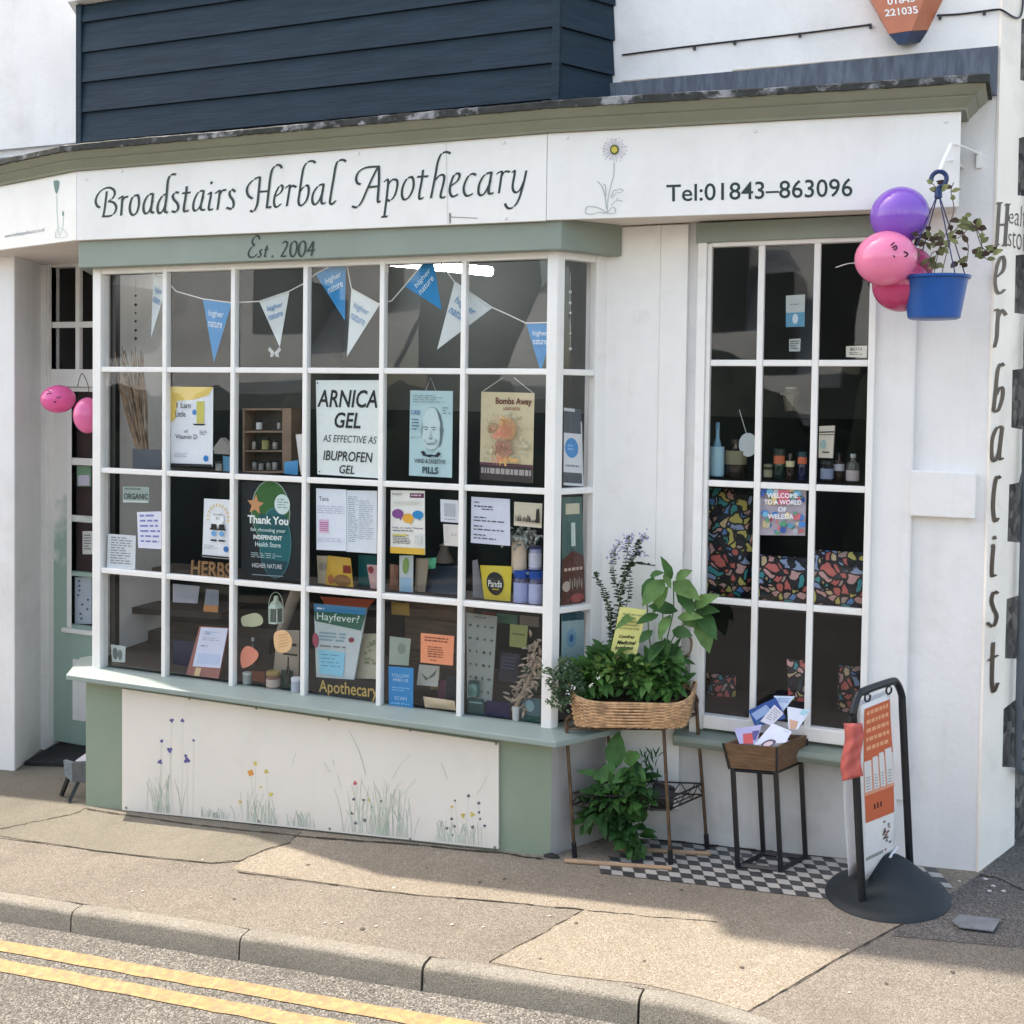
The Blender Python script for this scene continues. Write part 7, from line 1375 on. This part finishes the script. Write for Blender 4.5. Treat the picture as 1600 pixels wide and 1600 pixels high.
# ---------------------------------------------------------------- side window display
YS = .30
s = Sheet("picture_card", "blue and white card standing in the top middle pane of the side window", "card", [(1228, 462), (1258, 460), (1257, 510), (1228, 511)], .33, (186, 194, 192)); s.rect(0, .55, 1, 1, (90, 150, 180)); s.ell(.5, .75, .15, .16, (200, 214, 220)); s.lines(.25, .28, .75, .34, 1, (110, 116, 116), .4, .2); s.done()
s = Sheet("label_card", "little white label under the blue card in the side window", "card", [(1233, 530), (1251, 529), (1250, 549), (1233, 549)], .32, (180, 186, 182)); s.lines(.1, .15, .9, .9, 4, (90, 96, 96), .5, .3); s.done()
s = Sheet("label_card", "small cream card in the corner of the top right pane of the side window", "card", [(1322, 541), (1355, 540), (1354, 559), (1322, 558)], .285, (206, 204, 192)); s.text("BIOTA", .2, .15, .8, .4, (60, 62, 60)); s.lines(.15, .55, .85, .85, 2, (120, 120, 116), .4, .2); s.done()
s = Sheet("white_carton", "white carton with two dark bands standing in the right pane of the side window", "carton", [(1280, 666), (1304, 665), (1301, 716), (1279, 715)], .34, (206, 200, 186), thick=.04); s.rect(0, .17, 1, .21, (40, 40, 40)); s.rect(0, .26, 1, .285, (60, 60, 58)); s.ell(.3, .58, .2, .14, (150, 180, 180)); s.rect(.25, .80, .75, .84, (40, 42, 42)); s.done()
s = Sheet("welcome_poster", "colourful Welcome to a World poster in the middle of the side window", "poster", [(1187, 762), (1260, 763), (1258, 837), (1186, 836)], .285, (188, 178, 190))
for k in range(60): s.ell(rnd.uniform(.04, .96), rnd.choice((rnd.uniform(.02, .3), rnd.uniform(.5, .98))), rnd.uniform(.03, .09), rnd.uniform(.03, .08), rnd.choice(((70, 130, 200), (200, 110, 120), (206, 196, 170), (110, 170, 200), (206, 150, 150), (90, 150, 120), (190, 190, 200), (226, 206, 150), (60, 90, 160))))
s.rect(.42, .04, .66, .34, (196, 100, 116)); 
for t, v0, u0, u1 in (("WELCOME", .10, .18, .84), ("TO A WORLD", .24, .12, .92), ("OF", .39, .42, .60), ("WELEDA", .54, .20, .76)): s.text(t, u0, v0, u1, v0+.10, (232, 236, 244), .02)
s.done()
GS = "bottles on the side window shelf"
sh = 752
bottle("tall pale blue lettered bottle at the left of the side window shelf", 1120, 744, .36, 22, 84, (110, 150, 170), (90, 130, 150), (150, 184, 196), (.02, .55), 'flask', "bottle", GS); bottle("wide brown demijohn with a cream tag on the side window shelf", 1149, 746, .40, 34, 60, (46, 38, 32), (60, 52, 46), (120, 116, 92), (.35, .7), 'bottle', "bottle", GS)
m = MB(); m.lathe(onY(1169, 695, .37), (0, -1, 0), [(.045, 0), (.045, .004)], 20, 1, 1.3); m.tube([onY(1167, 680, .37), onY(1155, 640, .40)], .002, 4); tag(m.build("round_tag", flat((186, 196, 196)), None), "round white tag hanging in the left pane of the side window", "tag")
bottle("squat jar with a pale tag in the middle of the side window shelf", 1200, 747, .38, 14, 22, (60, 58, 46), (120, 120, 100), (140, 136, 110), (.1, .6), 'jar', "jar", GS, "jar"); bottle("green bottle with an orange label on the side window shelf", 1217, 749, .38, 17, 48, (28, 50, 44), (40, 50, 44), (176, 96, 60), (.52, .78), 'jar', "bottle", GS); bottle("brown bottle with a cream tag beside the orange label bottles", 1234, 749, .38, 14, 40, (50, 38, 34), (70, 60, 56), (186, 180, 140), (.5, .72), 'bottle', "bottle", GS); bottle("dark blue bottle with an orange label at the middle of the shelf", 1253, 750, .38, 14, 44, (34, 36, 66), (30, 60, 70), (190, 96, 66), (.58, .82), 'jar', "bottle", GS); bottle("blue glass jar with a pale label behind the white carton", 1292, 751, .38, 20, 32, (30, 36, 46), (44, 52, 50), (130, 142, 166), (.1, .6), 'jar', "jar", GS, "jar"); bottle("brown dropper bottle with a white label in the right pane of the side window", 1310, 752, .40, 17, 44, (48, 32, 28), (24, 22, 24), (170, 172, 180), (.38, .62), 'bottle', "bottle", GS); bottle("pump bottle with a pinkish label at the right of the side window shelf", 1332, 753, .38, 20, 44, (70, 72, 68), (150, 160, 160), (176, 164, 164), (.05, .42), 'bottle', "bottle", GS)
ln = empty("wall_lantern", onY(1235, 642, .55), "brass coach lantern glowing faintly deep inside the side window", "lantern"); lc = onY(1235, 642, .55); k_ = 5.6/FPX
m = MB(); m.lathe(lc, (0, 0, 1), [(8*k_, 0), (12*k_, 24*k_), (14*k_, 26*k_), (9*k_, 30*k_), (7*k_, 32*k_)], 6); m.build("body", mat("dull_brass", (.14, .13, .09), .5), ln); m = MB(); m.lathe(lc+Vector((0, 0, 33*k_)), (0, 0, 1), [(9*k_, 0), (8*k_, 3*k_)], 8); m.build("top_cap", flat((150, 152, 140)), ln)
# patterned cloth bags: bright petals between dark outlines
M_flor = bpy.data.materials.new("petal_print_cloth"); M_flor.use_nodes = True; nt = M_flor.node_tree; N, L = nt.nodes, nt.links; bs = N['Principled BSDF']; bs.inputs['Roughness'].default_value = .6
tc = N.new('ShaderNodeTexCoord'); vo = N.new('ShaderNodeTexVoronoi'); vo.inputs['Scale'].default_value = 27; wv = N.new('ShaderNodeTexNoise'); wv.inputs['Scale'].default_value = 9; L.new(tc.outputs['Object'], wv.inputs['Vector']); wx = N.new('ShaderNodeMix'); wx.data_type = 'VECTOR'; wx.inputs['Factor'].default_value = .12; L.new(tc.outputs['Object'], wx.inputs['A']); L.new(wv.outputs['Color'], wx.inputs['B']); L.new(wx.outputs['Result'], vo.inputs['Vector']); ve = N.new('ShaderNodeTexVoronoi'); ve.feature = 'DISTANCE_TO_EDGE'; ve.inputs['Scale'].default_value = 27; L.new(wx.outputs['Result'], ve.inputs['Vector'])
sp = N.new('ShaderNodeSeparateColor'); L.new(vo.outputs['Color'], sp.inputs[0]); rp = N.new('ShaderNodeValToRGB'); rp.color_ramp.interpolation = 'CONSTANT'; L.new(sp.outputs[1], rp.inputs[0]); e = rp.color_ramp.elements
cs_ = [(.02, .02, .035), (.10, .25, .55), (.01, .03, .05), (.55, .14, .12), (.62, .48, .28), (.05, .30, .32), (.60, .34, .32), (.30, .38, .58), (.55, .50, .14), (.42, .30, .26)]
while len(e) < len(cs_): e.new(.5)
for i, c_ in enumerate(cs_): e[i].position = i/len(cs_); e[i].color = (*c_, 1)
mr = N.new('ShaderNodeMapRange'); mr.inputs[1].default_value = .09; mr.inputs[2].default_value = .16; L.new(ve.outputs['Distance'], mr.inputs[0]); mx = N.new('ShaderNodeMix'); mx.data_type = 'RGBA'; mx.inputs['A'].default_value = (.008, .008, .012, 1); L.new(mr.outputs[0], mx.inputs['Factor']); L.new(rp.outputs[0], mx.inputs['B']); L.new(mx.outputs['Result'], bs.inputs['Base Color'])
def fbag(label, q, Y, bul=.05):
    P = [onY(*p, Y) for p in q]; m = MB()
    def fn(u, v): a = P[0].lerp(P[1], u); b_ = P[3].lerp(P[2], u); return a.lerp(b_, v)+Vector((0, -bul*(math.sin(math.pi*u)**.6)*(math.sin(math.pi*v)**.5)+.006*math.sin(9*u+5*v), 0))
    m.grid(fn, 16, 16); m.grid(lambda u, v: fn(u, v)*1.0+Vector((0, 2.2*bul*math.sin(math.pi*u)**.6*math.sin(math.pi*v)**.5, 0)), 16, 16); o = m.build("patterned_bag", M_flor, None, smooth=True); tag(o, label, "patterned bag", "petal print bags in the side window")
fbag("tall petal print bag in the left pane of the side window", [(1100, 762), (1176, 764), (1176, 934), (1100, 930)], .52); fbag("petal print bag lying low in the middle pane of the side window", [(1174, 866), (1268, 872), (1266, 945), (1174, 940)], .45); fbag("petal print bag standing low in the right pane of the side window", [(1262, 858), (1358, 864), (1356, 954), (1260, 947)], .44); fbag("small upright petal print pouch at the foot of the middle pane", [(1229, 1030), (1258, 1032), (1257, 1097), (1232, 1094)], .36, .02); fbag("dim petal print pouch at the foot of the right pane", [(1310, 1040), (1350, 1042), (1348, 1128), (1308, 1122)], .62); fbag("dim petal print pouch at the foot of the left pane", [(1104, 1052), (1150, 1055), (1150, 1112), (1104, 1108)], .66)
m = MB(); m.box(-1.25, -.05, .42, .70, onY(1230, 946, .42).z-.03, onY(1230, 946, .42).z-.01); tag(m.build("inner_shelf", mat("black_shelf", (.015, .015, .017), .5)), "black shelf carrying the petal print bags inside the side window", "shelf")
m = MB(); m.box(-1.28, -.03, .92, .94, .45, 1.75); tag(m.build("dark_backdrop", mat("dark_backdrop", (.008, .009, .014), .8)), "dark backdrop board closing the lower half of the side window display", "backdrop")
